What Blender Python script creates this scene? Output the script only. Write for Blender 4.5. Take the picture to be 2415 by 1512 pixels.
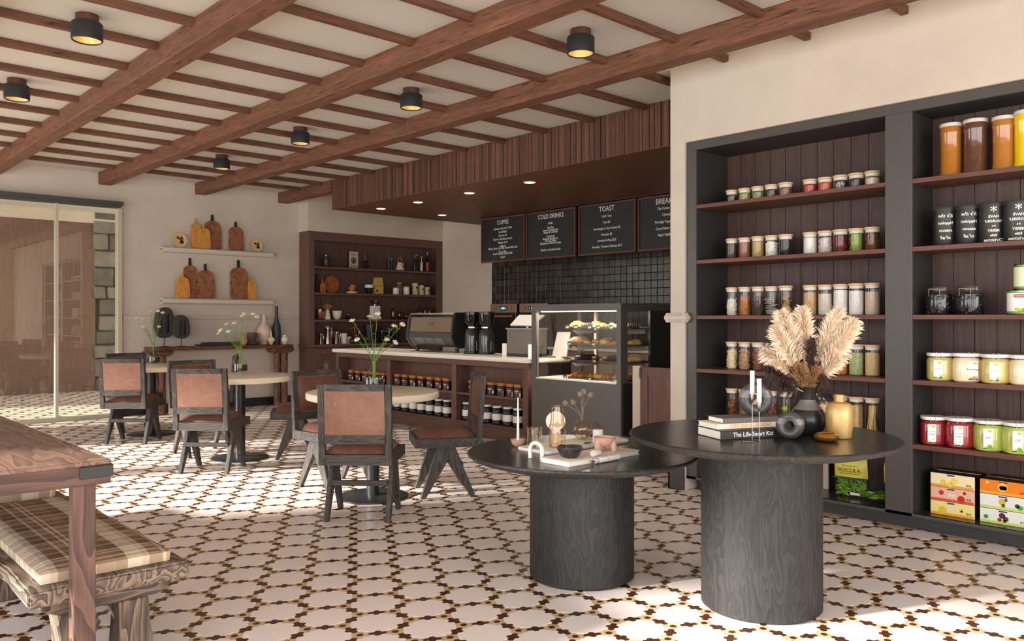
import bpy, bmesh, math, random
from mathutils import Vector, Matrix
R = math.radians; PI = math.pi
rnd = random.Random(7)
for o in list(bpy.data.objects): bpy.data.objects.remove(o)
scene = bpy.context.scene
COL = scene.collection
# ------------------------------------------------------------------ camera
F = 1933.0; CX = 1207.5; HY = 751.0; H = 1.26
A = math.atan((1207.5 + 578) / F)
FW = Vector((math.sin(A), math.cos(A), 0)); RT = Vector((math.cos(A), -math.sin(A), 0))
cam = bpy.data.cameras.new('camera'); camo = bpy.data.objects.new('camera', cam); COL.objects.link(camo)
camo.location = (0, 0, H); camo.rotation_euler = (PI / 2, 0, -A)
cam.sensor_width = 36; cam.lens = F / 2415 * 36; cam.shift_y = -5 / 2415; cam.clip_start = 0.02; cam.clip_end = 100
scene.camera = camo
def ray(px, py): return FW + RT * ((px - CX) / F) + Vector((0, 0, 1)) * ((HY - py) / F)
def onX(px, py, x): d = ray(px, py); return Vector((0, 0, H)) + d * (x / d.x)
def onY(px, py, y): d = ray(px, py); return Vector((0, 0, H)) + d * (y / d.y)
def onZ(px, py, z): d = ray(px, py); return Vector((0, 0, H)) + d * ((z - H) / d.z)
def depth(p): return p[0] * FW.x + p[1] * FW.y
def camp(r, d): return Vector((RT.x * r + FW.x * d, RT.y * r + FW.y * d, 0))   # metres right of and away from the viewpoint
# ------------------------------------------------------------------ world, sun, exposure
w = bpy.data.worlds.new('daylight'); scene.world = w; w.use_nodes = True
w.node_tree.nodes['Background'].inputs[0].default_value = (0.985, 0.99, 1.0, 1)
w.node_tree.nodes['Background'].inputs[1].default_value = 5.0
sl = bpy.data.lights.new('sun', 'SUN'); so = bpy.data.objects.new('sun', sl); COL.objects.link(so)
sl.energy = 13; sl.color = (1.0, 0.95, 0.88); sl.angle = R(4)
SUN_EL = R(21); sd = Vector((0.92 * math.cos(SUN_EL), -0.39 * math.cos(SUN_EL), -math.sin(SUN_EL)))
so.rotation_euler = sd.to_track_quat('-Z', 'Y').to_euler(); so.location = (-6, 6, 5)
scene.view_settings.view_transform = 'Standard'; scene.view_settings.look = 'None'
scene.view_settings.exposure = 0.18; scene.view_settings.gamma = 1.0
scene.view_settings.use_curve_mapping = False
cy = scene.cycles
cy.max_bounces = 8; cy.diffuse_bounces = 5; cy.glossy_bounces = 4; cy.transmission_bounces = 6; cy.transparent_max_bounces = 24
cy.use_denoising = True; cy.caustics_reflective = False; cy.caustics_refractive = False
cy.sample_clamp_indirect = 8
WX = -2.4          # window wall
WINDOWS = [(-2.3, -0.1), (0.1, 2.3), (2.5, 4.75), (7.05, 9.0), (9.2, 10.95)]
FILL_OPENINGS = [(-2.2, -0.1), (0.1, 2.2), (2.4, 4.5)]  # unseen openings behind the viewpoint, added to fill the room with skylight
for (a, b) in WINDOWS:
    pl = bpy.data.lights.new('window_portal', 'AREA'); pl.shape = 'RECTANGLE'; pl.size = b - a; pl.size_y = 2.6
    pl.cycles.is_portal = True
    po = bpy.data.objects.new('window_portal', pl); COL.objects.link(po)
    po.location = (WX - 0.02, (a + b) / 2, 1.42); po.rotation_euler = (PI / 2, 0, -PI / 2)
for (a, b) in FILL_OPENINGS:
    pl = bpy.data.lights.new('window_portal', 'AREA'); pl.shape = 'RECTANGLE'; pl.size = b - a; pl.size_y = 2.6
    pl.cycles.is_portal = True
    po = bpy.data.objects.new('window_portal', pl); COL.objects.link(po)
    po.location = ((a + b) / 2, -2.52, 1.42); po.rotation_euler = (PI / 2, 0, 0)
# ------------------------------------------------------------------ materials
def lin(c):
    return tuple(((v / 255) / 12.92 if v <= 10.3 else ((v / 255 + 0.055) / 1.055) ** 2.4) for v in c[:3]) + (1,)
MATS = {}
def base(name):
    m = bpy.data.materials.new(name); m.use_nodes = True
    nt = m.node_tree; b = nt.nodes['Principled BSDF']; MATS[name] = m
    return m, nt, b
def N(nt, t, **k):
    n = nt.nodes.new(t)
    for a, v in k.items(): setattr(n, a, v)
    return n
def coords(nt, scale=(1, 1, 1), loc=(0, 0, 0), rot=(0, 0, 0), src='Object'):
    tc = N(nt, 'ShaderNodeTexCoord'); mp = N(nt, 'ShaderNodeMapping')
    mp.inputs['Scale'].default_value = scale; mp.inputs['Location'].default_value = loc; mp.inputs['Rotation'].default_value = rot
    nt.links.new(tc.outputs[src], mp.inputs[0]); return mp.outputs[0]
def noise(nt, vec, scale, detail=3, rough=0.5, dist=0.0):
    n = N(nt, 'ShaderNodeTexNoise'); n.inputs['Scale'].default_value = scale; n.inputs['Detail'].default_value = detail
    n.inputs['Roughness'].default_value = rough; n.inputs['Distortion'].default_value = dist
    nt.links.new(vec, n.inputs['Vector']); return n.outputs['Fac']
def ramp(nt, fac, stops, interp='LINEAR'):
    r = N(nt, 'ShaderNodeValToRGB'); r.color_ramp.interpolation = interp
    while len(r.color_ramp.elements) < len(stops): r.color_ramp.elements.new(0.5)
    for e, (p, c) in zip(r.color_ramp.elements, stops): e.position = p; e.color = c
    nt.links.new(fac, r.inputs[0]); return r.outputs[0]
def bump(nt, b, h, strength=0.2, dist=0.01):
    n = N(nt, 'ShaderNodeBump'); n.inputs['Strength'].default_value = strength; n.inputs['Distance'].default_value = dist
    nt.links.new(h, n.inputs['Height']); nt.links.new(n.outputs[0], b.inputs['Normal'])
def mixc(nt, fac, a, b, mode='MIX'):
    n = N(nt, 'ShaderNodeMix', data_type='RGBA', blend_type=mode)
    if isinstance(fac, (int, float)): n.inputs[0].default_value = fac
    else: nt.links.new(fac, n.inputs[0])
    for s, v in ((6, a), (7, b)):
        if isinstance(v, tuple): n.inputs[s].default_value = v
        else: nt.links.new(v, n.inputs[s])
    return n.outputs[2]
def mth(nt, op, a, b=None, c=None):
    n = N(nt, 'ShaderNodeMath', operation=op)
    for i, v in enumerate((a, b, c)):
        if v is None: continue
        if isinstance(v, (int, float)): n.inputs[i].default_value = v
        else: nt.links.new(v, n.inputs[i])
    return n.outputs[0]
def plain(name, c, rough=0.5, metal=0.0, spec=0.5, var=0.0, vs=8.0, coat=0.0, bmp=0.0, bs=60.0):
    if name in MATS: return MATS[name]
    m, nt, b = base(name); b.inputs['Roughness'].default_value = rough; b.inputs['Metallic'].default_value = metal
    b.inputs['Specular IOR Level'].default_value = spec; b.inputs['Coat Weight'].default_value = coat
    L = lin(c)
    if var > 0:
        v = coords(nt); f = noise(nt, v, vs, 4, 0.6)
        lo = tuple(x * (1 - var) for x in L[:3]) + (1,); hi = tuple(min(1, x * (1 + var)) for x in L[:3]) + (1,)
        nt.links.new(ramp(nt, f, [(0.3, lo), (0.7, hi)]), b.inputs['Base Color'])
    else: b.inputs['Base Color'].default_value = L
    if bmp > 0:
        v = coords(nt); bump(nt, b, noise(nt, v, bs, 4, 0.6), bmp)
    return m
def emit(name, c, s):
    m, nt, b = base(name); b.inputs['Base Color'].default_value = lin(c)
    b.inputs['Emission Color'].default_value = lin(c); b.inputs['Emission Strength'].default_value = s; return m
def wood(name, c1, c2, axis='Z', rough=0.5, scale=1.0, stretch=14, strength=0.15, spec=0.4, streak=None, planks=None):
    m, nt, b = base(name); s = [stretch] * 3; s['XYZ'.index(axis)] = 1.0
    v = coords(nt, tuple(x * scale for x in s))
    f = noise(nt, v, 2.2, 6, 0.65, 0.6); f2 = noise(nt, v, 9, 4, 0.7)
    mixf = mth(nt, 'MULTIPLY_ADD', f2, 0.45, mth(nt, 'MULTIPLY', f, 0.6))
    stops = [(0.36, lin(c2)), (0.52, lin(tuple((p + q) / 2 for p, q in zip(c1, c2)))), (0.66, lin(c1))]
    col = ramp(nt, mixf, stops)
    if streak:
        f3 = noise(nt, coords(nt, tuple(x * scale * 1.7 for x in s), (3, 1, 7)), 3.0, 3, 0.6)
        col = mixc(nt, ramp(nt, f3, [(0.60, (0, 0, 0, 1)), (0.70, (1, 1, 1, 1))]), col, lin(streak))
    if planks:      # fine joint lines between narrow boards: (axis, width)
        tc = N(nt, 'ShaderNodeTexCoord'); sp = N(nt, 'ShaderNodeSeparateXYZ'); nt.links.new(tc.outputs['Object'], sp.inputs[0])
        pos = mth(nt, 'DIVIDE', sp.outputs['XYZ'.index(planks[0])], planks[1])
        fr = mth(nt, 'FRACT', pos); wn = N(nt, 'ShaderNodeTexWhiteNoise', noise_dimensions='1D')
        nt.links.new(mth(nt, 'FLOOR', pos), wn.inputs['W'])
        col = mixc(nt, mth(nt, 'MULTIPLY', wn.outputs['Value'], 0.30), col, lin(c2))
        col = mixc(nt, mth(nt, 'LESS_THAN', fr, 0.06), col, lin(tuple(x * 0.45 for x in c2)))
    nt.links.new(col, b.inputs['Base Color'])
    b.inputs['Roughness'].default_value = rough; b.inputs['Specular IOR Level'].default_value = spec
    bump(nt, b, mixf, strength, 0.01); return m
def ash(name, c1, c2, axis='Z', rough=0.5, k=11, sc=1.0, strength=0.35, spec=0.4):
    """open-grained timber with cathedral figure"""
    m, nt, b = base(name); s = [3.2 * sc] * 3; s['XYZ'.index(axis)] = 0.55 * sc
    f = noise(nt, coords(nt, tuple(s)), 1.6, 2, 0.45, 0.3)
    g = mth(nt, 'FRACT', mth(nt, 'MULTIPLY', f, k))
    s2 = [60 * sc] * 3; s2['XYZ'.index(axis)] = 2.0 * sc
    fib = noise(nt, coords(nt, tuple(s2)), 2.0, 3, 0.6)
    h = mth(nt, 'MULTIPLY_ADD', fib, 0.55, mth(nt, 'MULTIPLY', g, 0.5))
    nt.links.new(ramp(nt, h, [(0.22, lin(c2)), (0.5, lin(tuple((p + q) / 2 for p, q in zip(c1, c2)))), (0.72, lin(c1))]), b.inputs['Base Color'])
    b.inputs['Roughness'].default_value = rough; b.inputs['Specular IOR Level'].default_value = spec
    bump(nt, b, h, strength, 0.006); return m
def glass(name, tint=(255, 255, 255), refl=1.0, rough=0.02, ior=1.45):
    """clear thin glass: see-through with a Fresnel reflection"""
    m = bpy.data.materials.new(name); m.use_nodes = True; nt = m.node_tree; nt.nodes.clear(); MATS[name] = m
    out = N(nt, 'ShaderNodeOutputMaterial'); mx = N(nt, 'ShaderNodeMixShader'); tr = N(nt, 'ShaderNodeBsdfTransparent'); gl = N(nt, 'ShaderNodeBsdfGlossy')
    lw = N(nt, 'ShaderNodeLayerWeight'); lw.inputs[0].default_value = 0.5; f0 = ((ior - 1) / (ior + 1)) ** 2
    fr = mth(nt, 'MULTIPLY_ADD', mth(nt, 'POWER', lw.outputs['Facing'], 4.0), 0.85, f0)
    tr.inputs[0].default_value = lin(tint); gl.inputs[0].default_value = (1, 1, 1, 1); gl.inputs['Roughness'].default_value = rough
    nt.links.new(mth(nt, 'MINIMUM', mth(nt, 'MULTIPLY', fr, refl), 0.9), mx.inputs[0]); nt.links.new(tr.outputs[0], mx.inputs[1]); nt.links.new(gl.outputs[0], mx.inputs[2])
    nt.links.new(mx.outputs[0], out.inputs[0]); return m
def specks(name, cols, scale=60, rough=0.6, bmp=0.5, feature='F1', joint=None):
    """a packed heap of small grains: each cell its own tone"""
    m, nt, b = base(name); v = coords(nt)
    vo = N(nt, 'ShaderNodeTexVoronoi', feature=feature); vo.inputs['Scale'].default_value = scale; nt.links.new(v, vo.inputs['Vector'])
    sp = N(nt, 'ShaderNodeSeparateColor'); nt.links.new(vo.outputs['Color'], sp.inputs[0])
    st = [(i / max(1, len(cols) - 1), lin(c)) for i, c in enumerate(cols)]
    col = ramp(nt, sp.outputs[0], st)
    if joint: col = mixc(nt, ramp(nt, vo.outputs['Distance'], [(0.45, (0, 0, 0, 1)), (0.75, (1, 1, 1, 1))]), col, lin(joint))
    nt.links.new(col, b.inputs['Base Color']); b.inputs['Roughness'].default_value = rough
    bump(nt, b, mth(nt, 'SUBTRACT', 1.0, vo.outputs['Distance']), bmp, 0.004); return m
def plaster(name, c):
    m, nt, b = base(name); v = coords(nt); f = noise(nt, v, 1.6, 5, 0.62); L = lin(c)
    nt.links.new(ramp(nt, f, [(0.3, tuple(x * 0.90 for x in L[:3]) + (1,)), (0.7, tuple(min(1, x * 1.05) for x in L[:3]) + (1,))]), b.inputs['Base Color'])
    b.inputs['Roughness'].default_value = 0.85; b.inputs['Specular IOR Level'].default_value = 0.2
    bump(nt, b, noise(nt, v, 26, 6, 0.65), 0.16, 0.01); return m
def leather(name, c1, c2):
    m, nt, b = base(name); v = coords(nt); f = noise(nt, v, 5, 4, 0.6)
    f2 = noise(nt, coords(nt, (1, 1, 1), (4, 2, 9), (0.6, 0.3, 0.2)), 7, 2, 0.5, 2.5)
    sc = mth(nt, 'COMPARE', f2, 0.5, 0.004)
    col = mixc(nt, mth(nt, 'MULTIPLY', sc, 0.25), ramp(nt, f, [(0.3, lin(c2)), (0.7, lin(c1))]), lin(tuple(min(255, x * 1.5 + 20) for x in c1)))
    nt.links.new(col, b.inputs['Base Color']); b.inputs['Roughness'].default_value = 0.42; b.inputs['Specular IOR Level'].default_value = 0.4
    bump(nt, b, noise(nt, v, 90, 3, 0.6), 0.08, 0.004); return m
def plaid(name, warp='X', a=0.0):
    """woven tartan: bands of brown, cream and grey crossing"""
    m, nt, b = base(name); tc = N(nt, 'ShaderNodeTexCoord'); sp = N(nt, 'ShaderNodeSeparateXYZ'); nt.links.new(tc.outputs['Object'], sp.inputs[0])
    st = [(0.0, lin((140, 112, 92))), (0.10, lin((238, 224, 200))), (0.13, lin((140, 112, 92))), (0.17, lin((238, 224, 200))), (0.20, lin((150, 120, 98))),
          (0.42, lin((112, 88, 74))), (0.55, lin((236, 226, 206))), (0.72, lin((206, 196, 180))), (0.80, lin((112, 88, 74))), (0.96, lin((226, 206, 176)))]
    ax = mth(nt, 'FRACT', mth(nt, 'DIVIDE', mth(nt, 'ADD', sp.outputs[0], 10.0), 0.30))
    ay = mth(nt, 'FRACT', mth(nt, 'DIVIDE', mth(nt, 'ADD', sp.outputs[1], 10.0), 0.24))
    st2 = [(0.0, lin((224, 200, 168))), (0.08, lin((150, 118, 92))), (0.14, lin((228, 210, 184))), (0.18, lin((150, 118, 92))), (0.30, lin((232, 218, 194))),
           (0.34, lin((160, 132, 108))), (0.40, lin((232, 218, 194))), (0.46, lin((120, 94, 78))), (0.70, lin((216, 188, 150))), (0.76, lin((140, 112, 92)))]
    cx_ = ramp(nt, ax, st, 'CONSTANT'); cy_ = ramp(nt, ay, st2, 'CONSTANT')
    col = mixc(nt, 0.5, cx_, cy_)
    az = noise(nt, coords(nt), 260, 2, 0.6); col = mixc(nt, mth(nt, 'MULTIPLY', az, 0.25), col, lin((90, 70, 58)))
    nt.links.new(col, b.inputs['Base Color']); b.inputs['Roughness'].default_value = 0.95; b.inputs['Specular IOR Level'].default_value = 0.1
    bump(nt, b, az, 0.25, 0.003); return m
# ------------------------------------------------------------------ mesh building
class MB:
    def __init__(s): s.v = []; s.f = []
    def add(s, vs, fs, M=None):
        o = len(s.v)
        s.v += [tuple(M @ Vector(p)) for p in vs] if M is not None else [tuple(p) for p in vs]
        s.f += [tuple(i + o for i in f) for f in fs]; return s
    def box(s, x0, y0, z0, x1, y1, z1, M=None):
        vs = [(x0, y0, z0), (x1, y0, z0), (x1, y1, z0), (x0, y1, z0), (x0, y0, z1), (x1, y0, z1), (x1, y1, z1), (x0, y1, z1)]
        return s.add(vs, [(0, 3, 2, 1), (4, 5, 6, 7), (0, 1, 5, 4), (1, 2, 6, 5), (2, 3, 7, 6), (3, 0, 4, 7)], M)
    def cbox(s, c, d, M=None):
        return s.box(c[0] - d[0] / 2, c[1] - d[1] / 2, c[2] - d[2] / 2, c[0] + d[0] / 2, c[1] + d[1] / 2, c[2] + d[2] / 2, M)
    def lathe(s, prof, seg=20, c=(0, 0), M=None, cap=True, sq=0.0):
        """profile of (radius, height), turned about z; sq>0 squares the plan"""
        vs = []; fs = []; n = len(prof)
        for (r, z) in prof:
            for k in range(seg):
                t = 2 * PI * (k + 0.5) / seg; x, y = math.cos(t), math.sin(t)
                if sq: q = (abs(x) ** sq + abs(y) ** sq) ** (-1 / sq); x *= q; y *= q
                vs.append((c[0] + r * x, c[1] + r * y, z))
        for i in range(n - 1):
            for k in range(seg):
                a = i * seg + k; b = i * seg + (k + 1) % seg
                fs.append((a, b, b + seg, a + seg))
        if cap:
            if prof[0][0] > 1e-5: fs.append(tuple(reversed(range(seg))))
            if prof[-1][0] > 1e-5: fs.append(tuple(range((n - 1) * seg, n * seg)))
        return s.add(vs, fs, M)
    def tube(s, pts, r, seg=8, M=None, cap=True):
        pts = [Vector(p) for p in pts]; n = len(pts); rr = r if isinstance(r, (list, tuple)) else [r] * n
        vs = []; fs = []; up = Vector((0, 0, 1)); prev = None
        for i, p in enumerate(pts):
            t = (pts[min(i + 1, n - 1)] - pts[max(i - 1, 0)]).normalized()
            if prev is None:
                a = t.cross(up if abs(t.z) < 0.95 else Vector((1, 0, 0))).normalized()
            else: a = (prev - t * prev.dot(t)).normalized()
            b = t.cross(a); prev = a
            for k in range(seg):
                g = 2 * PI * k / seg; vs.append(p + (a * math.cos(g) + b * math.sin(g)) * rr[i])
        for i in range(n - 1):
            for k in range(seg):
                q = i * seg + k; u = i * seg + (k + 1) % seg; fs.append((q, u, u + seg, q + seg))
        if cap: fs += [tuple(reversed(range(seg))), tuple(range((n - 1) * seg, n * seg))]
        return s.add(vs, fs, M)
    def prism(s, poly, a, b, axis='z', M=None):
        """extrude a 2-D polygon; axis x: poly=(y,z), y: (x,z), z: (x,y)"""
        def P(u, v, t): return {'x': (t, u, v), 'y': (u, t, v), 'z': (u, v, t)}[axis]
        n = len(poly); vs = [P(u, v, a) for u, v in poly] + [P(u, v, b) for u, v in poly]
        fs = [tuple(reversed(range(n))), tuple(range(n, 2 * n))] + [(i, (i + 1) % n, (i + 1) % n + n, i + n) for i in range(n)]
        return s.add(vs, fs, M)
    def ball(s, c, r, seg=12, rings=8, M=None):
        r = r if isinstance(r, (list, tuple)) else (r, r, r); vs = [(c[0], c[1], c[2] - r[2])]; fs = []
        for i in range(1, rings):
            p = -PI / 2 + PI * i / rings
            for k in range(seg):
                t = 2 * PI * k / seg; vs.append((c[0] + r[0] * math.cos(p) * math.cos(t), c[1] + r[1] * math.cos(p) * math.sin(t), c[2] + r[2] * math.sin(p)))
        vs.append((c[0], c[1], c[2] + r[2])); top = len(vs) - 1
        for k in range(seg):
            fs.append((0, 1 + (k + 1) % seg, 1 + k)); fs.append((top, top - seg + k, top - seg + (k + 1) % seg))
        for i in range(rings - 2):
            for k in range(seg):
                a = 1 + i * seg + k; b = 1 + i * seg + (k + 1) % seg; fs.append((a, b, b + seg, a + seg))
        return s.add(vs, fs, M)
    def torus(s, c, R1, r2, seg=20, sub=8, M=None, sz=1.0):
        vs = []; fs = []
        for i in range(seg):
            t = 2 * PI * i / seg
            for k in range(sub):
                p = 2 * PI * k / sub; q = R1 + r2 * math.cos(p)
                vs.append((c[0] + q * math.cos(t), c[1] + q * math.sin(t), c[2] + r2 * sz * math.sin(p)))
        for i in range(seg):
            for k in range(sub):
                a = i * sub + k; b = i * sub + (k + 1) % sub; d = ((i + 1) % seg) * sub + k; e = ((i + 1) % seg) * sub + (k + 1) % sub
                fs.append((a, d, e, b))
        return s.add(vs, fs, M)
    def jitter(s, amp, seed=1):
        q = random.Random(seed); s.v = [(x + q.uniform(-amp, amp), y + q.uniform(-amp, amp), z + q.uniform(-amp, amp)) for x, y, z in s.v]; return s
    def mesh(s, name, mat=None, smooth=True, bevel=0.0, angle=35, segs=2):
        me = bpy.data.meshes.new(name); me.from_pydata(s.v, [], s.f)
        if bevel > 0:
            bm = bmesh.new(); bm.from_mesh(me)
            bmesh.ops.bevel(bm, geom=list(bm.edges), offset=bevel, segments=segs, affect='EDGES', clamp_overlap=True)
            bm.to_mesh(me); bm.free()
        if smooth:
            for p in me.polygons: p.use_smooth = True
            me.set_sharp_from_angle(angle=R(angle))
        if mat: me.materials.append(mat)
        me.update(); return me
    def build(s, name, mat=None, parent=None, loc=None, rot=None, **k):
        return mk(name, s.mesh(name, mat, **k), parent, loc, rot)
def mk(name, me, parent=None, loc=None, rot=None, mat=None):
    if mat is not None and me.materials and me.materials[0] != mat:
        me = me.copy(); me.materials[0] = mat
    o = bpy.data.objects.new(name, me); COL.objects.link(o)
    if parent: o.parent = parent
    if loc is not None: o.location = loc
    if rot is not None: o.rotation_euler = rot
    return o
def tag(o, label, cat, group=None, kind=None):
    if label: o['label'] = label
    if cat: o['category'] = cat
    if group: o['group'] = group
    if kind: o['kind'] = kind
    return o
def struct(o): o['kind'] = 'structure'; return o
def thing(name, label, cat, loc=(0, 0, 0), rz=0.0, group=None):
    o = bpy.data.objects.new(name, None); COL.objects.link(o); o.empty_display_size = 0.1
    o.location = loc; o.rotation_euler = (0, 0, rz); return tag(o, label, cat, group)
KIDS = {}
def copy_tree(o, label=None, loc=None, rz=None, parent=None):
    c = o.copy(); COL.objects.link(c)
    if parent is not None: c.parent = parent
    if label: c['label'] = label
    if loc is not None: c.location = loc
    if rz is not None: c.rotation_euler = (0, 0, rz)
    for ch in list(o.children): copy_tree(ch, parent=c)
    return c
TXT = {}
def text_mesh(s, size, align='CENTER', sx=1.0, shear=0.0, bold=0.0):
    key = (s, round(size, 5), align, sx, shear, bold)
    if key in TXT: return TXT[key]
    cu = bpy.data.curves.new('lettering', 'FONT'); cu.body = s; cu.size = size; cu.align_x = align; cu.align_y = 'CENTER'
    cu.resolution_u = 2; cu.shear = shear; cu.offset = bold; cu.extrude = 0.0
    to = bpy.data.objects.new('lettering', cu); COL.objects.link(to)
    dg = bpy.context.evaluated_depsgraph_get(); me = bpy.data.meshes.new_from_object(to.evaluated_get(dg))
    bpy.data.objects.remove(to); bpy.data.curves.remove(cu)
    if sx != 1.0:
        for v in me.vertices: v.co.x *= sx
    TXT[key] = me; return me
def lettering(s, size, mat, parent, origin, right, up, align='CENTER', name='lettering', **k):
    """flat print: origin, reading direction and up given in the parent's frame"""
    me = text_mesh(s, size, align, **k)
    if not me.materials: me.materials.append(mat)
    elif me.materials[0] != mat: me = me.copy(); me.materials[0] = mat
    r = Vector(right).normalized(); u = Vector(up).normalized(); n = r.cross(u)
    o = bpy.data.objects.new(name, me); COL.objects.link(o); o.parent = parent
    M = Matrix((r, u, n)).transposed().to_4x4(); M.translation = Vector(origin); o.matrix_local = M; return o
def rotz(a): return Matrix.Rotation(a, 4, 'Z')
def T(x, y, z): return Matrix.Translation((x, y, z))
ORD = ['first', 'second', 'third', 'fourth', 'fifth', 'sixth', 'seventh', 'eighth', 'ninth', 'tenth', 'eleventh', 'twelfth']
# shared materials
M_WALL = plaster('wall_plaster', (206, 194, 180)); M_CEIL = plain('ceiling_paint', (196, 192, 183), 0.9, var=0.03, vs=2)
M_BEAM = wood('beam_timber', (132, 88, 66), (88, 56, 42), 'Y', 0.62, 1.0, 10, 0.25, streak=(52, 30, 22))
M_RAFT = wood('rafter_timber', (122, 80, 60), (80, 52, 40), 'X', 0.62, 1.0, 12, 0.2, streak=(48, 28, 22))
M_GREY = plain('unit_grey', (74, 70, 66), 0.42, var=0.03)
M_SHELF = wood('shelf_walnut', (116, 74, 60), (84, 52, 42), 'Y', 0.45, 1.2, 16, 0.08)
M_PLANK = wood('plank_walnut', (90, 68, 60), (62, 46, 41), 'Z', 0.5, 1.0, 20, 0.12)
M_CAB = wood('cabinet_walnut', (118, 88, 79), (90, 65, 58), 'Z', 0.5, 1.0, 18, 0.06)
M_CABX = wood('cabinet_walnut_rail', (118, 88, 79), (90, 65, 58), 'X', 0.5, 1.0, 18, 0.06)
M_CNT = wood('counter_walnut', (116, 82, 71), (84, 56, 48), 'Y', 0.5, 1.0, 18, 0.06)
M_CNTV = wood('counter_walnut_post', (116, 82, 71), (84, 56, 48), 'Z', 0.5, 1.0, 18, 0.06)
M_BLACK = plain('matt_black', (24, 24, 25), 0.45); M_GLASS = glass('clear_glass', (250, 250, 248), 1.0)
M_WHITE = plain('white_gloss', (240, 237, 232), 0.3); M_CHROME = plain('chrome', (200, 195, 190), 0.12, 1.0)
M_STEEL = plain('brushed_steel', (165, 158, 150), 0.32, 1.0); M_BAMBOO = plain('bamboo', (222, 186, 150), 0.5, var=0.06)
# ================================================================== STRUCTURE
ZC = 3.109; YL = 11.18; XR = 5.01; XU = 5.03; XBW = 8.47
# ---- floor: sand-coloured bed with raised mosaic pieces
M_TAN = specks('mosaic_tan', [(200, 172, 132), (212, 188, 152), (190, 160, 120)], 34, 0.32, 0.05)
M_TWH = plain('mosaic_white', (240, 228, 224), 0.26, var=0.02, vs=3, spec=0.5)
M_TBR = plain('mosaic_brown', (74, 38, 12), 0.28, spec=0.5)
floor = struct(MB().box(-2.6, -2.6, -0.12, 8.7, 15.7, -0.0012).build('floor', M_TAN, smooth=False))
AX = 0.2478; BY = 0.1975; WC = (2.0175, 3.0715); SH = AX / 9; YS = BY / (AX * math.sqrt(3) / 2)
def hexpos(i, j): return (SH * (i + j / 2), YS * SH * math.sqrt(3) / 2 * j)
def hexcorner(i, j, k, sc=1.0):
    x, y = hexpos(i, j); t = PI / 6 + PI / 3 * k; r = SH / math.sqrt(3) * sc
    return (x + r * math.cos(t), y + YS * r * math.sin(t))
SINGLE = [(3, 3), (6, 6)]; NB = [(1, 0), (-1, 0), (0, 1), (0, -1), (1, -1), (-1, 1)]
TAN = [((a + p) % 9, (b + q) % 9) for a, b in SINGLE for p, q in NB]
CLUS = [(4, 0), (5, 0), (5, -1), (4, 1), (0, 4), (0, 5), (1, 4), (-1, 5), (4, 5), (5, 4), (5, 5), (4, 4)]
BRW = SINGLE + CLUS; BSET = {(a % 9, b % 9) for a, b in BRW} | set(TAN)
comp = {(0, 0)}; todo = [(0, 0)]
while todo:
    i, j = todo.pop()
    for p, q in NB:
        c = (i + p, j + q)
        if c not in comp and ((c[0]) % 9, c[1] % 9) not in BSET: comp.add(c); todo.append(c)
edges = {}
for (i, j) in comp:
    for k in range(6):
        a = tuple(round(t, 6) for t in hexcorner(i, j, k)); b = tuple(round(t, 6) for t in hexcorner(i, j, k + 1))
        near = None
        for e in list(edges):
            pass
        edges[(a, b)] = 1
def key(p): return (round(p[0] * 2e4), round(p[1] * 2e4))
cnt = {}
for a, b in edges: cnt[frozenset((key(a), key(b)))] = cnt.get(frozenset((key(a), key(b))), 0) + 1
nxt = {key(a): (a, b) for a, b in edges if cnt[frozenset((key(a), key(b)))] == 1}
k0 = next(iter(nxt)); outl = []; kk = k0
while True:
    a, b = nxt[kk]; outl.append(a); kk = key(b)
    if kk == k0: break
TH = 0.0012
def flat_tile(poly, sides=True):
    n = len(poly); vs = [(x, y, 0.0) for x, y in poly]; fs = [tuple(range(n))]
    if sides: vs += [(x, y, -TH) for x, y in poly]; fs += [(i + n, (i + 1) % n + n, (i + 1) % n, i) for i in range(n)]
    return vs, fs
hexpoly = [hexcorner(0, 0, k, 0.95) for k in range(6)]
me_med = MB().add(*flat_tile(outl)).mesh('medallion_tile', M_TWH, smooth=False)
me_hex = MB().add(*flat_tile(hexpoly)).mesh('hexagon_tile', M_TBR, smooth=False)
def seen(x, y):
    d = depth((x, y)); r = x * RT.x + y * RT.y
    if d < 1.5 or abs(r) > 0.80 * d + 0.3: return False
    if y > 15.4 or (y > 11.3 and (x < 0.2 or x > 5.2)): return False
    if x > 5.25 and (y < 3.5 or x > 5.75): return False
    return True
meds = []; hexes = []
for u in range(-60, 90):
    for v in range(-60, 90):
        x = WC[0] + AX * (u + v / 2); y = WC[1] + BY * v
        if not seen(x, y): continue
        if not (x > 5.05 and y < 3.75): meds.append((depth((x, y)), x, y))
        for (i, j) in BRW:
            p = hexpos(i, j); hexes.append((depth((x + p[0], y + p[1])), x + p[0], y + p[1]))
meds.sort(); hexes.sort()
def in_frame(x, y):
    d = depth((x, y)); r = x * RT.x + y * RT.y; return abs(r) < 0.63 * d and H * F / d + HY < 1540
def hidden(x, y): return (x < 0.95 and y > 3.0 and y < 6) or math.hypot(x - 2.98, y - 2.73) < 0.25 or math.hypot(x - 3.256, y - 1.909) < 0.25
for lst, me, nm in ((meds, me_med, 'medallion_tile'), (hexes, me_hex, 'hexagon_tile')):
    near = [q for q in lst if in_frame(q[1], q[2]) and not hidden(q[1], q[2])][:300]; ns = set(near)
    for (d, x, y) in near: mk(nm, me, floor, (x, y, 0))
    far = MB()
    for q in lst:
        if q in ns: continue
        vs, fs = flat_tile(outl if me is me_med else hexpoly, q[0] < 6)
        far.add([(a + q[1], b + q[2], c) for a, b, c in vs], fs)
    o = far.build('mosaic_field' if me is me_med else 'mosaic_hexagons', M_TWH if me is me_med else M_TBR, floor, smooth=False); o['kind'] = 'stuff'
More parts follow.
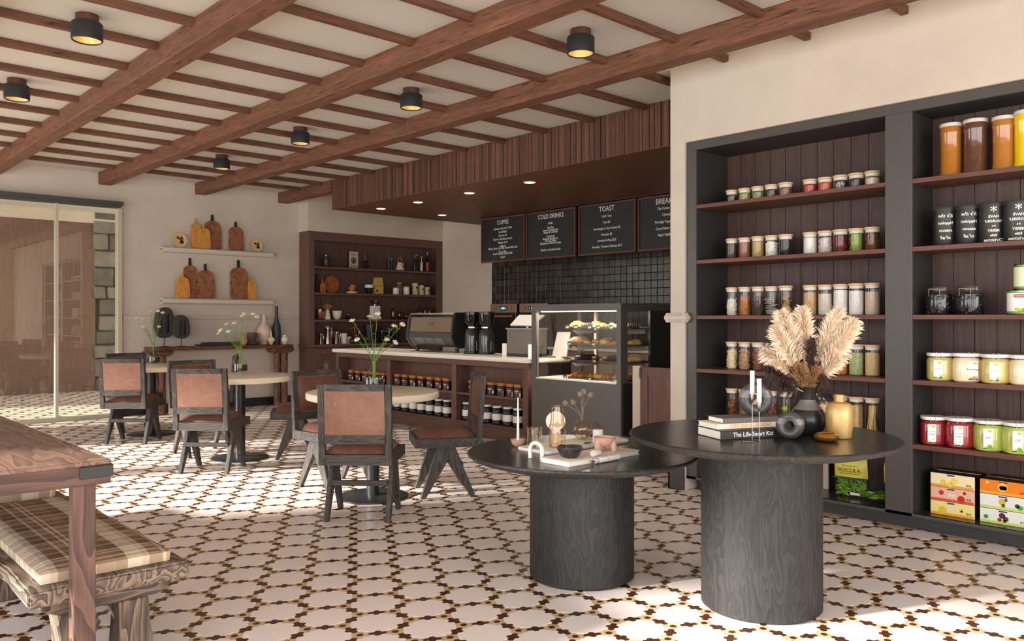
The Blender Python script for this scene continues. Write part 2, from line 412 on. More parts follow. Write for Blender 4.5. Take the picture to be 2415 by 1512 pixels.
# ---- shell
ceil = struct(MB().box(-2.6, -2.6, ZC, 8.7, 15.7, ZC + 0.15).build('ceiling', M_CEIL, smooth=False))
wr = MB().box(XR, -2.5, 0, 5.75, 0.44, ZC).box(XR, 0.44, 2.55, 5.75, 3.557, ZC).box(XR, 3.557, 0, 8.6, 3.684, ZC).box(5.5, 0.44, 0, 5.75, 3.557, 2.55)
struct(wr.build('wall_right', M_WALL, smooth=False))
DX0, DX1, DZ = 0.55, 3.462, 2.75
wl = MB().box(DX1, YL, 0, 8.6, 11.4, ZC).box(-2.5, YL, DZ, DX1, 11.4, ZC).box(-2.5, YL, 0, DX0, 11.4, DZ).box(5.97, 10.873, 2.549, XBW, YL, ZC)
struct(wl.build('wall_left', M_WALL, smooth=False))
M_BACK = plaster('back_plaster', (214, 200, 184))
wall_back = struct(MB().box(XBW, 3.6, 0, 8.65, 11.2, ZC).build('wall_back', M_BACK, smooth=False))
wf = MB().box(-2.5, -2.65, DZ, 5.8, -2.5, ZC).box(-2.5, -2.65, 0, 5.8, -2.5, 0.06); prev = -2.5
for a, b in FILL_OPENINGS + [(5.8, 6)]: wf.box(prev, -2.65, 0.06, a, -2.5, DZ); prev = b
struct(wf.build('wall_front', M_WALL, smooth=False))
ww = MB().box(WX - 0.2, -2.65, DZ, WX, 11.4, ZC).box(WX - 0.2, -2.65, 0, WX, 11.4, 0.06)
prev = -2.65
for a, b in WINDOWS + [(11.4, 12)]:
    ww.box(WX - 0.2, prev, 0.06, WX, a, DZ); prev = b
struct(ww.build('wall_window', M_WALL, smooth=False))
M_FRAME = plain('door_frame_grey', (66, 66, 60), 0.45)
for n, (a, b) in enumerate(WINDOWS):
    f = struct(bpy.data.objects.new('window_%d' % (n + 1), None)); COL.objects.link(f)
    m = MB()
    for q in (a, b - 0.05): m.box(WX - 0.14, q, 0.06, WX - 0.06, q + 0.05, DZ)
    m.box(WX - 0.14, a, 0.06, WX - 0.06, b, 0.12).box(WX - 0.14, a, DZ - 0.06, WX - 0.06, b, DZ)
    m.build('window_frame', M_FRAME, f, smooth=False)
# ---- ceiling timbers
for k, x in enumerate((0.755, 1.98, 3.193, 4.418, 5.646)):
    y0 = -2.5 if k < 4 else 9.69
    MB().box(x, y0, ZC - 0.152, x + 0.152, YL, ZC + 0.001).build('ceiling_beam', M_BEAM, ceil, smooth=False, bevel=0.006, segs=1)
for k in range(-12, 10):
    y = 5.063 + 0.6095 * k
    if y < -2.4 or y > 11.0: continue
    x1 = 5.012 if y < 3.7 else (5.66 if y < 9.7 else 5.97)
    MB().box(WX, y - 0.048, ZC - 0.05, x1, y, ZC + 0.001).build('rafter', M_RAFT, ceil, smooth=False, bevel=0.005, segs=1)
# ---- trims
def rail_profile(): return [(0, -0.034), (0.012, -0.034), (0.036, -0.008), (0.036, 0.010), (0.012, 0.036), (0, 0.036)]
t1 = MB(); pr = rail_profile()
t1.prism([(XR - d, 1.264 + z) for d, z in pr], 3.557 - 0.03, 3.684 + 0.03, 'y')
t1.prism([(3.684 + d, 1.264 + z) for d, z in pr], XR - 0.03, 5.6, 'x')
t1.prism([(3.557 - d, 1.264 + z) for d, z in pr], XR - 0.03, XR + 0.019, 'x')
struct(t1.build('trim_1', M_WALL, smooth=False))
t2 = MB().prism([(YL - d * 0.6, 1.27 + z * 0.8) for d, z in pr], DX1 + 0.02, 5.97, 'x')
struct(t2.build('trim_2', M_WALL, smooth=False))
M_BB = plain('baseboard_black', (40, 40, 42), 0.4)
struct(MB().box(DX1 + 0.02, YL - 0.018, 0, 5.98, YL + 0.001, 0.12).build('baseboard_left', M_BB, smooth=False))
struct(MB().box(XR - 0.012, 3.557, 0, XR + 0.001, 3.696, 0.16).box(XR - 0.012, 3.684, 0, 5.6, 3.696, 0.16).build('baseboard_right', plain('baseboard_grey', (62, 62, 62), 0.4), smooth=False))
# ---- timber bulkhead over the bar
ZS = 2.714; SX = 5.667; SY1 = 9.69
bk = struct(bpy.data.objects.new('trim_3', None)); COL.objects.link(bk); bk.location = (SX, (3.684 + SY1) / 2, ZS)
oy = (3.684 + SY1) / 2
M_SOFF = wood('soffit_boards', (126, 82, 62), (88, 54, 41), 'X', 0.5, 1.0, 16, 0.12, planks=('Y', 0.052))
M_SLAT = [wood('slat_timber_%d' % i, c, tuple(x * 0.62 for x in c), 'Z', 0.55, 1.0, 14, 0.2) for i, c in enumerate([(126, 86, 66), (112, 74, 57), (98, 66, 52)])]
MB().box(0.03, 3.684 - oy, 0.006, XBW - SX - 0.0, SY1 - 0.02 - oy, ZC - ZS - 0.005).build('core', M_SOFF, bk, smooth=False)
MB().box(0.0, 3.684 - oy, 0.0, XBW - SX, SY1 - oy, 0.006).build('underside_panel', M_SOFF, bk, smooth=False)
y = 3.684; sm = {}
while y < SY1 - 0.02:
    wdt = rnd.choice([0.022, 0.028, 0.034, 0.04, 0.05]); t = rnd.choice([0.010, 0.016, 0.022]); mi = rnd.randrange(3); k = (wdt, t, mi)
    if y + wdt > SY1: break
    if k not in sm: sm[k] = MB().box(-t + 0.012, 0, 0.004, 0.03, wdt - 0.003, ZC - ZS - 0.006).mesh('slat', M_SLAT[mi], smooth=False)
    mk('slat', sm[k], bk, (0, y - oy, 0)); y += wdt
# ---- wall tiles behind the bar
mt_, nt, b = base('zellige_tile'); oi = N(nt, 'ShaderNodeObjectInfo'); v = coords(nt); f = noise(nt, v, 11, 2, 0.5)
mx = mth(nt, 'MULTIPLY_ADD', oi.outputs['Random'], 0.5, mth(nt, 'MULTIPLY', f, 0.5))
nt.links.new(ramp(nt, mx, [(0.2, lin((44, 38, 32))), (0.8, lin((78, 68, 56)))]), b.inputs['Base Color']); b.inputs['Roughness'].default_value = 0.25
bump(nt, b, noise(nt, v, 25, 2, 0.5), 0.15, 0.01)
MB().box(XBW - 0.006, 3.684, 0.9, XBW + 0.001, 9.624, ZS - 0.002).build('tile_bed', plain('grout_dark', (30, 27, 24), 0.9), wall_back, smooth=False)
me_t = MB().box(-0.012, 0.0025, 0.0025, 0, 0.0975, 0.0975).mesh('wall_tile', mt_, smooth=True, bevel=0.003, segs=1); far = MB()
for r_ in range(18):
    for c_ in range(59):
        z = 0.95 + 0.1 * r_; yy = 9.62 - 0.1 * (c_ + 1); t = rnd.uniform(-0.003, 0.003)
        if 1.4 < z < 2.1 and c_ < 43: o = mk('wall_tile', me_t, wall_back, (XBW - 0.006 + t, yy, z), (0, rnd.uniform(-.012, .012), rnd.uniform(-.012, .012)))
        elif z + 0.1 < ZS: far.box(XBW - 0.018 + t, yy + 0.0025, z + 0.0025, XBW - 0.006, yy + 0.0975, z + 0.0975)
far.build('tile_field', mt_, wall_back, smooth=False)['kind'] = 'stuff'
# ---- sliding glass door in the far wall
door = struct(bpy.data.objects.new('door_1', None)); COL.objects.link(door)
M_PALE = plain('pale_metal', (188, 178, 160), 0.4); M_DGL = glass('door_glass', (244, 246, 240), 1.0, 0.01, 1.6)
MB().box(DX0, 11.08, 2.705, 3.468, YL + 0.01, DZ).box(DX0, 11.10, 2.668, 3.44, YL + 0.01, 2.705).build('head_rail', M_FRAME, door, smooth=False)
MB().box(3.415, 11.12, 0, 3.462, YL + 0.05, 2.69).build('jamb', M_PALE, door, smooth=False)
MB().box(DX0, 11.11, 0, 3.42, YL + 0.02, 0.05).build('bottom_rail', M_PALE, door, smooth=False)
for x in (2.69, 1.92, 1.15):
    MB().box(x, 11.115, 0.05, x + 0.036, YL + 0.0, 2.67).build('stile', M_PALE, door, smooth=False)
for a, b in ((DX0, 1.15), (1.186, 1.92), (1.956, 2.69), (2.726, 3.415)):
    MB().box(a, 11.145, 0.05, b, 11.151, 2.668).build('glass_pane', M_DGL, door, smooth=False)
# ---- terrace room seen through the glass
M_BRN = wood('terrace_panelling', (124, 98, 88), (98, 74, 66), 'Z', 0.35, 1.0, 24, 0.05)
struct(MB().box(-2.5, 15.47, 0, 4.372, 15.6, 2.92).build('wall_terrace', M_BRN, smooth=False))
struct(MB().box(-2.5, 15.45, 2.9205, 6.4, 15.7, ZC).build('wall_lintel', M_WALL, smooth=False))
sw = struct(MB().box(4.0, 15.52, 0, 6.4, 15.7, ZC).build('wall_stone', plain('stone_mortar', (84, 80, 74), 0.95), smooth=False))
M_ST = [plain('stone_%d' % i, c, 0.9, var=0.22, vs=7, bmp=0.6, bs=14) for i, c in enumerate([(112, 108, 100), (98, 94, 88), (124, 118, 109)])]
z = 0.0
while z < 3.0:
    h = rnd.uniform(0.17, 0.36); x = 4.3 + rnd.uniform(0, 0.12)
    while x < 5.9:
        wd = rnd.uniform(0.22, 0.5); g = 0.012; p = [(x + g, z + g), (x + wd / 2, z + g + rnd.uniform(-.012, .012)), (x + wd - g, z + g + rnd.uniform(-.02, .02)), (x + wd - g + rnd.uniform(-.02, .02), z + h - g), (x + wd / 2, z + h - g + rnd.uniform(-.015, .015)), (x + g + rnd.uniform(-.02, .02), z + h - g)]
        MB().prism([(a, b) for a, b in p], 15.46 + rnd.uniform(-.02, .02), 15.53, 'y').build('stone', rnd.choice(M_ST), sw, smooth=True, bevel=0.012, segs=2); x += wd
    z += h
# ================================================================== BUILT-IN SHELVING ON THE RIGHT
SHZ = [2.086, 1.684, 1.281, 0.895, 0.515]; DECK = 0.105; XB1 = 5.44; XB2 = 5.34
un = thing('shelving_unit', 'tall charcoal built-in shelving with walnut shelves along the right wall', 'shelving', (XU, 2.0, 0))
def up(name, mb, mat, **k):
    mb.v = [(a - XU, b - 2.0, c) for a, b, c in mb.v]; return mb.build(name, mat, un, **k)
BAYS = [(2.115, 3.474, XB1), (0.60, 1.957, XB2)]
for a, b in ((3.474, 3.556), (1.957, 2.115), (0.441, 0.60)):
    up('stile', MB().box(XU, a, 0.085, XU + 0.02, b, 2.487), M_GREY, smooth=False, bevel=0.002, segs=1)
up('top_rail', MB().box(XU, 0.441, 2.487, XU + 0.02, 3.556, 2.547), M_GREY, smooth=False, bevel=0.002, segs=1)
up('bottom_rail', MB().box(XU, 0.441, 0.0855, XU + 0.02, 3.556, 0.105), M_GREY, smooth=False)
up('plinth', MB().box(5.117, 0.441, 0, 5.14, 3.50, 0.085), plain('plinth_grey', (60, 60, 60), 0.4), smooth=False)
M_LEAK = plain('joint_amber', (168, 112, 88), 0.6); plk = {}  # lighter board colour paints in the light leaking through the plank joints
M_DARKIN = plain('unit_inner', (50, 48, 46), 0.5)
for (a, b, xb) in BAYS:
    up('side_panel', MB().box(XU + 0.02, b, DECK, xb + 0.02, b + 0.018, 2.52), M_DARKIN, smooth=False)
    up('side_panel', MB().box(XU + 0.02, a - 0.018, DECK, xb + 0.02, a, 2.52), M_DARKIN, smooth=False)
    up('top_panel', MB().box(XU + 0.02, a, 2.487, xb + 0.02, b, 2.52), M_DARKIN, smooth=False)
    up('deck', MB().box(XU + 0.001, a, 0.087, xb + 0.02, b, DECK), plain('deck_grey', (58, 54, 52), 0.22), smooth=False)
    up('back_board', MB().box(xb + 0.012, a, DECK, xb + 0.02, b, 2.49), M_LEAK, smooth=False)
    y = b
    while y > a + 0.01:
        y0 = max(a, y - 0.12)
        up('plank', MB().box(xb, y0 + 0.002, DECK, xb + 0.011, y - 0.002, 2.487), M_PLANK, smooth=False); y = y0
    for z in SHZ:
        up('shelf', MB().box(XU + 0.004, a + 0.0005, z - 0.027, xb - 0.0005, b - 0.0005, z), M_SHELF, smooth=False, bevel=0.0015, segs=1)
up('plaster_panel', MB().box(5.33, 2.62, DECK, 5.345, 3.47, 0.485), M_WALL, smooth=False)
# ================================================================== BAR COUNTER
XC = 5.64
ct = thing('bar_counter', 'walnut bar counter with open shelved bays facing the tables', 'counter', (XC, 7.7, 0))
def cp(name, mb, mat, **k):
    mb.v = [(a - XC, b - 7.7, c) for a, b, c in mb.v]; return mb.build(name, mat, ct, **k)
POST = [(5.876, 5.948), (7.009, 7.090), (8.278, 8.359), (9.473, 9.537)]
cp('top_rail', MB().box(XC, 5.876, 0.755, XC + 0.03, 9.537, 0.814), M_CNT, smooth=False, bevel=0.002, segs=1)
cp('kick_panel', MB().box(XC + 0.015, 5.876, 0, XC + 0.03, 9.537, 0.128), M_CNT, smooth=False)
cp('bottom_shelf', MB().box(XC, 5.876, 0.128, 6.28, 9.537, 0.150), M_CNT, smooth=False, bevel=0.002, segs=1)
for a, b in POST:
    cp('post', MB().box(XC, a, 0.150, XC + 0.03, b, 0.755), M_CNTV, smooth=False, bevel=0.002, segs=1)
    cp('divider', MB().box(XC + 0.03, a + 0.01, 0.150, 5.83, b - 0.01, 0.80), M_CNTV, smooth=False)
for (a, b), (c, d) in zip(POST, POST[1:]):
    cp('mid_shelf', MB().box(XC + 0.006, b, 0.433, 5.83, c, 0.458), M_CNT, smooth=False, bevel=0.002, segs=1)
cp('back_panel', MB().box(5.83, 5.886, 0.150, 5.85, 9.527, 0.80), M_CNTV, smooth=False)
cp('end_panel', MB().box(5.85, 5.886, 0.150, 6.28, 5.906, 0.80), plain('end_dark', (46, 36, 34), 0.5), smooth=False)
cp('end_panel', MB().box(5.85, 9.507, 0.150, 6.28, 9.527, 0.80), M_CNTV, smooth=False)
M_QUARTZ = plain('quartz', (238, 230, 216), 0.18, var=0.04, vs=12)
wt = MB().box(5.60, 5.805, 0.8165, 6.34, 9.585, 0.858)
tag(wt.build('countertop', M_QUARTZ, None, bevel=0.012, segs=3), 'long pale stone countertop with a bright rounded edge on the bar', 'countertop')
# pass-through gate beside the pastry case
gt = thing('counter_gate', 'low walnut half door on a pale post between pastry case and pillar', 'gate', (5.66, 4.1, 0))
MB().box(0, 0.385, 0, 0.05, 0.470, 0.846).build('post', plain('pale_post', (206, 192, 172), 0.5), gt, smooth=False, bevel=0.003, segs=1)
gd = MB().box(0.004, -0.39, 0.10, 0.030, 0.380, 0.84).build('door', M_CNTV, gt, smooth=False, bevel=0.003, segs=1)
for bx_ in ((-0.39, -0.31, 0.10, 0.84), (0.30, 0.380, 0.10, 0.84), (-0.31, 0.30, 0.76, 0.84), (-0.31, 0.30, 0.10, 0.18)):
    MB().box(-0.004, bx_[0], bx_[2], 0.0038, bx_[1], bx_[3]).build('frame_rail', M_CNTV, gd, smooth=False, bevel=0.0015, segs=1)
MB().box(-0.008, 0.365, 0.74, -0.0045, 0.388, 0.83).build('hinge', M_BLACK, gt, smooth=False)
# ================================================================== PASTRY CASE
CX0, CY0, CY1, CZ = 5.60, 4.65, 5.78, 1.395
pc = thing('pastry_case', 'dark grey glazed pastry display case at the end of the bar', 'display case', (CX0, CY0, 0))
M_CASE = plain('case_grey', (84, 80, 76), 0.4); M_CASED = plain('case_dark', (44, 44, 44), 0.25); M_INN = plain('case_inner', (222, 208, 192), 0.5)
def pp(name, mb, mat, **k):
    mb.v = [(a - CX0, b - CY0, c) for a, b, c in mb.v]; return mb.build(name, mat, pc, **k)
pp('front_panel', MB().box(CX0, CY0, 0.0, CX0 + 0.03, CY1, 0.682), M_CASE, smooth=False, bevel=0.002, segs=1)
pp('stile', MB().box(CX0, CY1 - 0.062, 0.682, CX0 + 0.04, CY1, 1.331), M_CASE, smooth=False)
pp('stile', MB().box(CX0, CY0, 0.682, CX0 + 0.092, CY0 + 0.05, 1.331), M_CASE, smooth=False)
pp('top_panel', MB().box(CX0, CY0, 1.331, 6.9, CY1, CZ), M_CASE, smooth=False, bevel=0.002, segs=1)
pp('side_panel', MB().box(CX0 + 0.03, CY0 + 0.005, 0, 6.9, CY0 + 0.03, 0.682), M_CASED, smooth=False)
pp('side_panel', MB().box(CX0 + 0.03, CY1 - 0.03, 0, 6.3, CY1, 0.682), M_CASED, smooth=False)
pp('machine_housing', MB().box(6.023, CY0 + 0.005, 0.682, 6.9, CY0 + 0.03, 1.331), M_CASED, smooth=False)
pp('stile', MB().box(6.26, CY1 - 0.05, 0.682, 6.30, CY1, 1.331), M_CASE, smooth=False)
pp('deck', MB().box(CX0 + 0.03, CY0 + 0.03, 0.66, 6.28, CY1 - 0.03, 0.686), M_INN, smooth=False)
pp('front_glass', MB().box(CX0 + 0.008, CY0 + 0.05, 0.686, CX0 + 0.013, CY1 - 0.062, 1.331), M_GLASS, smooth=False)
pp('side_glass', MB().box(CX0 + 0.093, CY0 + 0.012, 0.684, 6.022, CY0 + 0.017, 1.331), M_GLASS, smooth=False)
pp('sill_trim', MB().box(CX0 - 0.002, CY0 + 0.05, 0.676, CX0 + 0.005, CY1 - 0.062, 0.686), M_WHITE, smooth=False)
pp('light_strip', MB().box(CX0 + 0.06, CY0 + 0.06, 1.322, CX0 + 0.10, CY1 - 0.07, 1.3305), emit('strip_glow', (255, 236, 206), 9.0), smooth=False)
CSH = [1.165, 1.008, 0.852]; CBOT = 0.686
for z in CSH:
    pp('glass_shelf', MB().box(5.70, CY0 + 0.06, z - 0.012, 6.12, 5.40, z - 0.006), M_GLASS, smooth=False)
    for y in (CY0 + 0.14, 5.36):
        pp('bracket', MB().prism([(5.74, z - 0.013), (6.12, z - 0.013), (6.12, z - 0.05), (5.80, z - 0.05)], y, y + 0.01, 'y'), M_WHITE, smooth=False)
pp('rear_post', MB().box(6.12, 5.395, 0.686, 6.15, 5.425, 1.331), M_INN, smooth=False)
pp('rear_post', MB().box(6.12, CY0 + 0.06, 0.686, 6.15, CY0 + 0.09, 1.331), M_INN, smooth=False)
# back-counter run behind the bar with panelled doors
M_TAUPE = plain('taupe_panel', (150, 132, 118), 0.5)
bc = thing('back_cabinet', 'taupe panelled cabinet run under the tiled wall behind the bar', 'cabinet', (7.88, 6.0, 0))
MB().box(0, -2.2, 0, 0.588, 1.80, 0.84).build('body', M_TAUPE, bc, smooth=False)
for k in range(7):
    y = -2.15 + k * 0.56
    d = MB().box(-0.020, y, 0.08, -0.0005, y + 0.54, 0.82).build('door', M_TAUPE, bc, smooth=False, bevel=0.002, segs=1)
    for q in ((y, y + 0.07, 0.08, 0.82), (y + 0.47, y + 0.54, 0.08, 0.82), (y + 0.07, y + 0.47, 0.75, 0.82), (y + 0.07, y + 0.47, 0.08, 0.15)):
        MB().box(-0.026, q[0], q[2], -0.0205, q[1], q[3]).build('frame_rail', M_TAUPE, d, smooth=False)
tag(MB().box(7.85, 3.8, 0.8415, XBW - 0.02, 7.80, 0.875).build('back_worktop', M_QUARTZ, None, bevel=0.005), 'cream stone worktop running along the tiled wall', 'worktop')
# ================================================================== OVENS
M_BRONZE = plain('bronze_metal', (150, 118, 98), 0.35, 0.6); M_OVEN = plain('oven_black', (22, 21, 21), 0.12)
ov0 = thing('oven', 'built-in oven with bronze control strip left of the pair behind the bar', 'oven', (7.87, 8.413, 0))
MB().box(0.01, 0.002, 0.0, 0.58, 0.56, 1.466).build('body', plain('oven_case', (34, 30, 28), 0.5), ov0, smooth=False)
MB().box(-0.012, 0.004, 1.340, 0.009, 0.558, 1.466).build('control_panel', M_BRONZE, ov0, smooth=False, bevel=0.003, segs=1)
dsp = MB().box(-0.014, 0.19, 1.375, -0.0125, 0.37, 1.43).build('display', M_OVEN, ov0, smooth=False)
MB().box(-0.0155, 0.245, 1.388, -0.0145, 0.315, 1.42).build('screen', emit('oven_screen', (90, 190, 240), 1.2), dsp, smooth=False)
for i in range(2):
    for j in range(3): MB().box(-0.0155, (0.205, 0.335)[i], 1.385 + j * 0.013, -0.0145, (0.205, 0.335)[i] + 0.022, 1.391 + j * 0.013).build('key', M_WHITE, dsp, smooth=False)
for y in (0.115, 0.445): MB().lathe([(0.018, 0), (0.018, 0.018), (0.014, 0.022)], 14, M=T(-0.0125, y, 1.403) @ Matrix.Rotation(-PI / 2, 4, 'Y')).build('knob', M_STEEL, ov0)
odr = MB().box(-0.016, 0.012, 0.74, 0.009, 0.55, 1.333).build('door', M_OVEN, ov0, smooth=False, bevel=0.004, segs=1)
MB().box(-0.05, 0.05, 1.278, -0.034, 0.51, 1.302).build('handle', M_BRONZE, odr, bevel=0.004)
MB().box(-0.034, 0.07, 1.284, -0.0165, 0.09, 1.296).box(-0.034, 0.47, 1.284, -0.0165, 0.49, 1.296).build('handle_mount', M_BRONZE, odr, smooth=False)
copy_tree(ov0, 'built-in oven with bronze control strip partly behind the pastry case', (7.87, 7.80, 0))
# ================================================================== BAR CABINET ON THE FAR WALL
YB = 10.886; BX0, BX1 = 5.987, 8.469
bcab = thing('bar_cabinet', 'tall walnut dresser with open shelves built beside the bar', 'cabinet', (7.2, YB, 0))
def bp(name, mb, mat, parent=None, **k):
    mb.v = [(a - 7.2, b - YB, c) for a, b, c in mb.v]; return mb.build(name, mat, parent or bcab, **k)
YK = 11.178
bp('stile', MB().box(BX0, YB, 0.872, BX0 + 0.091, YB + 0.025, 2.42), M_CAB, smooth=False)
bp('stile', MB().box(BX1 - 0.115, YB, 0.872, BX1, YB + 0.025, 2.42), M_CAB, smooth=False)
bp('top_rail', MB().box(BX0, YB, 2.42, BX1, YB + 0.025, 2.547), M_CABX, smooth=False)
bp('side_panel', MB().box(BX0, YB + 0.025, 0, BX0 + 0.025, YK, 2.547), M_CAB, smooth=False)
bp('side_panel', MB().box(BX1 - 0.025, YB + 0.025, 0, BX1, YK, 2.547), M_CAB, smooth=False)
bp('top_panel', MB().box(BX0 + 0.025, YB + 0.025, 2.52, BX1 - 0.025, YK, 2.547), M_CAB, smooth=False)
x = BX0 + 0.025
while x < BX1 - 0.03:
    x1 = min(BX1 - 0.025, x + 0.16); bp('back_plank', MB().box(x + 0.001, YK - 0.012, 0.872, x1 - 0.001, YK, 2.52), M_CAB, smooth=False); x = x1
BSZ = [2.035, 1.645, 1.243]
for z in BSZ: bp('shelf', MB().box(BX0 + 0.0255, YB + 0.003, z - 0.034, BX1 - 0.0255, YK - 0.0125, z), M_CABX, smooth=False, bevel=0.002, segs=1)
bp('ledge', MB().box(BX0 - 0.02, YB - 0.035, 0.836, BX1, YK, 0.8715), M_CABX, smooth=False, bevel=0.006, segs=2)
bp('base_body', MB().box(BX0, YB, 0, BX1, YB + 0.03, 0.836), M_CAB, smooth=False)
for k in range(4):
    x = BX0 + 0.07 + k * 0.59
    d = bp('door', MB().box(x, YB - 0.016, 0.09, x + 0.57, YB - 0.0005, 0.80), M_CAB, smooth=False, bevel=0.002, segs=1)
    for q in ((x, x + 0.075, 0.09, 0.80), (x + 0.495, x + 0.57, 0.09, 0.80), (x + 0.075, x + 0.495, 0.725, 0.80), (x + 0.075, x + 0.495, 0.09, 0.165)):
        bp('frame_rail', MB().box(q[0], YB - 0.026, q[2], q[1], YB - 0.0165, q[3]), M_CAB, d, smooth=False)
# ================================================================== CAFE TABLES AND CHAIRS
M_TRAV = plain('travertine', (236, 222, 196), 0.3, var=0.07, vs=9)
M_IRON = plain('table_iron', (38, 38, 39), 0.35)
TPOS = [(3.205, 4.915), (3.215, 7.095), (3.175, 9.223)]
tb0 = thing('cafe_table', 'nearest round cream-topped bistro table, before the bar counter', 'table', (*TPOS[0], 0), 0, 'round bistro tables')
MB().lathe([(0.446, 0.695), (0.458, 0.699), (0.464, 0.708), (0.464, 0.737), (0.460, 0.745), (0.452, 0.748)], 64).build('table_top', M_TRAV, tb0)
MB().lathe([(0.045, 0.012), (0.045, 0.694)], 24).build('column', M_IRON, tb0)
MB().lathe([(0.248, 0.0), (0.248, 0.010), (0.242, 0.014), (0.05, 0.018)], 48).build('base_plate', M_IRON, tb0)
MB().lathe([(0.10, 0.682), (0.12, 0.6945)], 24).build('top_flange', M_IRON, tb0)
copy_tree(tb0, 'middle round cream-topped bistro table, second of three in the row', (*TPOS[1], 0))
copy_tree(tb0, 'farthest round cream-topped bistro table, near the sliding glass door', (*TPOS[2], 0))
M_CH = ash('chair_ash', (82, 76, 70), (46, 43, 40), 'Z', 0.55, 9, 2.2, 0.25); M_CHX = ash('chair_ash_rail', (82, 76, 70), (46, 43, 40), 'X', 0.55, 9, 2.2, 0.25)
M_LEA = leather('tan_leather', (150, 108, 90), (124, 84, 68)); M_LEA2 = leather('seat_leather', (122, 82, 68), (92, 60, 50))
ch0 = thing('armless_chair', 'dark ash chair with brown leather back, its back to the viewer at the nearest table', 'chair', (0, 0, 0), 0, 'leather bistro chairs')
HW = 0.2275
def arc(x, k=0.022): return -k * (1 - (x / HW) ** 2)
def lean(z): return -0.20 - 0.035 * max(0, (z - 0.42)) / 0.44
for s in (-1, 1):
    m = MB(); x0 = s * HW; x1 = s * (HW - 0.042); a, b_ = min(x0, x1), max(x0, x1); pts = []
    for z in (0.357, 0.43, 0.64, 0.859): pts.append((lean(z), z))
    m.prism([(y, z) for y, z in pts] + [(y - 0.036, z) for y, z in reversed(pts)], a, b_, 'x'); m.build('back_post', M_CH, ch0, smooth=True, bevel=0.004, segs=1)
def curved(z0, z1, yoff, th, hw, k=0.022):
    m = MB(); n = 8; xs = [-hw + 2 * hw * i / n for i in range(n + 1)]
    for i in range(n):
        a, c = xs[i], xs[i + 1]
        vs = []
        for (xx) in (a, c):
            for (zz) in (z0, z1):
                y = lean(zz) + arc(xx, k) + yoff; vs += [(xx, y, zz), (xx, y - th, zz)]
        m.add(vs, [(0, 2, 6, 4), (1, 5, 7, 3), (2, 3, 7, 6), (0, 4, 5, 1)])
        if i == 0: m.add(vs, [(0, 1, 3, 2)])
        if i == n - 1: m.add(vs, [(4, 6, 7, 5)])
    return m
curved(0.818, 0.858, 0.0, 0.034, HW - 0.0421).build('top_rail', M_CHX, ch0, smooth=True, angle=40)
curved(0.494, 0.546, 0.0, 0.034, HW - 0.0421).build('lower_rail', M_CHX, ch0, smooth=True, angle=40)
curved(0.5465, 0.8175, -0.006, 0.020, HW - 0.0425).build('back_panel', M_LEA, ch0, smooth=True, angle=40)
pd = MB(); n = 8; hwp = HW - 0.05
for iz in range(7):
    for ix in range(n + 1):
        xx = -hwp + 2 * hwp * ix / n; zz = 0.553 + 0.258 * iz / 6
        e = min(1, (1 - abs(xx) / hwp) * 5, iz * 1.2, (6 - iz) * 1.2); pd.v.append((xx, lean(zz) + arc(xx) - 0.0055 + 0.020 * math.sqrt(max(0, e)), zz))
for iz in range(6):
    for ix in range(n): a = iz * (n + 1) + ix; pd.f.append((a, a + 1, a + n + 2, a + n + 1))
pd.build('back_cushion', M_LEA2, ch0, smooth=True, angle=80)
sf = MB()
sf.box(-HW + 0.0425, -0.232, 0.358, HW - 0.0425, -0.204, 0.422)
for s in (-1, 1): sf.box(min(s * HW, s * (HW - 0.03)), -0.199, 0.358, max(s * HW, s * (HW - 0.03)), 0.235, 0.422)
sf.box(-HW + 0.0305, 0.205, 0.358, HW - 0.0305, 0.234, 0.422); sf.box(-HW + 0.031, -0.2, 0.40, HW - 0.031, 0.204, 0.412)
sf.build('seat_frame', M_CHX, ch0, smooth=False)
cu = MB(); nx, ny = 10, 10
def sgn(v, p): return math.copysign(abs(v) ** p, v)
for iy in range(ny + 1):
    for ix in range(nx + 1):
        u = -1 + 2 * ix / nx; v = -1 + 2 * iy / ny
        e = (1 - u ** 6) * (1 - v ** 6); cu.v.append((sgn(u, 0.8) * 0.192, 0.006 + sgn(v, 0.8) * 0.198, 0.4225 + 0.058 * max(0, e) ** 0.5 + 0.004 * math.cos(u * 2) * math.cos(v * 2)))
for iy in range(ny):
    for ix in range(nx): a = iy * (nx + 1) + ix; cu.f.append((a, a + 1, a + nx + 2, a + nx + 1))
cu.build('seat_cushion', M_LEA2, ch0, smooth=True, angle=80)
for s in (-1, 1):
    a, b_ = s * 0.208, s * 0.176; a, b_ = min(a, b_), max(a, b_)
    MB().prism([(-0.050, 0.3575), (0.030, 0.3575), (0.022, 0.30), (-0.160, 0.0), (-0.196, 0.0)], a, b_, 'x').build('leg', M_CH, ch0, smooth=False, bevel=0.004, segs=1)
    MB().prism([(0.0, 0.3575), (0.080, 0.3575), (0.196, 0.0), (0.160, 0.0), (-0.002, 0.27)], a + 0.0004, b_ - 0.0004, 'x').build('leg', M_CH, ch0, smooth=False, bevel=0.004, segs=1)
MB().box(-0.1755, -0.112, 0.208, 0.1755, -0.088, 0.243).build('stretcher', M_CHX, ch0, smooth=False, bevel=0.003, segs=1)
TR = [(t[0] * RT.x + t[1] * RT.y, depth(t)) for t in TPOS]
def chair(ti, dr, dd, fr, fd, label, first=False):
    p = camp(TR[ti][0] + dr, TR[ti][1] + dd); f = camp(fr, fd); rz = math.atan2(-f.x, f.y)
    if first: ch0.location = p; ch0.rotation_euler = (0, 0, rz); ch0['label'] = label
    else: copy_tree(ch0, label, p, rz)
chair(0, 0.03, -0.535, 0.04, 1, 'dark ash chair with tan leather back turned to the viewer, at the nearest table', True)
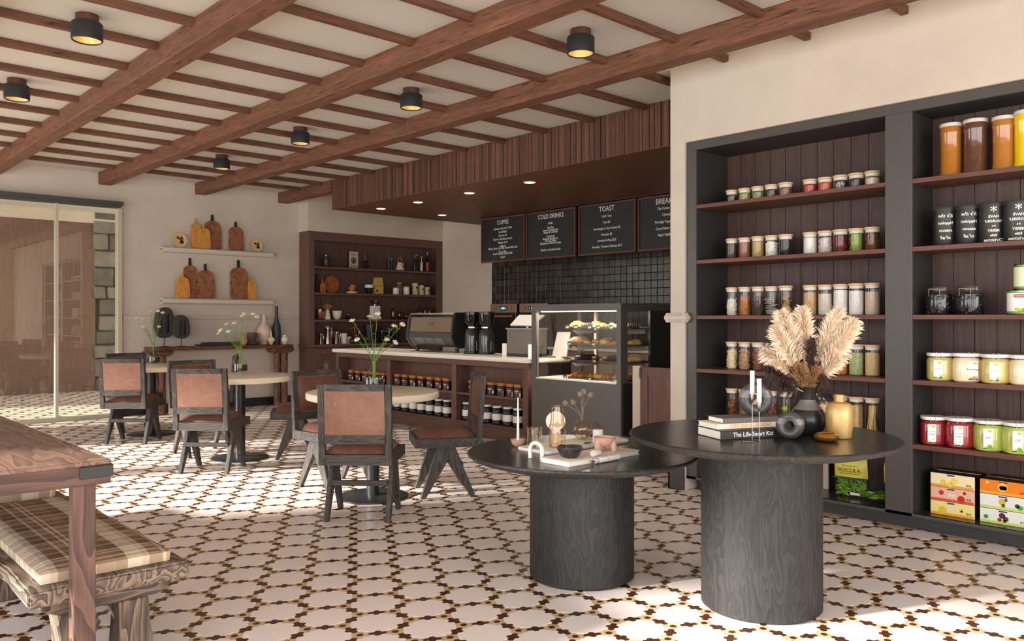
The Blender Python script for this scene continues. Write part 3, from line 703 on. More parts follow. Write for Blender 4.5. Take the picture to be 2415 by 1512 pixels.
chair(0, 0.49, 0.155, -0.976, -0.217, 'dark ash leather chair seen side-on, right of the nearest table before the bar')
chair(0, -0.345, 0.395, 0.756, -0.655, 'dark ash leather chair facing the viewer, behind left of the nearest table')
chair(1, -0.035, -0.58, 0.06, 1, 'dark ash chair with tan leather back turned to the viewer, at the middle table')
chair(1, 0.49, 0.13, -0.976, -0.217, 'dark ash leather chair right of the middle table, half behind another chair back')
chair(1, -0.445, 0.28, 0.685, -0.73, 'dark ash leather chair facing the viewer, behind left of the middle table')
chair(2, 0.055, -0.545, 0.0, 1, 'dark ash chair with tan leather back turned to the viewer, at the farthest table')
chair(2, 0.62, 0.10, -0.97, -0.24, 'dark ash leather chair right of the farthest table, only its back edge showing')
chair(2, -0.36, 0.38, 0.72, -0.69, 'dark ash leather chair facing the viewer, behind left of the farthest table')
# ================================================================== ROUND BLACK DISPLAY TABLES
M_BASH = ash('black_ash', (46, 44, 42), (24, 23, 22), 'Z', 0.55, 12, 3.0, 0.3); M_BTOP = ash('black_ash_top', (38, 36, 34), (24, 23, 22), 'X', 0.26, 8, 1.6, 0.06, spec=0.5)
M_BEDGE = ash('black_ash_edge', (58, 55, 52), (30, 28, 27), 'X', 0.55, 10, 3.0, 0.3)
def round_table(c, rb, rt_, zt, label):
    t = thing('round_table', label, 'table', (*c, 0), 0, 'round black pedestal tables')
    MB().lathe([(rb - 0.012, 0.0), (rb, 0.010), (rb, zt - 0.0465)], 96).build('pedestal', M_BASH, t)
    MB().lathe([(rt_ - 0.085, zt - 0.046), (rt_ - 0.03, zt - 0.030), (rt_ - 0.006, zt - 0.016), (rt_, zt - 0.009), (rt_ - 0.002, zt - 0.003), (rt_ - 0.008, zt - 0.0005)], 128, cap=True).build('top_rim', M_BEDGE, t, angle=50)
    MB().lathe([(rt_ - 0.0085, zt - 0.004), (rt_ - 0.0085, zt)], 128).build('top_surface', M_BTOP, t)
    return t
C1 = (2.984, 2.726); Z1 = 0.61; C2 = (3.256, 1.909); Z2 = 0.75
round_table(C1, 0.255, 0.561, Z1, 'lower round black ash pedestal table, left of the two in front')
round_table(C2, 0.257, 0.575, Z2, 'taller round black ash pedestal table in front of the shelving')
# ================================================================== DINING TABLE AND BENCHES
M_DT = ash('table_oak', (128, 100, 86), (88, 66, 56), 'Y', 0.5, 10, 1.6, 0.25); M_DTX = ash('table_oak_apron', (96, 68, 58), (58, 40, 35), 'X', 0.55, 9, 1.8, 0.3)
M_DTZ = ash('table_oak_leg', (104, 74, 64), (60, 42, 37), 'Z', 0.55, 8, 1.5, 0.35)
dt = thing('dining_table', 'brown oak dining table with a black corner plate, at the left edge', 'table', (0.883, 2.95, 0))
MB().box(-1.0, 0.0, 0.770, 0.0, 2.2, 0.785).build('table_top', M_DT, dt, smooth=False, bevel=0.002, segs=1)
MB().box(-1.0, 0.001, 0.706, -0.001, 0.03, 0.7695).box(-0.03, 0.03, 0.706, -0.001, 2.2, 0.7695).box(-1.0, 2.17, 0.706, -0.03, 2.2, 0.7695).box(-1.0, 0.03, 0.706, -0.97, 2.17, 0.7695).build('apron', M_DTX, dt, smooth=False)
for (x, y) in ((-0.112, 0.012), (-0.112, 2.12), (-0.94, 0.012), (-0.94, 2.12)):
    MB().box(x, y, 0, x + 0.068, y + 0.058, 0.7055).build('leg', M_DTZ, dt, smooth=False, bevel=0.002, segs=1)
MB().box(-0.098, -0.005, 0.728, 0.006, 0.0008, 0.768).box(-0.0006, 0.0008, 0.728, 0.006, 0.10, 0.768).build('corner_plate', M_BLACK, dt, smooth=False, bevel=0.002, segs=1)
M_LOG = ash('bench_driftwood', (140, 122, 106), (58, 47, 40), 'Y', 0.65, 12, 2.0, 0.5); M_LOGX = ash('bench_driftwood_end', (118, 100, 86), (50, 40, 35), 'X', 0.65, 10, 2.4, 0.5); M_LOGZ = ash('bench_driftwood_leg', (128, 110, 94), (54, 44, 38), 'Z', 0.65, 10, 2.0, 0.5)
M_PLAID = plaid('brown_plaid')
def slab(x0, x1, y0, y1, z0, z1, seed, amp=0.02, n=9):
    q = random.Random(seed); L = []; Rr = []
    for i in range(n): y = y0 + (y1 - y0) * i / (n - 1); L.append((x0 + q.uniform(-amp, amp), y)); Rr.append((x1 + q.uniform(-amp, amp), y))
    return MB().prism(Rr + list(reversed(L)), z0, z1, 'z')
def bench(label, x, y, clabel):
    b = thing('bench', label, 'bench', (x, y, 0), 0, 'driftwood benches')
    slab(-0.015, 0.505, -0.02, 1.36, 0.305, 0.3645, 3, 0.012).build('seat_slab', M_LOG, b, smooth=True, bevel=0.008, segs=2)
    for yy in (0.05, 1.14):
        MB().prism([(0.03, 0.304), (0.48, 0.304), (0.46, 0.27), (0.42, 0.245), (0.08, 0.245), (0.03, 0.27)], yy, yy + 0.13, 'y').build('cross_bearer', M_LOGX, b, smooth=True, bevel=0.006, segs=1)
        for xx, sd in ((0.085, 1), (0.29, 4)):
            q = random.Random(sd); pts = [(xx + q.uniform(-.012, .012), z) for z in (0, 0.08, 0.16, 0.244)] + [(xx + 0.105 + q.uniform(-.010, .010), z) for z in (0.244, 0.16, 0.08, 0)]
            MB().prism(pts, yy + 0.01, yy + 0.12, 'y').build('leg', M_LOGZ, b, smooth=True, bevel=0.006, segs=1)
    MB().tube([(0.20, 0.17, 0.15), (0.22, 0.5, 0.16), (0.21, 0.8, 0.14), (0.22, 1.13, 0.15)], [0.055, 0.065, 0.05, 0.06], 7).build('stretcher', M_LOG, b, smooth=True)
    c = MB(); nx, ny, nz = 12, 24, 4
    def P(u, v): e = (1 - u ** 8) * (1 - v ** 10); return 0.034 + 0.022 * max(0, e) ** 0.6
    for j in range(ny + 1):
        for i in range(nx + 1):
            u = -1 + 2 * i / nx; v = -1 + 2 * j / ny; c.v.append((0.215 * u, 0.64 * v, P(u, v)))
    for j in range(ny):
        for i in range(nx): a = j * (nx + 1) + i; c.f.append((a, a + 1, a + nx + 2, a + nx + 1))
    ring = [i for i in range(nx + 1)] + [j * (nx + 1) + nx for j in range(1, ny + 1)] + [ny * (nx + 1) + i for i in range(nx - 1, -1, -1)] + [j * (nx + 1) for j in range(ny - 1, 0, -1)]
    o0 = len(c.v); c.v += [(c.v[i][0] * 0.985, c.v[i][1] * 0.995, 0.0) for i in ring]; n = len(ring)
    c.f += [(o0 + k, o0 + (k + 1) % n, ring[(k + 1) % n], ring[k]) for k in range(n)] + [tuple(reversed(range(o0, o0 + n)))]
    tag(c.build('bench_cushion', M_PLAID, None, (x + 0.24, y + 0.67, 0.3655), smooth=True, angle=50), clabel, 'cushion', 'plaid bench cushions')
bench('rough driftwood bench under the near plaid cushion, beside the dining table', 0.675, 3.055, 'long brown and cream plaid cushion on the near driftwood bench')
bench('rough driftwood bench mostly hidden behind the near bench', 0.655, 4.55, 'brown plaid cushion just showing beyond the near one, under the table edge')
# ================================================================== CONSOLE TABLE ON THE FAR WALL
M_ROSE = ash('console_rosewood', (124, 82, 66), (64, 40, 33), 'X', 0.4, 9, 1.6, 0.2); M_ROSEZ = ash('console_rosewood_leg', (140, 96, 76), (70, 46, 38), 'Z', 0.45, 8, 2.2, 0.4)
cs = thing('console_table', 'live-edge rosewood console on rounded log legs against the far wall', 'console', (4.72, 10.98, 0))
q = random.Random(5); fr_ = [(-0.99 + 1.99 * i / 12, -0.135 + q.uniform(-.014, .014)) for i in range(13)]
MB().prism(fr_ + [(1.0, 0.178), (-0.98, 0.178)], 0.838, 0.886, 'z').build('table_top', M_ROSE, cs, smooth=True, bevel=0.006, segs=2)
for x in (-0.86, 0.87):
    for dx, r in ((-0.062, 0.045), (0.045, 0.058)):
        MB().lathe([(r * 1.1, 0.0), (r, 0.06), (r * 0.92, 0.4), (r * 1.02, 0.76)], 10, (x + dx, 0.0)).build('leg', M_ROSEZ, cs)
    MB().prism([(x - 0.16, 0.78), (x - 0.17, 0.81), (x - 0.16, 0.837), (x + 0.16, 0.837), (x + 0.17, 0.81), (x + 0.15, 0.78), (x + 0.08, 0.76), (x - 0.09, 0.76)], -0.09, 0.11, 'y').build('capital', M_ROSE, cs, smooth=True, bevel=0.006, segs=1)
# ================================================================== CEILING LAMPS AND DOWNLIGHTS
M_LBLK = plain('lamp_black', (34, 36, 35), 0.55); M_LBRN = plain('lamp_mount_brown', (84, 50, 40), 0.5); M_GOLD = plain('lamp_gold', (212, 176, 110), 0.4, 0.3)
M_LENS = emit('lamp_lens', (255, 240, 214), 4.0)
lp0 = thing('ceiling_lamp', '', 'ceiling lamp', (1.488, 5.43, ZC), 0, 'black surface spotlights')
MB().lathe([(0.066, -0.048), (0.066, 0.0)], 28).build('mount', M_LBRN, lp0)
MB().lathe([(0.078, -0.150), (0.084, -0.158), (0.089, -0.152), (0.089, -0.056), (0.084, -0.0485)], 36, cap=False).build('housing', M_LBLK, lp0)
MB().lathe([(0.0885, -0.056), (0.084, -0.0482), (0.0, -0.0482)], 36, cap=False).build('top_cap', M_LBLK, lp0)
MB().lathe([(0.078, -0.150), (0.060, -0.105)], 36, cap=False).build('reflector', M_GOLD, lp0)
MB().lathe([(0.060, -0.110), (0.060, -0.105)], 24).build('lens', M_LENS, lp0)
LPS = [(1.488, 5.43, 'black cylindrical ceiling spotlight, largest at the top left'), (1.488, 7.255, 'black cylindrical ceiling spotlight at the left edge above the glass door'),
       (3.885, 3.558, 'black cylindrical ceiling spotlight at the top right before the white wall'), (3.885, 5.402, 'black cylindrical ceiling spotlight, second from front in the right-hand row'),
       (3.885, 7.231, 'black cylindrical ceiling spotlight, third from front in the right-hand row'), (3.885, 9.052, 'small black ceiling spotlight, farthest of the right-hand row')]
for k, (x, y, l) in enumerate(LPS):
    if k == 0: lp0['label'] = l
    else: copy_tree(lp0, l, (x, y, ZC))
dn0 = thing('downlight', '', 'downlight', (6.09, 9.147, ZS), 0, 'recessed downlights in the bulkhead')
MB().lathe([(0.062, -0.004), (0.068, -0.0006)], 24).build('trim_ring', M_WHITE, dn0)
MB().lathe([(0.054, -0.0065), (0.058, -0.0042)], 24).build('lens', emit('downlight_lens', (255, 232, 200), 2.2), dn0)
dl_ = bpy.data.lights.new('downlight_beam', 'SPOT'); dl_.energy = 42; dl_.spot_size = R(130); dl_.spot_blend = 1.0; dl_.shadow_soft_size = .05; dl_.color = (1, .88, .72)
dlo = bpy.data.objects.new('downlight_beam', dl_); COL.objects.link(dlo); dlo.parent = dn0; dlo.location = (0, 0, -.02)
for k, (x, y, l) in enumerate([(6.09, 9.147, 'recessed downlight nearest the far end of the timber bulkhead, front row'), (6.09, 8.325, 'recessed downlight, second from the far end of the bulkhead front row'),
        (6.08, 7.31, 'recessed downlight, third from the far end of the bulkhead front row'), (6.08, 6.304, 'recessed downlight at the right, nearest the white pillar'), (7.096, 9.127, 'lone recessed downlight deeper under the bulkhead near the dresser')]):
    if k == 0: dn0['label'] = l
    else: copy_tree(dn0, l, (x, y, ZS))
# ================================================================== SMALL THINGS: helpers
def spX(px, x): y = onX(px, HY, x).y; return y, depth((x, y)) / F
def spY(px, y): x = onY(px, HY, y).x; return x, depth((x, y)) / F
def zat(py, mpp): return H + (HY - py) * mpp
def item(name, mb, mat, label, cat, loc, rz=0, group=None, **k):
    return tag(mb.build(name, mat, None, loc, (0, 0, rz), **k), label, cat, group)
def up_on(n, k):   # points on and inside a cylinder for packed contents
    return None
def fill_mesh(kind, r, h, seed):
    q = random.Random(seed); m = MB()
    if kind in ('powder', 'grain'):
        m.lathe([(r * 0.98, 0), (r, 0.004), (r, h - 0.006), (r * 0.9, h)], 24); return m
    n = {'nut': 95, 'cashew': 85, 'pretzel': 60, 'chip': 110, 'cookie': 14, 'stick': 70, 'cube': 80, 'leaf': 36, 'star': 60, 'lime': 4, 'crisp': 16, 'shell': 60, 'olive': 90, 'stripe': 16, 'cinnamon': 16, 'nest': 8}.get(kind, 60)
    if kind == 'spaghetti':
        for i in range(46):
            a = q.uniform(0, 2 * PI); rr = r * math.sqrt(q.uniform(0.2, 1)) * 0.82; b = a + 1.1
            m.tube([(rr * math.cos(a), rr * math.sin(a), 0), (rr * 0.62 * math.cos(b), rr * 0.62 * math.sin(b), h)], r * 0.075, 5)
        return m
    if kind == 'lasagne':
        for i in range(7):
            y = (-0.55 + i * 0.17) * r; w_ = math.sqrt(max(0.05, 1 - (y / r) ** 2)) * r * 0.86
            m.box(-w_, y - r * 0.05, 0, w_, y + r * 0.05, h * q.uniform(0.9, 1))
        return m
    if kind not in ('lime', 'crisp', 'cookie', 'stripe', 'nest', 'cinnamon'): m.lathe([(r * 0.80, 0), (r * 0.80, h * 0.93), (0, h * 0.95)], 12)
    for i in range(n):
        a = q.uniform(0, 2 * PI); z = h * (0.04 + 0.92 * (i + q.random()) / n); rr = r * 0.83
        if i > n * 0.9: rr = r * q.uniform(0.1, 0.8); z = h * 0.95
        Mx = T(rr * math.cos(a), rr * math.sin(a), z) @ rotz(a) @ Matrix.Rotation(q.uniform(-1, 1), 4, 'X') @ Matrix.Rotation(q.uniform(-.4, .4), 4, 'Y')
        s = r * 0.17
        if kind in ('nut', 'olive', 'chip', 'shell'): m.ball((0, 0, 0), (s, s * q.uniform(0.9, 1.25), s), 6, 4, Mx)
        elif kind == 'cashew':
            m.tube([(0, -s * 1.3, s * .4), (s * .3, -s * .6, -s * .3), (s * .3, s * .6, -s * .3), (0, s * 1.3, s * .4)], [s * .4, s * .62, s * .62, s * .4], 5, Mx)
        elif kind == 'pretzel': m.torus((0, 0, 0), s * 1.15, s * 0.42, 8, 4, Mx @ Matrix.Rotation(PI / 2, 4, 'Y'))
        elif kind == 'stick': m.tube([(0, -s * 2.0, 0), (0, s * 2.0, 0)], s * 0.5, 6, Mx)
        elif kind == 'cube': m.cbox((0, 0, 0), (s * 1.6, s * 1.6, s * 1.6), Mx)
        elif kind == 'leaf':
            m.add([(0.002, 0, -s * 3), (s * .5, -s * 1.1, 0), (s * .3, 0, s * .6), (s * .5, s * 1.1, 0), (0, 0, s * 3)], [(0, 1, 2), (0, 2, 3), (1, 4, 2), (2, 4, 3)], Mx)
        elif kind == 'star':
            for k in range(4): m.tube([(0, 0, 0), (s * .3, 1.5 * s * math.cos(k * PI / 2), 1.5 * s * math.sin(k * PI / 2))], [s * .45, s * .12], 4, Mx)
        elif kind == 'lime': m.ball((r * .12 * (-1) ** i, r * 0.1, r * 0.45 + i * r * 0.80), r * 0.46, 14, 10)
        elif kind in ('cookie', 'crisp'):
            Mc = T(r * q.uniform(-.25, .25), r * q.uniform(-.35, .2), h * (0.08 + 0.80 * (i + .5) / n)) @ rotz(a) @ Matrix.Rotation(q.uniform(0.5, 1.4) if kind == 'cookie' else q.uniform(-.3, .3), 4, 'X')
            m.lathe([(r * 0.60, -s * 0.16), (r * 0.66, 0), (r * 0.60, s * 0.16)], 14, M=Mc)
        elif kind == 'stripe':
            m.torus((0, 0, h * (0.06 + 0.86 * (i % 12) / 12)), r * 0.84, s * 0.16, 18, 4, Matrix.Rotation(q.uniform(-.25, .25), 4, 'X'))
        elif kind == 'cinnamon':
            x = r * q.uniform(-.75, .75); y = -math.sqrt(max(0, (r * .8) ** 2 - x * x)) * q.uniform(0.4, 1); m.tube([(x, y, 0), (x + q.uniform(-.1, .1) * r, y, h * q.uniform(.8, 1))], s * .55, 6)
        elif kind == 'nest': m.torus((r * q.uniform(-.2, .2), r * q.uniform(-.2, .1), h * (0.06 + 0.85 * i / n)), r * 0.5, r * 0.26, 12, 6, Matrix.Rotation(q.uniform(-.3, .3), 4, 'X'))
    return m
M_SEAL = plain('seal_white', (226, 218, 206), 0.6)
JARM = {}
def jar(px0, px1, ytop, zs, xc, kind, cmat, fill, label, group):
    y, mpp = spX((px0 + px1) / 2, xc); r = (px1 - px0) / 2 * mpp; ht = zat(ytop, mpp) - zs
    t = thing('storage_jar', label, 'jar', (xc, y, zs), 0, group); rb = r * 0.93
    lz = ht - 0.013
    MB().lathe([(rb * 0.96, 0.0), (rb, 0.004), (rb, lz - 0.016)], 28, cap=False).build('glass_body', M_GLASS, t)
    MB().lathe([(rb * 0.9, lz - 0.020), (rb * 0.97, lz - 0.001)], 28).build('seal', M_SEAL, t)
    MB().lathe([(r * 0.98, lz), (r, lz + 0.003), (r, ht - 0.002), (r * 0.98, ht)], 28).build('lid', M_BAMBOO, t)
    c = fill_mesh(kind, rb * 0.94, (lz - 0.02) * fill, hash(label) % 1000 if False else int(px0 * 7 + zs * 100)).build('contents', cmat, t, (0, 0, 0.003), angle=50); c['kind'] = 'stuff'
    return t
def cmt(n, c, **k): return plain('fill_' + n, c, k.pop('rough', 0.6), **k)
G4 = lambda v: 1580 + v / 3.517
LX = [(463, 566), (567, 674), (676, 786), (787, 900), (901, 1019), (1103, 1224), (1227, 1350), (1353, 1480), (1482, 1612), (1616, 1746)]
LXP = [(G4(a), G4(b)) for a, b in LX]
R1Y = [449.4, 445.2, 440.9, 436.6, 431.8, 424.1, 419.6, 414.7, 409.9, 404.8]
R2Y = [563.7, 561.2, 558.3, 556, 553.5, 548.4, 545.5, 542.1, 539.3, 536.4]
R3Y = [678.3, 677.2, 676.3, 675.5, 674.3, 672.9, 671.8, 670.3, 668.9, 667.5]
R4Y = [806, 806.5, 807.3, 808, 808.8, 809.6, 810.3, 811, 811.8, 813]
R5Y = [915.5, 917.5, 919.4, 921.4, 923.4, 926.6, 929.6, 932.4, 935.2, 937.8]
ROWS = [
 (2.086, R1Y, 'top shelf', [('leaf', 'herb', (54, 66, 40), 0.7, 'dark green herbs'), ('olive', 'olive', (176, 168, 84), 0.95, 'yellow-green olives'), ('grain', 'pea', None, 0.9, 'green dried peas'), ('cinnamon', 'cinn', (104, 62, 44), 0.95, 'brown cinnamon sticks'), ('powder', 'cocoa', (128, 84, 66), 0.95, 'cocoa powder'),
   ('powder', 'chili', (184, 40, 26), 0.9, 'bright red chilli powder'), ('powder', 'paprika', (196, 86, 28), 0.95, 'orange paprika'), ('grain', 'bwbean', None, 0.8, 'black and white beans'), ('powder', 'poppy', (36, 34, 34), 0.8, 'black poppy seed'), ('grain', 'soy', None, 0.85, 'cream soya beans')]),
 (1.684, R2Y, 'second shelf', [('powder', 'coffee', (74, 52, 44), 0.9, 'dark ground coffee'), ('powder', 'terracotta', (150, 92, 70), 0.98, 'reddish brown powder'), ('powder', 'mustard', (180, 150, 84), 0.95, 'mustard-yellow powder'), ('cube', 'sugar', (232, 224, 216), 0.92, 'white sugar cubes'), ('chip', 'blackbean', (34, 30, 32), 0.9, 'black dried fruit'),
   ('powder', 'salt', (236, 234, 230), 0.95, 'fine white salt'), ('cashew', 'garlic', (222, 204, 204), 0.9, 'pale pink garlic cloves'), ('stick', 'chilli2', (120, 30, 34), 0.9, 'dark red chillies'), ('leaf', 'bay', (150, 170, 70), 1.0, 'green bay leaves'), ('star', 'anise', (122, 74, 40), 0.95, 'brown star anise')]),
 (1.281, R3Y, 'third shelf', [('pretzel', 'mallow', (230, 224, 210), 0.72, 'white cereal rings'), ('pretzel', 'pretz', (196, 124, 60), 0.82, 'orange pretzels'), ('chip', 'choc', (74, 52, 46), 0.78, 'dark chocolate drops'), ('stripe', 'liq', (220, 214, 206), 0.8, 'black and white liquorice rings'), ('cookie', 'cookie', (206, 164, 106), 0.86, 'round tan biscuits'),
   ('grain', 'oat', None, 0.88, 'tan wheat grains'), ('grain', 'rice', None, 0.83, 'pale rice'), ('powder', 'flour', (238, 236, 232), 0.95, 'white flour'), ('powder', 'sugar2', (240, 238, 236), 0.9, 'white caster sugar'), ('powder', 'brown_sugar', (214, 190, 166), 0.85, 'beige brown sugar')]),
 (0.895, R4Y, 'fourth shelf', [('cashew', 'cashew', (236, 216, 180), 0.88, 'cashew nuts'), ('nut', 'walnut', (186, 148, 108), 0.9, 'tan walnuts'), ('nut', 'hazel', (132, 78, 54), 0.9, 'reddish brown hazelnuts'), ('cashew', 'pist', (204, 190, 130), 0.85, 'pale pistachios'), ('nut', 'almond', (150, 96, 62), 0.85, 'brown almonds'),
   ('grain', 'chick', None, 0.9, 'beige chickpeas'), ('grain', 'bean', None, 0.9, 'dark red beans'), ('grain', 'lentil', None, 0.92, 'orange lentils'), ('grain', 'gpea', None, 0.85, 'green split peas'), ('grain', 'ypea', None, 0.88, 'yellow split peas')]),
 (0.515, R5Y, 'fifth shelf', [('crisp', 'crisp', (196, 118, 60), 0.85, 'orange fruit crisps'), ('nut', 'fig', (150, 100, 70), 0.8, 'dried figs'), ('shell', 'shells', (232, 216, 170), 0.85, 'cream pasta shells'), ('crisp', 'apricot', (206, 104, 58), 0.8, 'dried orange apricots'), ('lime', 'lime', (158, 190, 30), 1.0, 'bright green limes'),
   ('nest', 'tagl', (230, 204, 150), 0.85, 'pasta nests'), ('stick', 'penne', (230, 200, 152), 0.9, 'penne pasta'), ('stick', 'maca', (226, 196, 140), 0.85, 'macaroni'), ('lasagne', 'lasa', (234, 206, 146), 0.92, 'lasagne sheets'), ('spaghetti', 'spag', (226, 196, 132), 0.9, 'spaghetti')]),
]
GR = {'pea': ([(118, 132, 70), (140, 150, 84), (96, 112, 58)], 170), 'bwbean': ([(24, 22, 24), (30, 26, 28), (232, 226, 214)], 95), 'soy': ([(222, 206, 184), (206, 186, 160), (232, 220, 200)], 150), 'oat': ([(214, 174, 124), (196, 152, 102), (224, 190, 144)], 260),
      'rice': ([(226, 216, 200), (236, 230, 218), (210, 198, 180)], 300), 'chick': ([(224, 190, 150), (208, 170, 126), (232, 204, 168)], 120), 'bean': ([(120, 50, 44), (96, 38, 36), (140, 66, 56)], 120), 'lentil': ([(226, 140, 84), (208, 118, 62), (236, 160, 104)], 260),
      'gpea': ([(168, 180, 120), (198, 204, 156), (140, 156, 96)], 170), 'ypea': ([(224, 188, 130), (236, 206, 156), (206, 168, 110)], 170)}
XJ = 5.215
for (zs, ys, where, its) in ROWS:
    for k, (kind, nm, c, fill, what) in enumerate(its):
        cm = specks('fill_' + nm, GR[nm][0], GR[nm][1], 0.6, 0.6) if nm in GR else cmt(nm, c, var=0.12, vs=40)
        jar(LXP[k][0], LXP[k][1], ys[k], zs, XJ, kind, cm, fill, 'bamboo-lidded jar of %s, %s of the left bay' % (what, where), 'bamboo-lidded jars on the ' + where)
# ------------------------------------------------------------------ right bay
XJ2 = 5.125
def wide_jar(px0, px1, ytop, zs, col, label, text, tcol, art, tilt, side):
    y, mpp = spX((px0 + px1) / 2, XJ2); r = (px1 - px0) / 2 * mpp * 0.97; ht = zat(ytop, mpp) - zs
    t = thing('preserve_jar', label, 'jar', (XJ2, y, zs), -PI / 2 + tilt, 'white-lidded preserve jars'); b = r * 0.98; n = ht - 0.026
    MB().lathe([(b * .82, 0), (b * .96, .008), (b, .022), (b, n - .018), (b * .95, n - .008), (b * .84, n)], 32, sq=3.2).build('filling', plain('preserve_%d_%d_%d' % col, col, 0.12, coat=0.6, spec=0.6), t)
    MB().lathe([(b * .86, n + .0003), (b * .86, n + .006)], 32, sq=3.0).build('neck', M_GLASS, t)
    MB().lathe([(b * .95, n + .0065), (b * .99, n + .009), (b * .99, ht - .002), (b * .96, ht)], 32, sq=3.0).build('lid', M_WHITE, t)
    for s in (-.014, .014): MB().tube([(s + side * .25 * b, -b * 1.01, n - .004), (s + side * .25 * b, -b * 1.02, ht + .006), (s + side * .25 * b, -b * .6, ht + .006)], 0.0014, 5).build('wire_clip', M_STEEL, t)
    cx_ = side * b * 0.36; w_ = b * 0.66; yf = -b * 1.006; z0, z1 = 0.016, n - 0.016
    lb = MB().box(cx_ - w_ / 2, yf - .0012, z0, cx_ + w_ / 2, yf + .004, z1).build('label', M_WHITE, t, smooth=False)
    MB().box(cx_ - w_ / 2, yf - .0018, z0 + .001, cx_ + w_ / 2, yf - .00125, z0 + .008).build('band', M_BLACK, lb, smooth=False)
    MB().lathe([(w_ * .23, 0), (w_ * .23, .0006)], 20, M=T(cx_ + w_ * .18, yf - .0013, z1 - .013) @ Matrix.Rotation(PI / 2, 4, 'X') @ Matrix.Diagonal((1, .6, 1, 1))).build('badge', plain('badge_green', (176, 200, 70), 0.5), lb)
    for k, (ax, az, ar, ac) in enumerate(art):
        MB().lathe([(ar * w_, 0), (ar * w_, .0005)], 18, M=T(cx_ + ax * w_, yf - .00128 - .0001 * k, z0 + .008 + az * w_) @ Matrix.Rotation(PI / 2, 4, 'X')).build('picture', plain('art_%d_%d_%d' % ac, ac, 0.5), lb)
    lettering(text, w_ * 0.34, tcol, lb, (cx_ - w_ * .02, yf - .002, (z0 + z1) / 2 + .006), (1, 0, 0), (0, 0, 1), shear=0.15)
M_INK = plain('ink_black', (26, 26, 26), 0.6); M_INKG = plain('ink_grey', (150, 150, 148), 0.6)
aG = [(-.2, .05, .16, (214, 200, 60)), (.16, .10, .30, (150, 190, 30)), (.2, .04, .22, (90, 160, 30))]
aW = [(.2, .05, .26, (90, 190, 60)), (.0, .15, .25, (238, 240, 236)), (-.3, .06, .13, (220, 190, 40))]
aT = [(.1, .05, .3, (60, 190, 150)), (-.08, .15, .2, (240, 244, 240)), (.25, .1, .17, (240, 244, 240)), (-.33, .07, .13, (226, 196, 50))]
aP = [(-.25, .07, .18, (206, 204, 50)), (.2, .12, .24, (196, 120, 140)), (.28, .3, .14, (232, 214, 200))]
wide_jar(2187.5, 2245.5, 832, 0.895, (204, 188, 112), 'pale yellow preserve jar at the left of the fourth shelf, right bay', 'Sauce', M_INKG, aW, 0.55, -1)
wide_jar(2247.5, 2309.6, 832.6, 0.895, (226, 208, 172), 'cream preserve jar with purple asparagus label, second on the fourth shelf', 'Asparagus', M_INK, aP, 0.45, 1)
wide_jar(2316, 2380, 835, 0.895, (208, 190, 108), 'pale yellow preserve jar, third on the fourth shelf of the right bay', 'Sauce', M_INKG, aW, 0.55, -1)
wide_jar(2382.6, 2447, 837, 0.895, (228, 210, 174), 'cream preserve jar cut by the right edge, fourth shelf', 'Asparagus', M_INK, aP, 0.45, 1)
wide_jar(2172.6, 2229, 981, 0.515, (150, 30, 42), 'dark red preserve jar at the left end of the fifth shelf, right bay', 'Summer\nVeggie', M_INKG, aT, 0.6, -1)
wide_jar(2232.6, 2294, 984, 0.515, (156, 32, 46), 'dark red preserve jar, second on the fifth shelf of the right bay', 'Summer\nVeggie', M_INKG, aT, 0.6, -1)
wide_jar(2299.6, 2364, 990, 0.515, (176, 190, 84), 'light green dill preserve jar, third on the fifth shelf of the right bay', 'Dill', M_INK, aG, 0.6, -1)
wide_jar(2366, 2436, 995, 0.515, (180, 194, 88), 'light green dill preserve jar cut by the right edge, fifth shelf', 'Dill', M_INK, aG, 0.6, -1)
for (a, b, yt, col, l) in ((2218.6, 2268, 293, (166, 106, 34), 'tall amber honey jar at the left of the top shelf, right bay'), (2274, 2327, 283, (92, 58, 42), 'tall dark brown spread jar on the top shelf of the right bay'),
        (2342, 2393, 276, (172, 112, 46), 'tall amber honey jar, third on the top shelf of the right bay'), (2394, 2448, 262, (228, 196, 20), 'tall bright yellow mustard jar cut by the right edge')):
    y, mpp = spX((a + b) / 2, XJ2); r = (b - a) / 2 * mpp; ht = zat(yt, mpp) - 2.086
    t = thing('tall_jar', l, 'jar', (XJ2, y, 2.0862), 0, 'tall jars on the top right shelf'); n = ht - 0.022
    MB().lathe([(r * .9, 0), (r * .97, .006), (r * .97, .020), (r * .92, .028), (r * .92, n - .05), (r * .97, n - .04), (r * .97, n - .018), (r * .90, n)], 28).build('filling', plain('spread_%d_%d_%d' % col, col, 0.15, coat=0.7), t)
    MB().lathe([(r * .99, n + .0005), (r * .99, ht - .003), (r * .95, ht)], 28).build('lid', plain('lid_silver', (206, 200, 192), 0.35), t)
M_CAN = plain('canister_black', (30, 30, 30), 0.4); M_CHALK = plain('chalk_white', (226, 224, 216), 0.7)
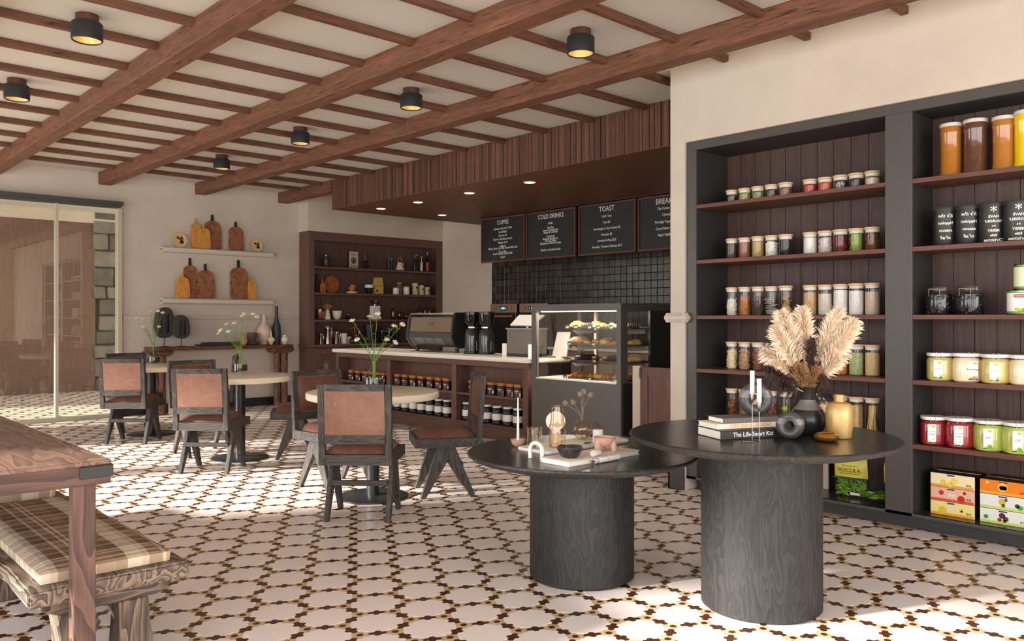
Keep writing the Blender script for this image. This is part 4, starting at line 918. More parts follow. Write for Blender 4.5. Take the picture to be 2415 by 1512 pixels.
for k, (a, b, yt) in enumerate(((2202, 2255, 491), (2256, 2310, 486), (2311.4, 2367.5, 480.7), (2368.6, 2426, 474.6))):
    y, mpp = spX((a + b) / 2, XJ2); r = (b - a) / 2 * mpp; ht = zat(yt, mpp) - 1.684
    ln = [("it's the", .13), ('Happiest', .105), ('season', .115), ('of all', .125)] if k < 2 else [('*', .36), ('HAVE', .095), ('YOURSELF', .085), ('& a', .06), ('MERRY', .085), ('little', .085), ('Christmas', .11)]
    lab = ['black canister with mirrored white season script, left end of the second shelf', 'black canister with mirrored white season script, second in the row', 'black canister with white star and mirrored Christmas lettering, third in the row', 'black canister with white star and mirrored Christmas lettering at the right edge'][k]
    t = thing('lettered_canister', lab, 'canister', (XJ2, y, 1.6842), 0, 'black lettered canisters')
    MB().lathe([(r * .97, 0), (r, .003), (r, ht - .022)], 40).build('body', M_CAN, t)
    MB().lathe([(r * 1.02, ht - .0215), (r * 1.02, ht - .003), (r, ht)], 40).build('lid', plain('canister_lid', (54, 54, 53), 0.35), t)
    z = ht - 0.052
    for s_, sz in ln:
        me = text_mesh(s_, sz * ht, 'CENTER', 1.0, 0.25 if k < 2 else 0.0, 0.0006).copy(); wmax = max((abs(v.co.x) for v in me.vertices), default=.01); sc = min(1, r * 1.05 / wmax)
        for v in me.vertices:      # mirrored print wrapped onto the cylinder, facing the room
            ang = -v.co.x * sc / r; rr = r + 0.0008; zz = v.co.y + z; v.co = (-rr * math.cos(ang + 0.42), rr * math.sin(ang + 0.42) * -1, zz)
        me.flip_normals() if hasattr(me, 'flip_normals') else None
        me.materials.clear(); me.materials.append(M_CHALK); mk('lettering', me, t); z -= (0.19 if k < 2 else (0.12 if s_ == '*' else 0.118)) * ht
M_BEANS = specks('black_beans', [(22, 20, 24), (40, 36, 40), (30, 28, 32)], 75, 0.15, 1.2)
for k, (a, b) in enumerate(((2183, 2248), (2253, 2323))):
    y, mpp = spX((a + b) / 2, XJ2 + .02); r = (b - a) / 2 * mpp * .93; t = thing('bean_jar', ['wide clip-top glass jar of black beans, left of the pair on the third shelf', 'wide clip-top glass jar of black beans, right of the pair on the third shelf'][k], 'jar', (XJ2 + .02, y, 1.2812), -PI / 2, 'clip-top jars of black beans')
    MB().lathe([(r * .95, 0), (r, .006), (r, .12), (r * .9, .135), (r * .9, .15)], 32, cap=False).build('glass_body', M_GLASS, t)
    MB().lathe([(r * .93, .151), (r * .95, .160), (r * .6, .168)], 32).build('lid', M_GLASS, t)
    f = MB().lathe([(r * .92, .003), (r * .95, .008), (r * .95, .118), (r * .8, .124)], 28)
    q = random.Random(k)
    for i in range(190):
        an = q.uniform(0, 2 * PI); f.ball((0, 0, 0), (.004, .008, .005), 6, 4, T(r * .955 * math.cos(an), r * .955 * math.sin(an), q.uniform(.008, .118)) @ rotz(an) @ Matrix.Rotation(q.uniform(0, 3), 4, 'X'))
    f.build('beans', plain('bean_black', (26, 23, 26), 0.12), t)['kind'] = 'stuff'
    MB().tube([(-.03, -r * 1.02, .11), (-.03, -r * 1.08, .15), (.03, -r * 1.08, .15), (.03, -r * 1.02, .11)], .002, 5).build('wire_bail', M_STEEL, t)
M_TIN = plain('tin', (176, 172, 166), 0.25, 1.0)
def can(px0, px1, z0, ht, label, green):
    y, mpp = spX((px0 + px1) / 2, XJ2); r = (px1 - px0) / 2 * mpp; t = thing('food_can', label, 'can', (XJ2, y, z0), -PI / 2 + .3, 'stacked food cans')
    MB().lathe([(r * .97, 0), (r * 1.0, .003), (r * .98, .006), (r * .98, ht - .006), (r * 1.0, ht - .003), (r * .96, ht)], 32).build('tin', M_TIN, t)
    w_ = MB().lathe([(r * .985, .009), (r * .985, ht - .009)], 32, cap=False).build('wrapper', plain('wrap_green' if green else 'wrap_white', (222, 226, 190) if green else (240, 238, 232), 0.4), t)
    for z in (.010, ht - .017): MB().lathe([(r * .988, z), (r * .988, z + .007)], 32, cap=False).build('band', plain('wrap_band', (40, 150, 40), 0.4), w_)
    if not green:
        yy = -r * .99
        for (x, z, rr, c) in ((-.01, .03, .018, (232, 196, 40)), (.014, .026, .02, (120, 190, 40)), (0, .022, .016, (226, 180, 30))): MB().ball((x, yy + .012, z), (rr, .016, rr * .6), 12, 8).build('picture', plain('art_%d_%d_%d' % c, c, 0.5), w_)
        MB().box(-.03, yy - .004, ht - .042, .03, yy + .01, ht - .024).build('emblem', plain('emblem_red', (186, 24, 40), 0.4), w_, bevel=.004)
        lettering('Fadomcob', .011, M_WHITE, w_, (0, yy - .0046, ht - .033), (1, 0, 0), (0, 0, 1))
can(2378, 2432, 1.2812, .135, 'white sweetcorn can with red emblem, lower one at the right edge', False)
can(2394, 2446, 1.4168, .140, 'pale green food can standing on top of the sweetcorn can', True)
# stacked cartons on the deck
BXW = 0.0815
def carton(x, y0, y1, z, c1, c2, label, word, wc, dots, depth_=.10):
    t = thing('carton', label, 'box', (x, (y0 + y1) / 2, z), -PI / 2, 'stacked fruit cartons'); w_ = (y1 - y0) / 2
    MB().box(-w_, .0005, .0005, w_, depth_, BXW - .001).build('body', plain('carton_dark', (34, 30, 28), 0.4), t, smooth=False)
    f = MB().box(-w_, -.001, .001, w_, .0004, BXW - .002).build('front_print', plain('carton_%d_%d_%d' % c1, c1, 0.35), t, smooth=False)
    MB().box(-w_, -.0016, .002, w_ * .95, -.0012, .016).build('colour_band', plain('carton_%d_%d_%d' % c2, c2, 0.35), f, smooth=False)
    MB().box(-w_ * .24, -.0018, BXW - .014, w_ * .10, -.0012, BXW - .006).build('brand_strip', plain('strip_navy', (60, 62, 110), 0.4), f, smooth=False)
    for (dx, dz, rr, cc) in dots: MB().lathe([(rr, 0), (rr, .0005)], 16, M=T(dx * w_, -.0017, dz * BXW) @ Matrix.Rotation(PI / 2, 4, 'X')).build('fruit_print', plain('art_%d_%d_%d' % cc, cc, 0.5), f)
    if word: lettering(word, .026, wc, f, (-.02 * w_, -.0024, BXW * .47), (1, 0, 0), (0, 0, 1), bold=.0012)
    for i in range(5): MB().box(w_ * .62 + i * .006, -.0017, .020, w_ * .62 + i * .006 + .0025, -.0012, .032).build('barcode_bar', M_INK, f, smooth=False)
XF = 5.13
ya, yb = onX(2299, HY, XF).y, onX(2195, HY, XF).y; yc, yd = onX(2420, HY, XF).y - .02, onX(2311.5, HY, XF).y
yel = (232, 208, 70); redc = (196, 40, 36); ora = (240, 140, 30)
lays = [((246, 230, 150), (240, 170, 60), 'JAM', M_WHITE, [(-.45, .35, .022, (236, 196, 30)), (.42, .45, .014, (240, 214, 80)), (.42, .45, .006, (110, 60, 40))], 'bottom'),
        ((238, 190, 160), (226, 80, 50), 'JAM', M_WHITE, [(-.5, .6, .014, redc), (.4, .3, .020, redc), (.55, .75, .009, (150, 30, 60))], 'middle'),
        ((248, 234, 190), (240, 160, 60), '', M_WHITE, [(-.4, .35, .016, yel), (.1, .5, .020, (248, 220, 110)), (-.1, .25, .015, (244, 206, 80))], 'top')]
for k, (c1, c2, wd, wc, dots, nm) in enumerate(lays):
    carton(XF, ya, yb, DECK + .0005 + k * BXW, c1, c2, ['yellow jam carton at the bottom of the left stack on the deck', 'red jam carton in the middle of the left stack on the deck', 'pale yellow carton on top of the left stack, front row'][k], wd, wc, dots)
for j in (1, 2): carton(XF + .125 * j, ya + .008 * j, yb + .008 * j, DECK + .0005 + 2 * BXW, (236, 200, 150), (200, 110, 60), ['', 'yellow carton behind the front left stack, second row', 'yellow carton behind the front left stack, third row'][j], '', M_WHITE, [], .09); carton(XF + .125 * j, yc, yd, DECK + .0005 + 2 * BXW, (226, 130, 50), (110, 130, 50), ['', 'orange carton behind the front right stack, second row', 'orange carton behind the front right stack, third row'][j], '', M_WHITE, [], .09)
for j in (1, 2):
    for k in (0, 1): carton(XF + .125 * j, ya + .008 * j, yb + .008 * j, DECK + .0005 + k * BXW, (236, 200, 150), (200, 110, 60), 'hidden yellow carton under row %s of the left stacks, layer %s' % (ORD[j], ORD[k]), '', M_WHITE, [], .09); carton(XF + .125 * j, yc, yd, DECK + .0005 + k * BXW, (226, 200, 150), (110, 130, 50), 'hidden carton under row %s of the right stacks, layer %s' % (ORD[j], ORD[k]), '', M_WHITE, [], .09)
carton(XF, yc, yd, DECK + .0005, (236, 238, 228), (206, 220, 110), 'white date carton at the bottom of the right stack on the deck', '', M_WHITE, [(-.1, .6, .016, (96, 36, 40)), (.05, .4, .014, (120, 50, 44)), (-.2, .3, .011, (150, 60, 40)), (.0, .25, .010, (50, 130, 50)), (-.75, .4, .012, (60, 150, 50))])
carton(XF, yc, yd, DECK + .0005 + BXW, (232, 236, 232), (214, 222, 120), 'white pineapple carton in the middle of the right stack on the deck', '', M_WHITE, [(-.1, .55, .018, (220, 180, 50)), (.06, .7, .008, (40, 90, 60)), (-.05, .3, .010, (40, 120, 50)), (.5, .4, .012, (50, 60, 54)), (.62, .3, .014, (80, 180, 50))])
carton(XF, yc, yd, DECK + .0005 + 2 * BXW, (240, 132, 24), (244, 170, 60), 'bright orange carton on top of the right stack, front row', '', M_WHITE, [(-.08, .55, .026, (250, 190, 60)), (-.12, .5, .012, (250, 226, 120)), (.0, .5, .012, (250, 226, 120)), (-.7, .78, .008, (252, 220, 110))])
# bagged rocket on the left bay deck
M_ROCK = [plain('rocket_leaf_%d' % i, c, 0.45) for i, c in enumerate([(120, 170, 40), (92, 146, 30), (150, 190, 70)])]
def salad_bag(loc, rz, lean_, label, flat=False, text=True):
    t = thing('salad_bag', label, 'bag', loc, rz, 'bags of rocket salad')
    Mt = Matrix.Rotation(lean_, 4, 'X'); W, Hh = .105, .25
    def bag(z0, z1, th):
        vs = []; n = 6
        for s in (-1, 1):
            for j in range(n + 1):
                for i in range(n + 1):
                    u = -1 + 2 * i / n; v = j / n; vs.append((W * u * (1 - .03 * v), s * th * (1 - u * u) ** .6 * (1 - abs(2 * ((z0 + (z1 - z0) * v) / Hh) - 1) ** 4), z0 + (z1 - z0) * v))
        fs = []; o = (n + 1) ** 2
        for j in range(n):
            for i in range(n): a = j * (n + 1) + i; fs += [(a, a + 1, a + n + 2, a + n + 1), (a + o, a + n + 1 + o, a + n + 2 + o, a + 1 + o)]
        return MB().add(vs, fs, Mt)
    bag(.002, .125, .030).build('clear_film', M_GLASS, t, angle=80)
    bag(.125, .250, .030).build('yellow_film', plain('bag_yellow', (214, 204, 84), 0.25), t, angle=80)
    MB().box(-W * .98, -.0335, .122, W * .98, -.0315, .133, Mt).build('green_band', plain('bag_green', (40, 84, 62), 0.3), t, smooth=False)
    q = random.Random(int(loc[1] * 100)); ms = [MB(), MB(), MB()]
    for i in range(150):
        x = q.uniform(-.088, .088); z = q.uniform(.014, .116); s = q.uniform(.012, .022)
        ms[i % 3].tube([(-s, 0, -s * .3), (-s * .3, -.004, s * .35), (s * .3, -.004, -s * .2), (s, 0, s * .35)], [.0012, .0036, .0030, .001], 5, Mt @ T(x, q.uniform(-.022, .0) * (1 - (x / W) ** 2), z) @ Matrix.Rotation(q.uniform(0, 6), 4, 'Y'))
    for i in range(3): ms[i].build('leaves', M_ROCK[i], t)['kind'] = 'stuff'
    MB().box(.0, -.0345, .018, .062, -.033, .036, Mt).build('price_sticker', M_WHITE, t, smooth=False)
    if text:
        up_ = Mt.to_3x3() @ Vector((0, 0, 1)); o = Mt @ Vector((0, -.0335, .178))
        ink = plain('bag_ink', (66, 62, 20), 0.6)
        lettering('RUCULA', .036, ink, t, o, (1, 0, 0), up_); lettering('FRISCHOS BIOTO', .012, ink, t, Mt @ Vector((0, -.0325, .208)), (1, 0, 0), up_)
        MB().box(-.062, -.0338, .156, .062, -.0330, .159, Mt).build('underline', ink, t, smooth=False)
y_, mpp = spX(2008, 5.21); salad_bag((5.22, y_, DECK + .004), -PI / 2 + .12, .12, 'standing bag of rocket salad with RUCULA on its yellow label')
y_, mpp = spX(2036, 5.16); salad_bag((5.13, y_ - .02, DECK + .032), -PI / 2 - .75, -1.52, 'bag of rocket salad lying flat on the deck before the standing one', text=False)
y_, mpp = spX(2128, 5.24); salad_bag((5.25, y_, DECK + .004), -PI / 2 + .1, .16, 'bag of rocket salad peeping out beside the central grey post', text=False)
# ================================================================== COUNTER JARS
M_JAM = plain('dark_jam', (58, 26, 20), 0.10, coat=0.5); M_LIDW = wood('jar_wood_lid', (196, 132, 70), (150, 90, 42), 'X', 0.5, 6, 8, 0.05); M_LBLD = plain('jam_label', (52, 30, 26), 0.45); M_RED = plain('label_red', (140, 60, 34), .5)
jm0 = thing('jam_jar', '', 'jar', (0, 0, 0), -PI / 2, 'square jam jars on the upper counter shelf')
MB().lathe([(.042, 0), (.046, .004), (.046, .092), (.040, .102)], 16, sq=6).build('filling', M_JAM, jm0)
MB().lathe([(.045, .1025), (.048, .105), (.048, .132), (.045, .135)], 20, sq=8).build('lid', M_LIDW, jm0)
jl = MB().box(-.036, -.0478, .012, .036, -.046, .09).build('label', M_LBLD, jm0, smooth=False)
lettering('Amelie', .021, M_WHITE, jl, (0, -.0483, .066), (1, 0, 0), (0, 0, 1), bold=.0006); lettering('black cherry\nconfiture', .0075, M_WHITE, jl, (0, -.0483, .045), (1, 0, 0), (0, 0, 1)); lettering('240 g', .007, M_WHITE, jl, (0, -.0483, .020), (1, 0, 0), (0, 0, 1))
MB().lathe([(.010, 0), (.010, .0003)], 12, M=T(0, -.0479, .047) @ Matrix.Rotation(PI / 2, 4, 'X')).build('motif', M_RED, jl)
ol0 = thing('olive_jar', '', 'jar', (0, 0, 0), -PI / 2, 'white-labelled dark jars on the lower counter shelf')
M_OLV = specks('dark_olives', [(20, 20, 22), (34, 33, 36), (14, 14, 16)], 90, 0.12, 0.8)
MB().lathe([(.048, 0), (.055, .008), (.056, .10), (.055, .148), (.046, .166), (.043, .172)], 28).build('filling', M_OLV, ol0)
MB().lathe([(.049, .1725), (.051, .175), (.051, .190), (.048, .193)], 28).build('lid', M_WHITE, ol0)
lab_ = MB().lathe([(.0568, .045), (.0568, .112)], 28, cap=False).build('label', M_WHITE, ol0)
lettering('OLIVY', .012, M_INKG, lab_, (-.03, -.0505, .100), (1, -.55, 0), (0, 0, 1))
first = {'jam': True, 'ol': True}
def put(proto, k, loc, label):
    if first[k]: first[k] = False; proto.location = loc; proto['label'] = label
    else: copy_tree(proto, label, loc)
BAYN = ['right-hand', 'middle', 'left-hand']
jam_px = [[1118, 1140, 1163, 1186, 1208, 1226], [942, 959.5, 978, 997, 1018, 1038.5, 1057], [833, 849, 865, 880, 895, 907]]
for bi, row in enumerate(jam_px):
    for k, px in enumerate(row):
        y, mpp = spX(px, 5.695); put(jm0, 'jam', (5.695, y, .4582), 'wooden-lidded jam jar, %s from left in the %s counter bay' % (ORD[k], BAYN[bi]))
ol_px = [[1100, 1126, 1149, 1173, 1198, 1222], [938, 957, 976, 995, 1015, 1036, 1056]]
for bi, row in enumerate(ol_px):
    for k, px in enumerate(row):
        y, mpp = spX(px, 5.735); y = min(y, 6.93) if bi == 0 else y
        put(ol0, 'ol', (5.735, y, .1502), 'white-labelled dark jar, %s from left in the %s counter bay' % (ORD[k], BAYN[bi]))
# ================================================================== MENU BOARDS
M_MFR = wood('menu_frame', (112, 62, 44), (84, 44, 32), 'Y', 0.45, 2, 10, 0.05); M_MBL = plain('menu_black', (22, 22, 21), 0.55)
MENUS = [(8.098, 9.013, 'black COFFEE menu board in a brown frame, leftmost above the bar', [('COFFEE', .125, .082), ('Espresso with milk $3.5/$4', .255, .040), ('Iced $4/$4.5', .335, .040), ('Espresso $3', .412, .040), ('Espresso, Macchiato, Piccolo', .49, .040), ('Affogato $ 4/5', .57, .040), ('Additions', .648, .040), ('Mocha, Syrup, Soy, Milk, Almond Milk, Shot', .692, .040), ('Not Coffee', .775, .040), ('Hot Chocolate, Chai $4.5/$5', .815, .040), ('Tea $4', .893, .040)]),
    (7.154, 8.072, 'black COLD DRINKS menu board in a brown frame above the bar', [('COLD DRINKS', .125, .085), ('$4/$5', .27, .040), ('Iced Tea', .36, .040), ('Lemon & Raspberry', .41, .040), ('Mango & Coconut', .455, .040), ('Craft Soda', .545, .040), ('Balsamic Strawberry', .592, .040), ('Fiori Di Sicilia', .636, .040), ('Blackberry & Blood Orange', .682, .040), ('Selection of bottled drinks', .82, .040)]),
    (6.178, 7.102, 'black TOAST menu board in a brown frame above the pastry case', [('TOAST', .12, .092), ('Until 11am', .262, .042), ('Fruit $4', .38, .042), ('Sourdough or Soy Linseed $3', .498, .042), ('Avocado $5', .616, .042), ('Avocado & Feta $5.5', .732, .042), ('Avocado, Tomato & Ricotta $5.5', .85, .042)]),
    (5.222, 6.146, 'black breakfast menu board cut off by the white pillar', [('BREAKFAST', .12, .092), ('The Corner Bacon & Egg', .245, .042), ('Chorizo & Eggs', .362, .042), ('Porridge Topped with Honey', .49, .042), ('Corn Fritters with Avocado', .612, .042), ('Maple Waffles & Berries', .73, .042)])]
XM = 7.72; MZ0, MZ1 = 2.055, 2.690
for (a, b, lab, lines) in MENUS:
    t = thing('menu_board', lab, 'menu board', (XM, (a + b) / 2, MZ0), 0, 'menu boards above the bar'); w_ = (b - a) / 2; h_ = MZ1 - MZ0; fw_ = .022
    MB().box(.004, -w_ + fw_, fw_, .016, w_ - fw_, h_ - fw_).build('panel', M_MBL, t, smooth=False)
    MB().box(-.008, -w_, 0, .020, w_, fw_ - .0005).box(-.008, -w_, h_ - fw_ + .0005, .020, w_, h_).box(-.008, -w_, fw_, .020, -w_ + fw_ - .0005, h_ - fw_).box(-.008, w_ - fw_ + .0005, fw_, .020, w_, h_ - fw_).build('frame', M_MFR, t, smooth=False)
    for (s_, fz, sz) in lines: lettering(s_, sz, M_CHALK, t, (.0035, 0, h_ * (1 - fz)), (0, -1, 0), (0, 0, 1), sx=.86, bold=.0008)
    for y in (-w_ * .7, w_ * .7): MB().box(.003, y - .006, h_ + .0003, .012, y + .006, 2.7005 - MZ0).build('hanger', M_BLACK, t, smooth=False)
tag(MB().box(XM - .02, 5.1, 2.701, XM + .04, 9.0, 2.7135).build('menu_rail', M_BLACK, None, smooth=False), 'black rail under the bulkhead carrying the menu boards', 'rail')
# ================================================================== COFFEE MACHINE, GRINDERS, TILL
CTZ = 0.8585
M_ESP = plain('espresso_grey', (66, 64, 60), 0.38); M_ESPD = plain('espresso_black', (26, 27, 27), 0.3); M_SMOKE = plain('smoked_panel', (150, 136, 116), 0.1, 0.55)
em = thing('espresso_machine', 'large dark espresso machine with a mirrored back on the bar', 'coffee machine', (5.97, 7.42, CTZ))
prof = [(0.0, .085), (-.055, .17), (-.02, .40), (.01, .470), (.42, .470), (.50, .36), (.47, .05), (.06, .05)]
for y, nm in ((0.0, 'side_cheek'), (.885, 'side_cheek')): MB().prism([(a, z) for a, z in prof], y, y + .045, 'y').build(nm, M_ESPD if y == 0 else M_ESP, em, smooth=True, bevel=.008, segs=2)
MB().prism([(.012, .086), (-.042, .17), (-.030, .235), (.44, .235), (.44, .06), (.06, .06)], .0455, .8845, 'y').build('lower_body', M_ESP, em, smooth=False)
MB().prism([(-.028, .240), (-.006, .415), (.006, .413), (-.014, .240)], .06, .87, 'y').build('mirror_back', M_SMOKE, em, smooth=False)
MB().prism([(.10, .236), (.10, .44), (.44, .44), (.44, .236)], .0455, .8845, 'y').build('core', M_ESPD, em, smooth=False)
MB().box(-.005, .0455, .445, .42, .8845, .466).build('cup_tray', M_STEEL, em, smooth=False, bevel=.004, segs=1)
for k in range(3): MB().prism([(-.044, .168), (-.0495, .168), (.002, .096), (.007, .098)], .20 + k * .185, .372 + k * .185, 'y').build('rear_panel', plain('espresso_panel', (92, 94, 98), 0.3), em, smooth=False)
MB().box(-.02, .40, .33, -.0135, .50, .345).build('badge', plain('badge_dark', (80, 72, 62), .3), em, smooth=False)
for (x, y) in ((.08, .08), (.08, .86), (.42, .08), (.42, .86)): MB().lathe([(.022, 0), (.025, .05)], 12, (x, y)).build('foot', M_BLACK, em)
M_HOP = glass('smoked_hopper', (150, 138, 124), 1.2)
gr0 = thing('coffee_grinder', 'tall dark coffee grinder with a smoked hopper beside the espresso machine', 'grinder', (6.0, 7.16, CTZ), 0, 'coffee grinders')
MB().lathe([(.085, 0), (.088, .012), (.084, .03)], 20, sq=3).build('base', M_BLACK, gr0)
MB().lathe([(.078, .0305), (.080, .10), (.078, .20), (.070, .255), (.052, .285)], 24, sq=3).build('body', plain('grinder_grey', (50, 51, 52), 0.18, coat=.4), gr0)
MB().lathe([(.05, .2855), (.058, .292), (.058, .306), (.05, .312)], 24).build('collar', M_CHROME, gr0)
MB().lathe([(.052, .3125), (.085, .36), (.094, .45), (.094, .46)], 28, cap=False).build('hopper', M_HOP, gr0)
MB().lathe([(.096, .4605), (.096, .474), (.05, .478)], 28).build('hopper_lid', M_ESPD, gr0)
MB().lathe([(.046, .314), (.066, .345), (.0, .350)], 20).build('beans', plain('coffee_beans', (52, 34, 24), .4, bmp=.6, bs=90), gr0)
MB().box(-.012, -.088, .03, .012, -.079, .15).build('spout', M_STEEL, gr0, bevel=.004)
copy_tree(gr0, 'tall dark coffee grinder with a smoked hopper, nearer the till', (6.03, 6.95, CTZ))
tl = thing('till', 'grey till box with a tilted white tablet on the bar', 'till', (5.86, 6.05, CTZ))
MB().box(.02, .03, .03, .26, .40, .285).build('box', plain('till_grey', (104, 96, 88), .45), tl, smooth=False, bevel=.004)
MB().box(.01, .02, .2855, .27, .41, .300).build('lid', plain('till_lid', (150, 142, 132), .4), tl, smooth=False, bevel=.003)
for y in (-.002, .395): MB().box(-.018, y, .0, .0195, y + .036, .135).build('upright', M_WHITE, tl, smooth=False, bevel=.003)
MB().box(.02, .03, .001, .26, .40, .0295).build('foot', M_BLACK, tl, smooth=False)
MB().add([(.03, .06, .33), (.03, .36, .33), (.20, .40, .44), (.20, .02, .44), (.05, .06, .318), (.05, .36, .318), (.22, .40, .428), (.22, .02, .428)], [(3, 2, 1, 0), (4, 5, 6, 7), (0, 1, 5, 4), (1, 2, 6, 5), (2, 3, 7, 6), (3, 0, 4, 7)]).build('tablet', M_WHITE, tl, smooth=False)
MB().tube([(.15, .21, .3005), (.15, .21, .375)], .02, 10).build('tablet_arm', M_STEEL, tl)
wm = thing('card_reader', 'slanted white customer screen inside the bar next to the pastry case', 'screen', (6.12, 5.86, CTZ))
MB().box(-.06, -.04, 0, .06, .04, .010).build('base', M_WHITE, wm, bevel=.002)
MB().add([(-.05, -.10, .011), (-.05, .10, .011), (.02, .09, .26), (.02, -.09, .26), (-.035, -.10, .011), (-.035, .10, .011), (.033, .09, .26), (.033, -.09, .26)], [(3, 2, 1, 0), (4, 5, 6, 7), (0, 1, 5, 4), (1, 2, 6, 5), (2, 3, 7, 6), (3, 0, 4, 7)]).build('panel', plain('screen_white', (214, 210, 206), .3), wm, smooth=False)
# ================================================================== PASTRIES
M_TRAY = plain('tray_dark', (46, 42, 42), .35); TNAME = ['top', 'second', 'third', 'bottom']
TZ = CSH + [CBOT]
al = bpy.data.lights.new('case_light', 'AREA'); al.shape = 'RECTANGLE'; al.size = .9; al.size_y = .05; al.energy = 16; al.color = (1, .90, .76)
alo = bpy.data.objects.new('case_light', al); COL.objects.link(alo); alo.location = (CX0 + .08, (CY0 + CY1) / 2, 1.318); alo.rotation_euler = (0, 0, PI / 2)
for k, z in enumerate(TZ):
    tr_ = MB().box(5.70, 4.70, z + .0003, 6.06, 5.385, z + .004).box(5.70, 4.70, z + .004, 5.704, 5.385, z + .016).box(6.056, 4.70, z + .004, 6.06, 5.385, z + .016)
    tag(tr_.build('pastry_tray', M_TRAY, None, smooth=False), 'dark baking tray on the %s shelf of the pastry case' % TNAME[k], 'tray', 'trays in the pastry case')
M_CRU = plain('crust_gold', (206, 130, 48), .4, var=.25, vs=30); M_CRU2 = plain('crust_orange', (226, 140, 30), .35, var=.2, vs=40); M_CHOC = plain('choc_dark', (52, 32, 26), .35, bmp=.8, bs=90)
M_BUN = plain('bun_yellow', (228, 178, 70), .4, var=.22, vs=35, bmp=.3, bs=60); M_LOAF = plain('loaf_pale', (218, 176, 112), .6, var=.2, vs=25, bmp=.4, bs=50); M_CREAM = plain('cream_white', (236, 226, 212), .6, var=.08, vs=60); M_ICE = plain('icing_pink', (214, 170, 150), .4)
def croissant(stripe):
    m = MB(); s2 = MB(); n = 9
    for i in range(n):
        t = -1 + 2 * i / (n - 1); a = t * 1.1; r = .028 * (1 - abs(t) ** 1.7 * .72)
        c = Vector((.050 * (1 - math.cos(a)) , .072 * math.sin(a) * 1.02, r * .95))
        M_ = T(*c) @ rotz(-a); m.lathe([(r * .55, -.0125), (r, -.007), (r * 1.06, .002), (r * .72, .0125)], 12, M=M_ @ Matrix.Rotation(PI / 2, 4, 'X'))
        if stripe and i % 2 == 0: s2.lathe([(r * 1.075, -.003), (r * 1.09, 0), (r * 1.075, .003)], 12, M=M_ @ Matrix.Rotation(PI / 2, 4, 'X'), cap=False)
    return m, s2
P_ = {}
c1, s1 = croissant(True); P_['croissant'] = [('crust', c1.mesh('crust', M_CRU)), ('stripes', s1.mesh('stripes', M_CHOC))]
c1, s1 = croissant(True); P_['pink_croissant'] = [('crust', c1.mesh('crust', M_CRU)), ('icing', s1.mesh('icing', M_ICE))]
m = MB().lathe([(.030, 0), (.042, .010), (.044, .024), (.036, .040), (.020, .048), (0, .050)], 18); P_['bun'] = [('crust', m.mesh('crust', M_BUN)), ('swirl', MB().torus((0, 0, .046), .014, .004, 14, 6).mesh('swirl', M_CRU2))]
m = MB().lathe([(.03, 0), (.046, .008), (.05, .018), (.045, .030), (.0, .036)], 18); P_['danish'] = [('crust', m.mesh('crust', M_CRU2)), ('filling', MB().lathe([(.024, .034), (.020, .040), (0, .041)], 14).mesh('filling', plain('custard', (244, 200, 70), .3)))]
m = MB().ball((0, 0, .036), (.052, .085, .036), 16, 10); P_['loaf'] = [('crust', m.mesh('crust', M_LOAF)), ('score', MB().tube([(0, -.05, .068), (0, 0, .0725), (0, .05, .068)], .004, 6).mesh('score', M_CREAM))]
m = MB()
for i in range(6): m.ball((0, -.05 + i * .02, .028), (.028, .014, .028), 10, 7)
P_['log'] = [('cake', m.mesh('cake', M_CHOC)), ('cream', MB().lathe([(.018, 0), (.018, .004)], 12, M=T(0, -.063, .028) @ Matrix.Rotation(PI / 2, 4, 'X')).mesh('cream', M_CREAM))]
m = MB().box(-.022, -.018, 0, .022, .018, .030); P_['cake'] = [('cake', m.mesh('cake', plain('sponge_dark', (96, 56, 44), .6), bevel=.003)), ('frosting', MB().ball((0, 0, .034), (.024, .020, .012), 10, 6).mesh('frosting', M_CREAM)), ('crumb', MB().ball((-.004, .002, .046), (.012, .010, .006), 8, 5).mesh('crumb', M_CHOC))]
def pastry(kind, x, y, z, rz, sc, label):
    t = thing('pastry', label, 'pastry', (x, y, z), rz, 'pastries in the display case'); t.scale = (sc, sc, sc)
    for n_, me in P_[kind]: mk(n_, me, t)
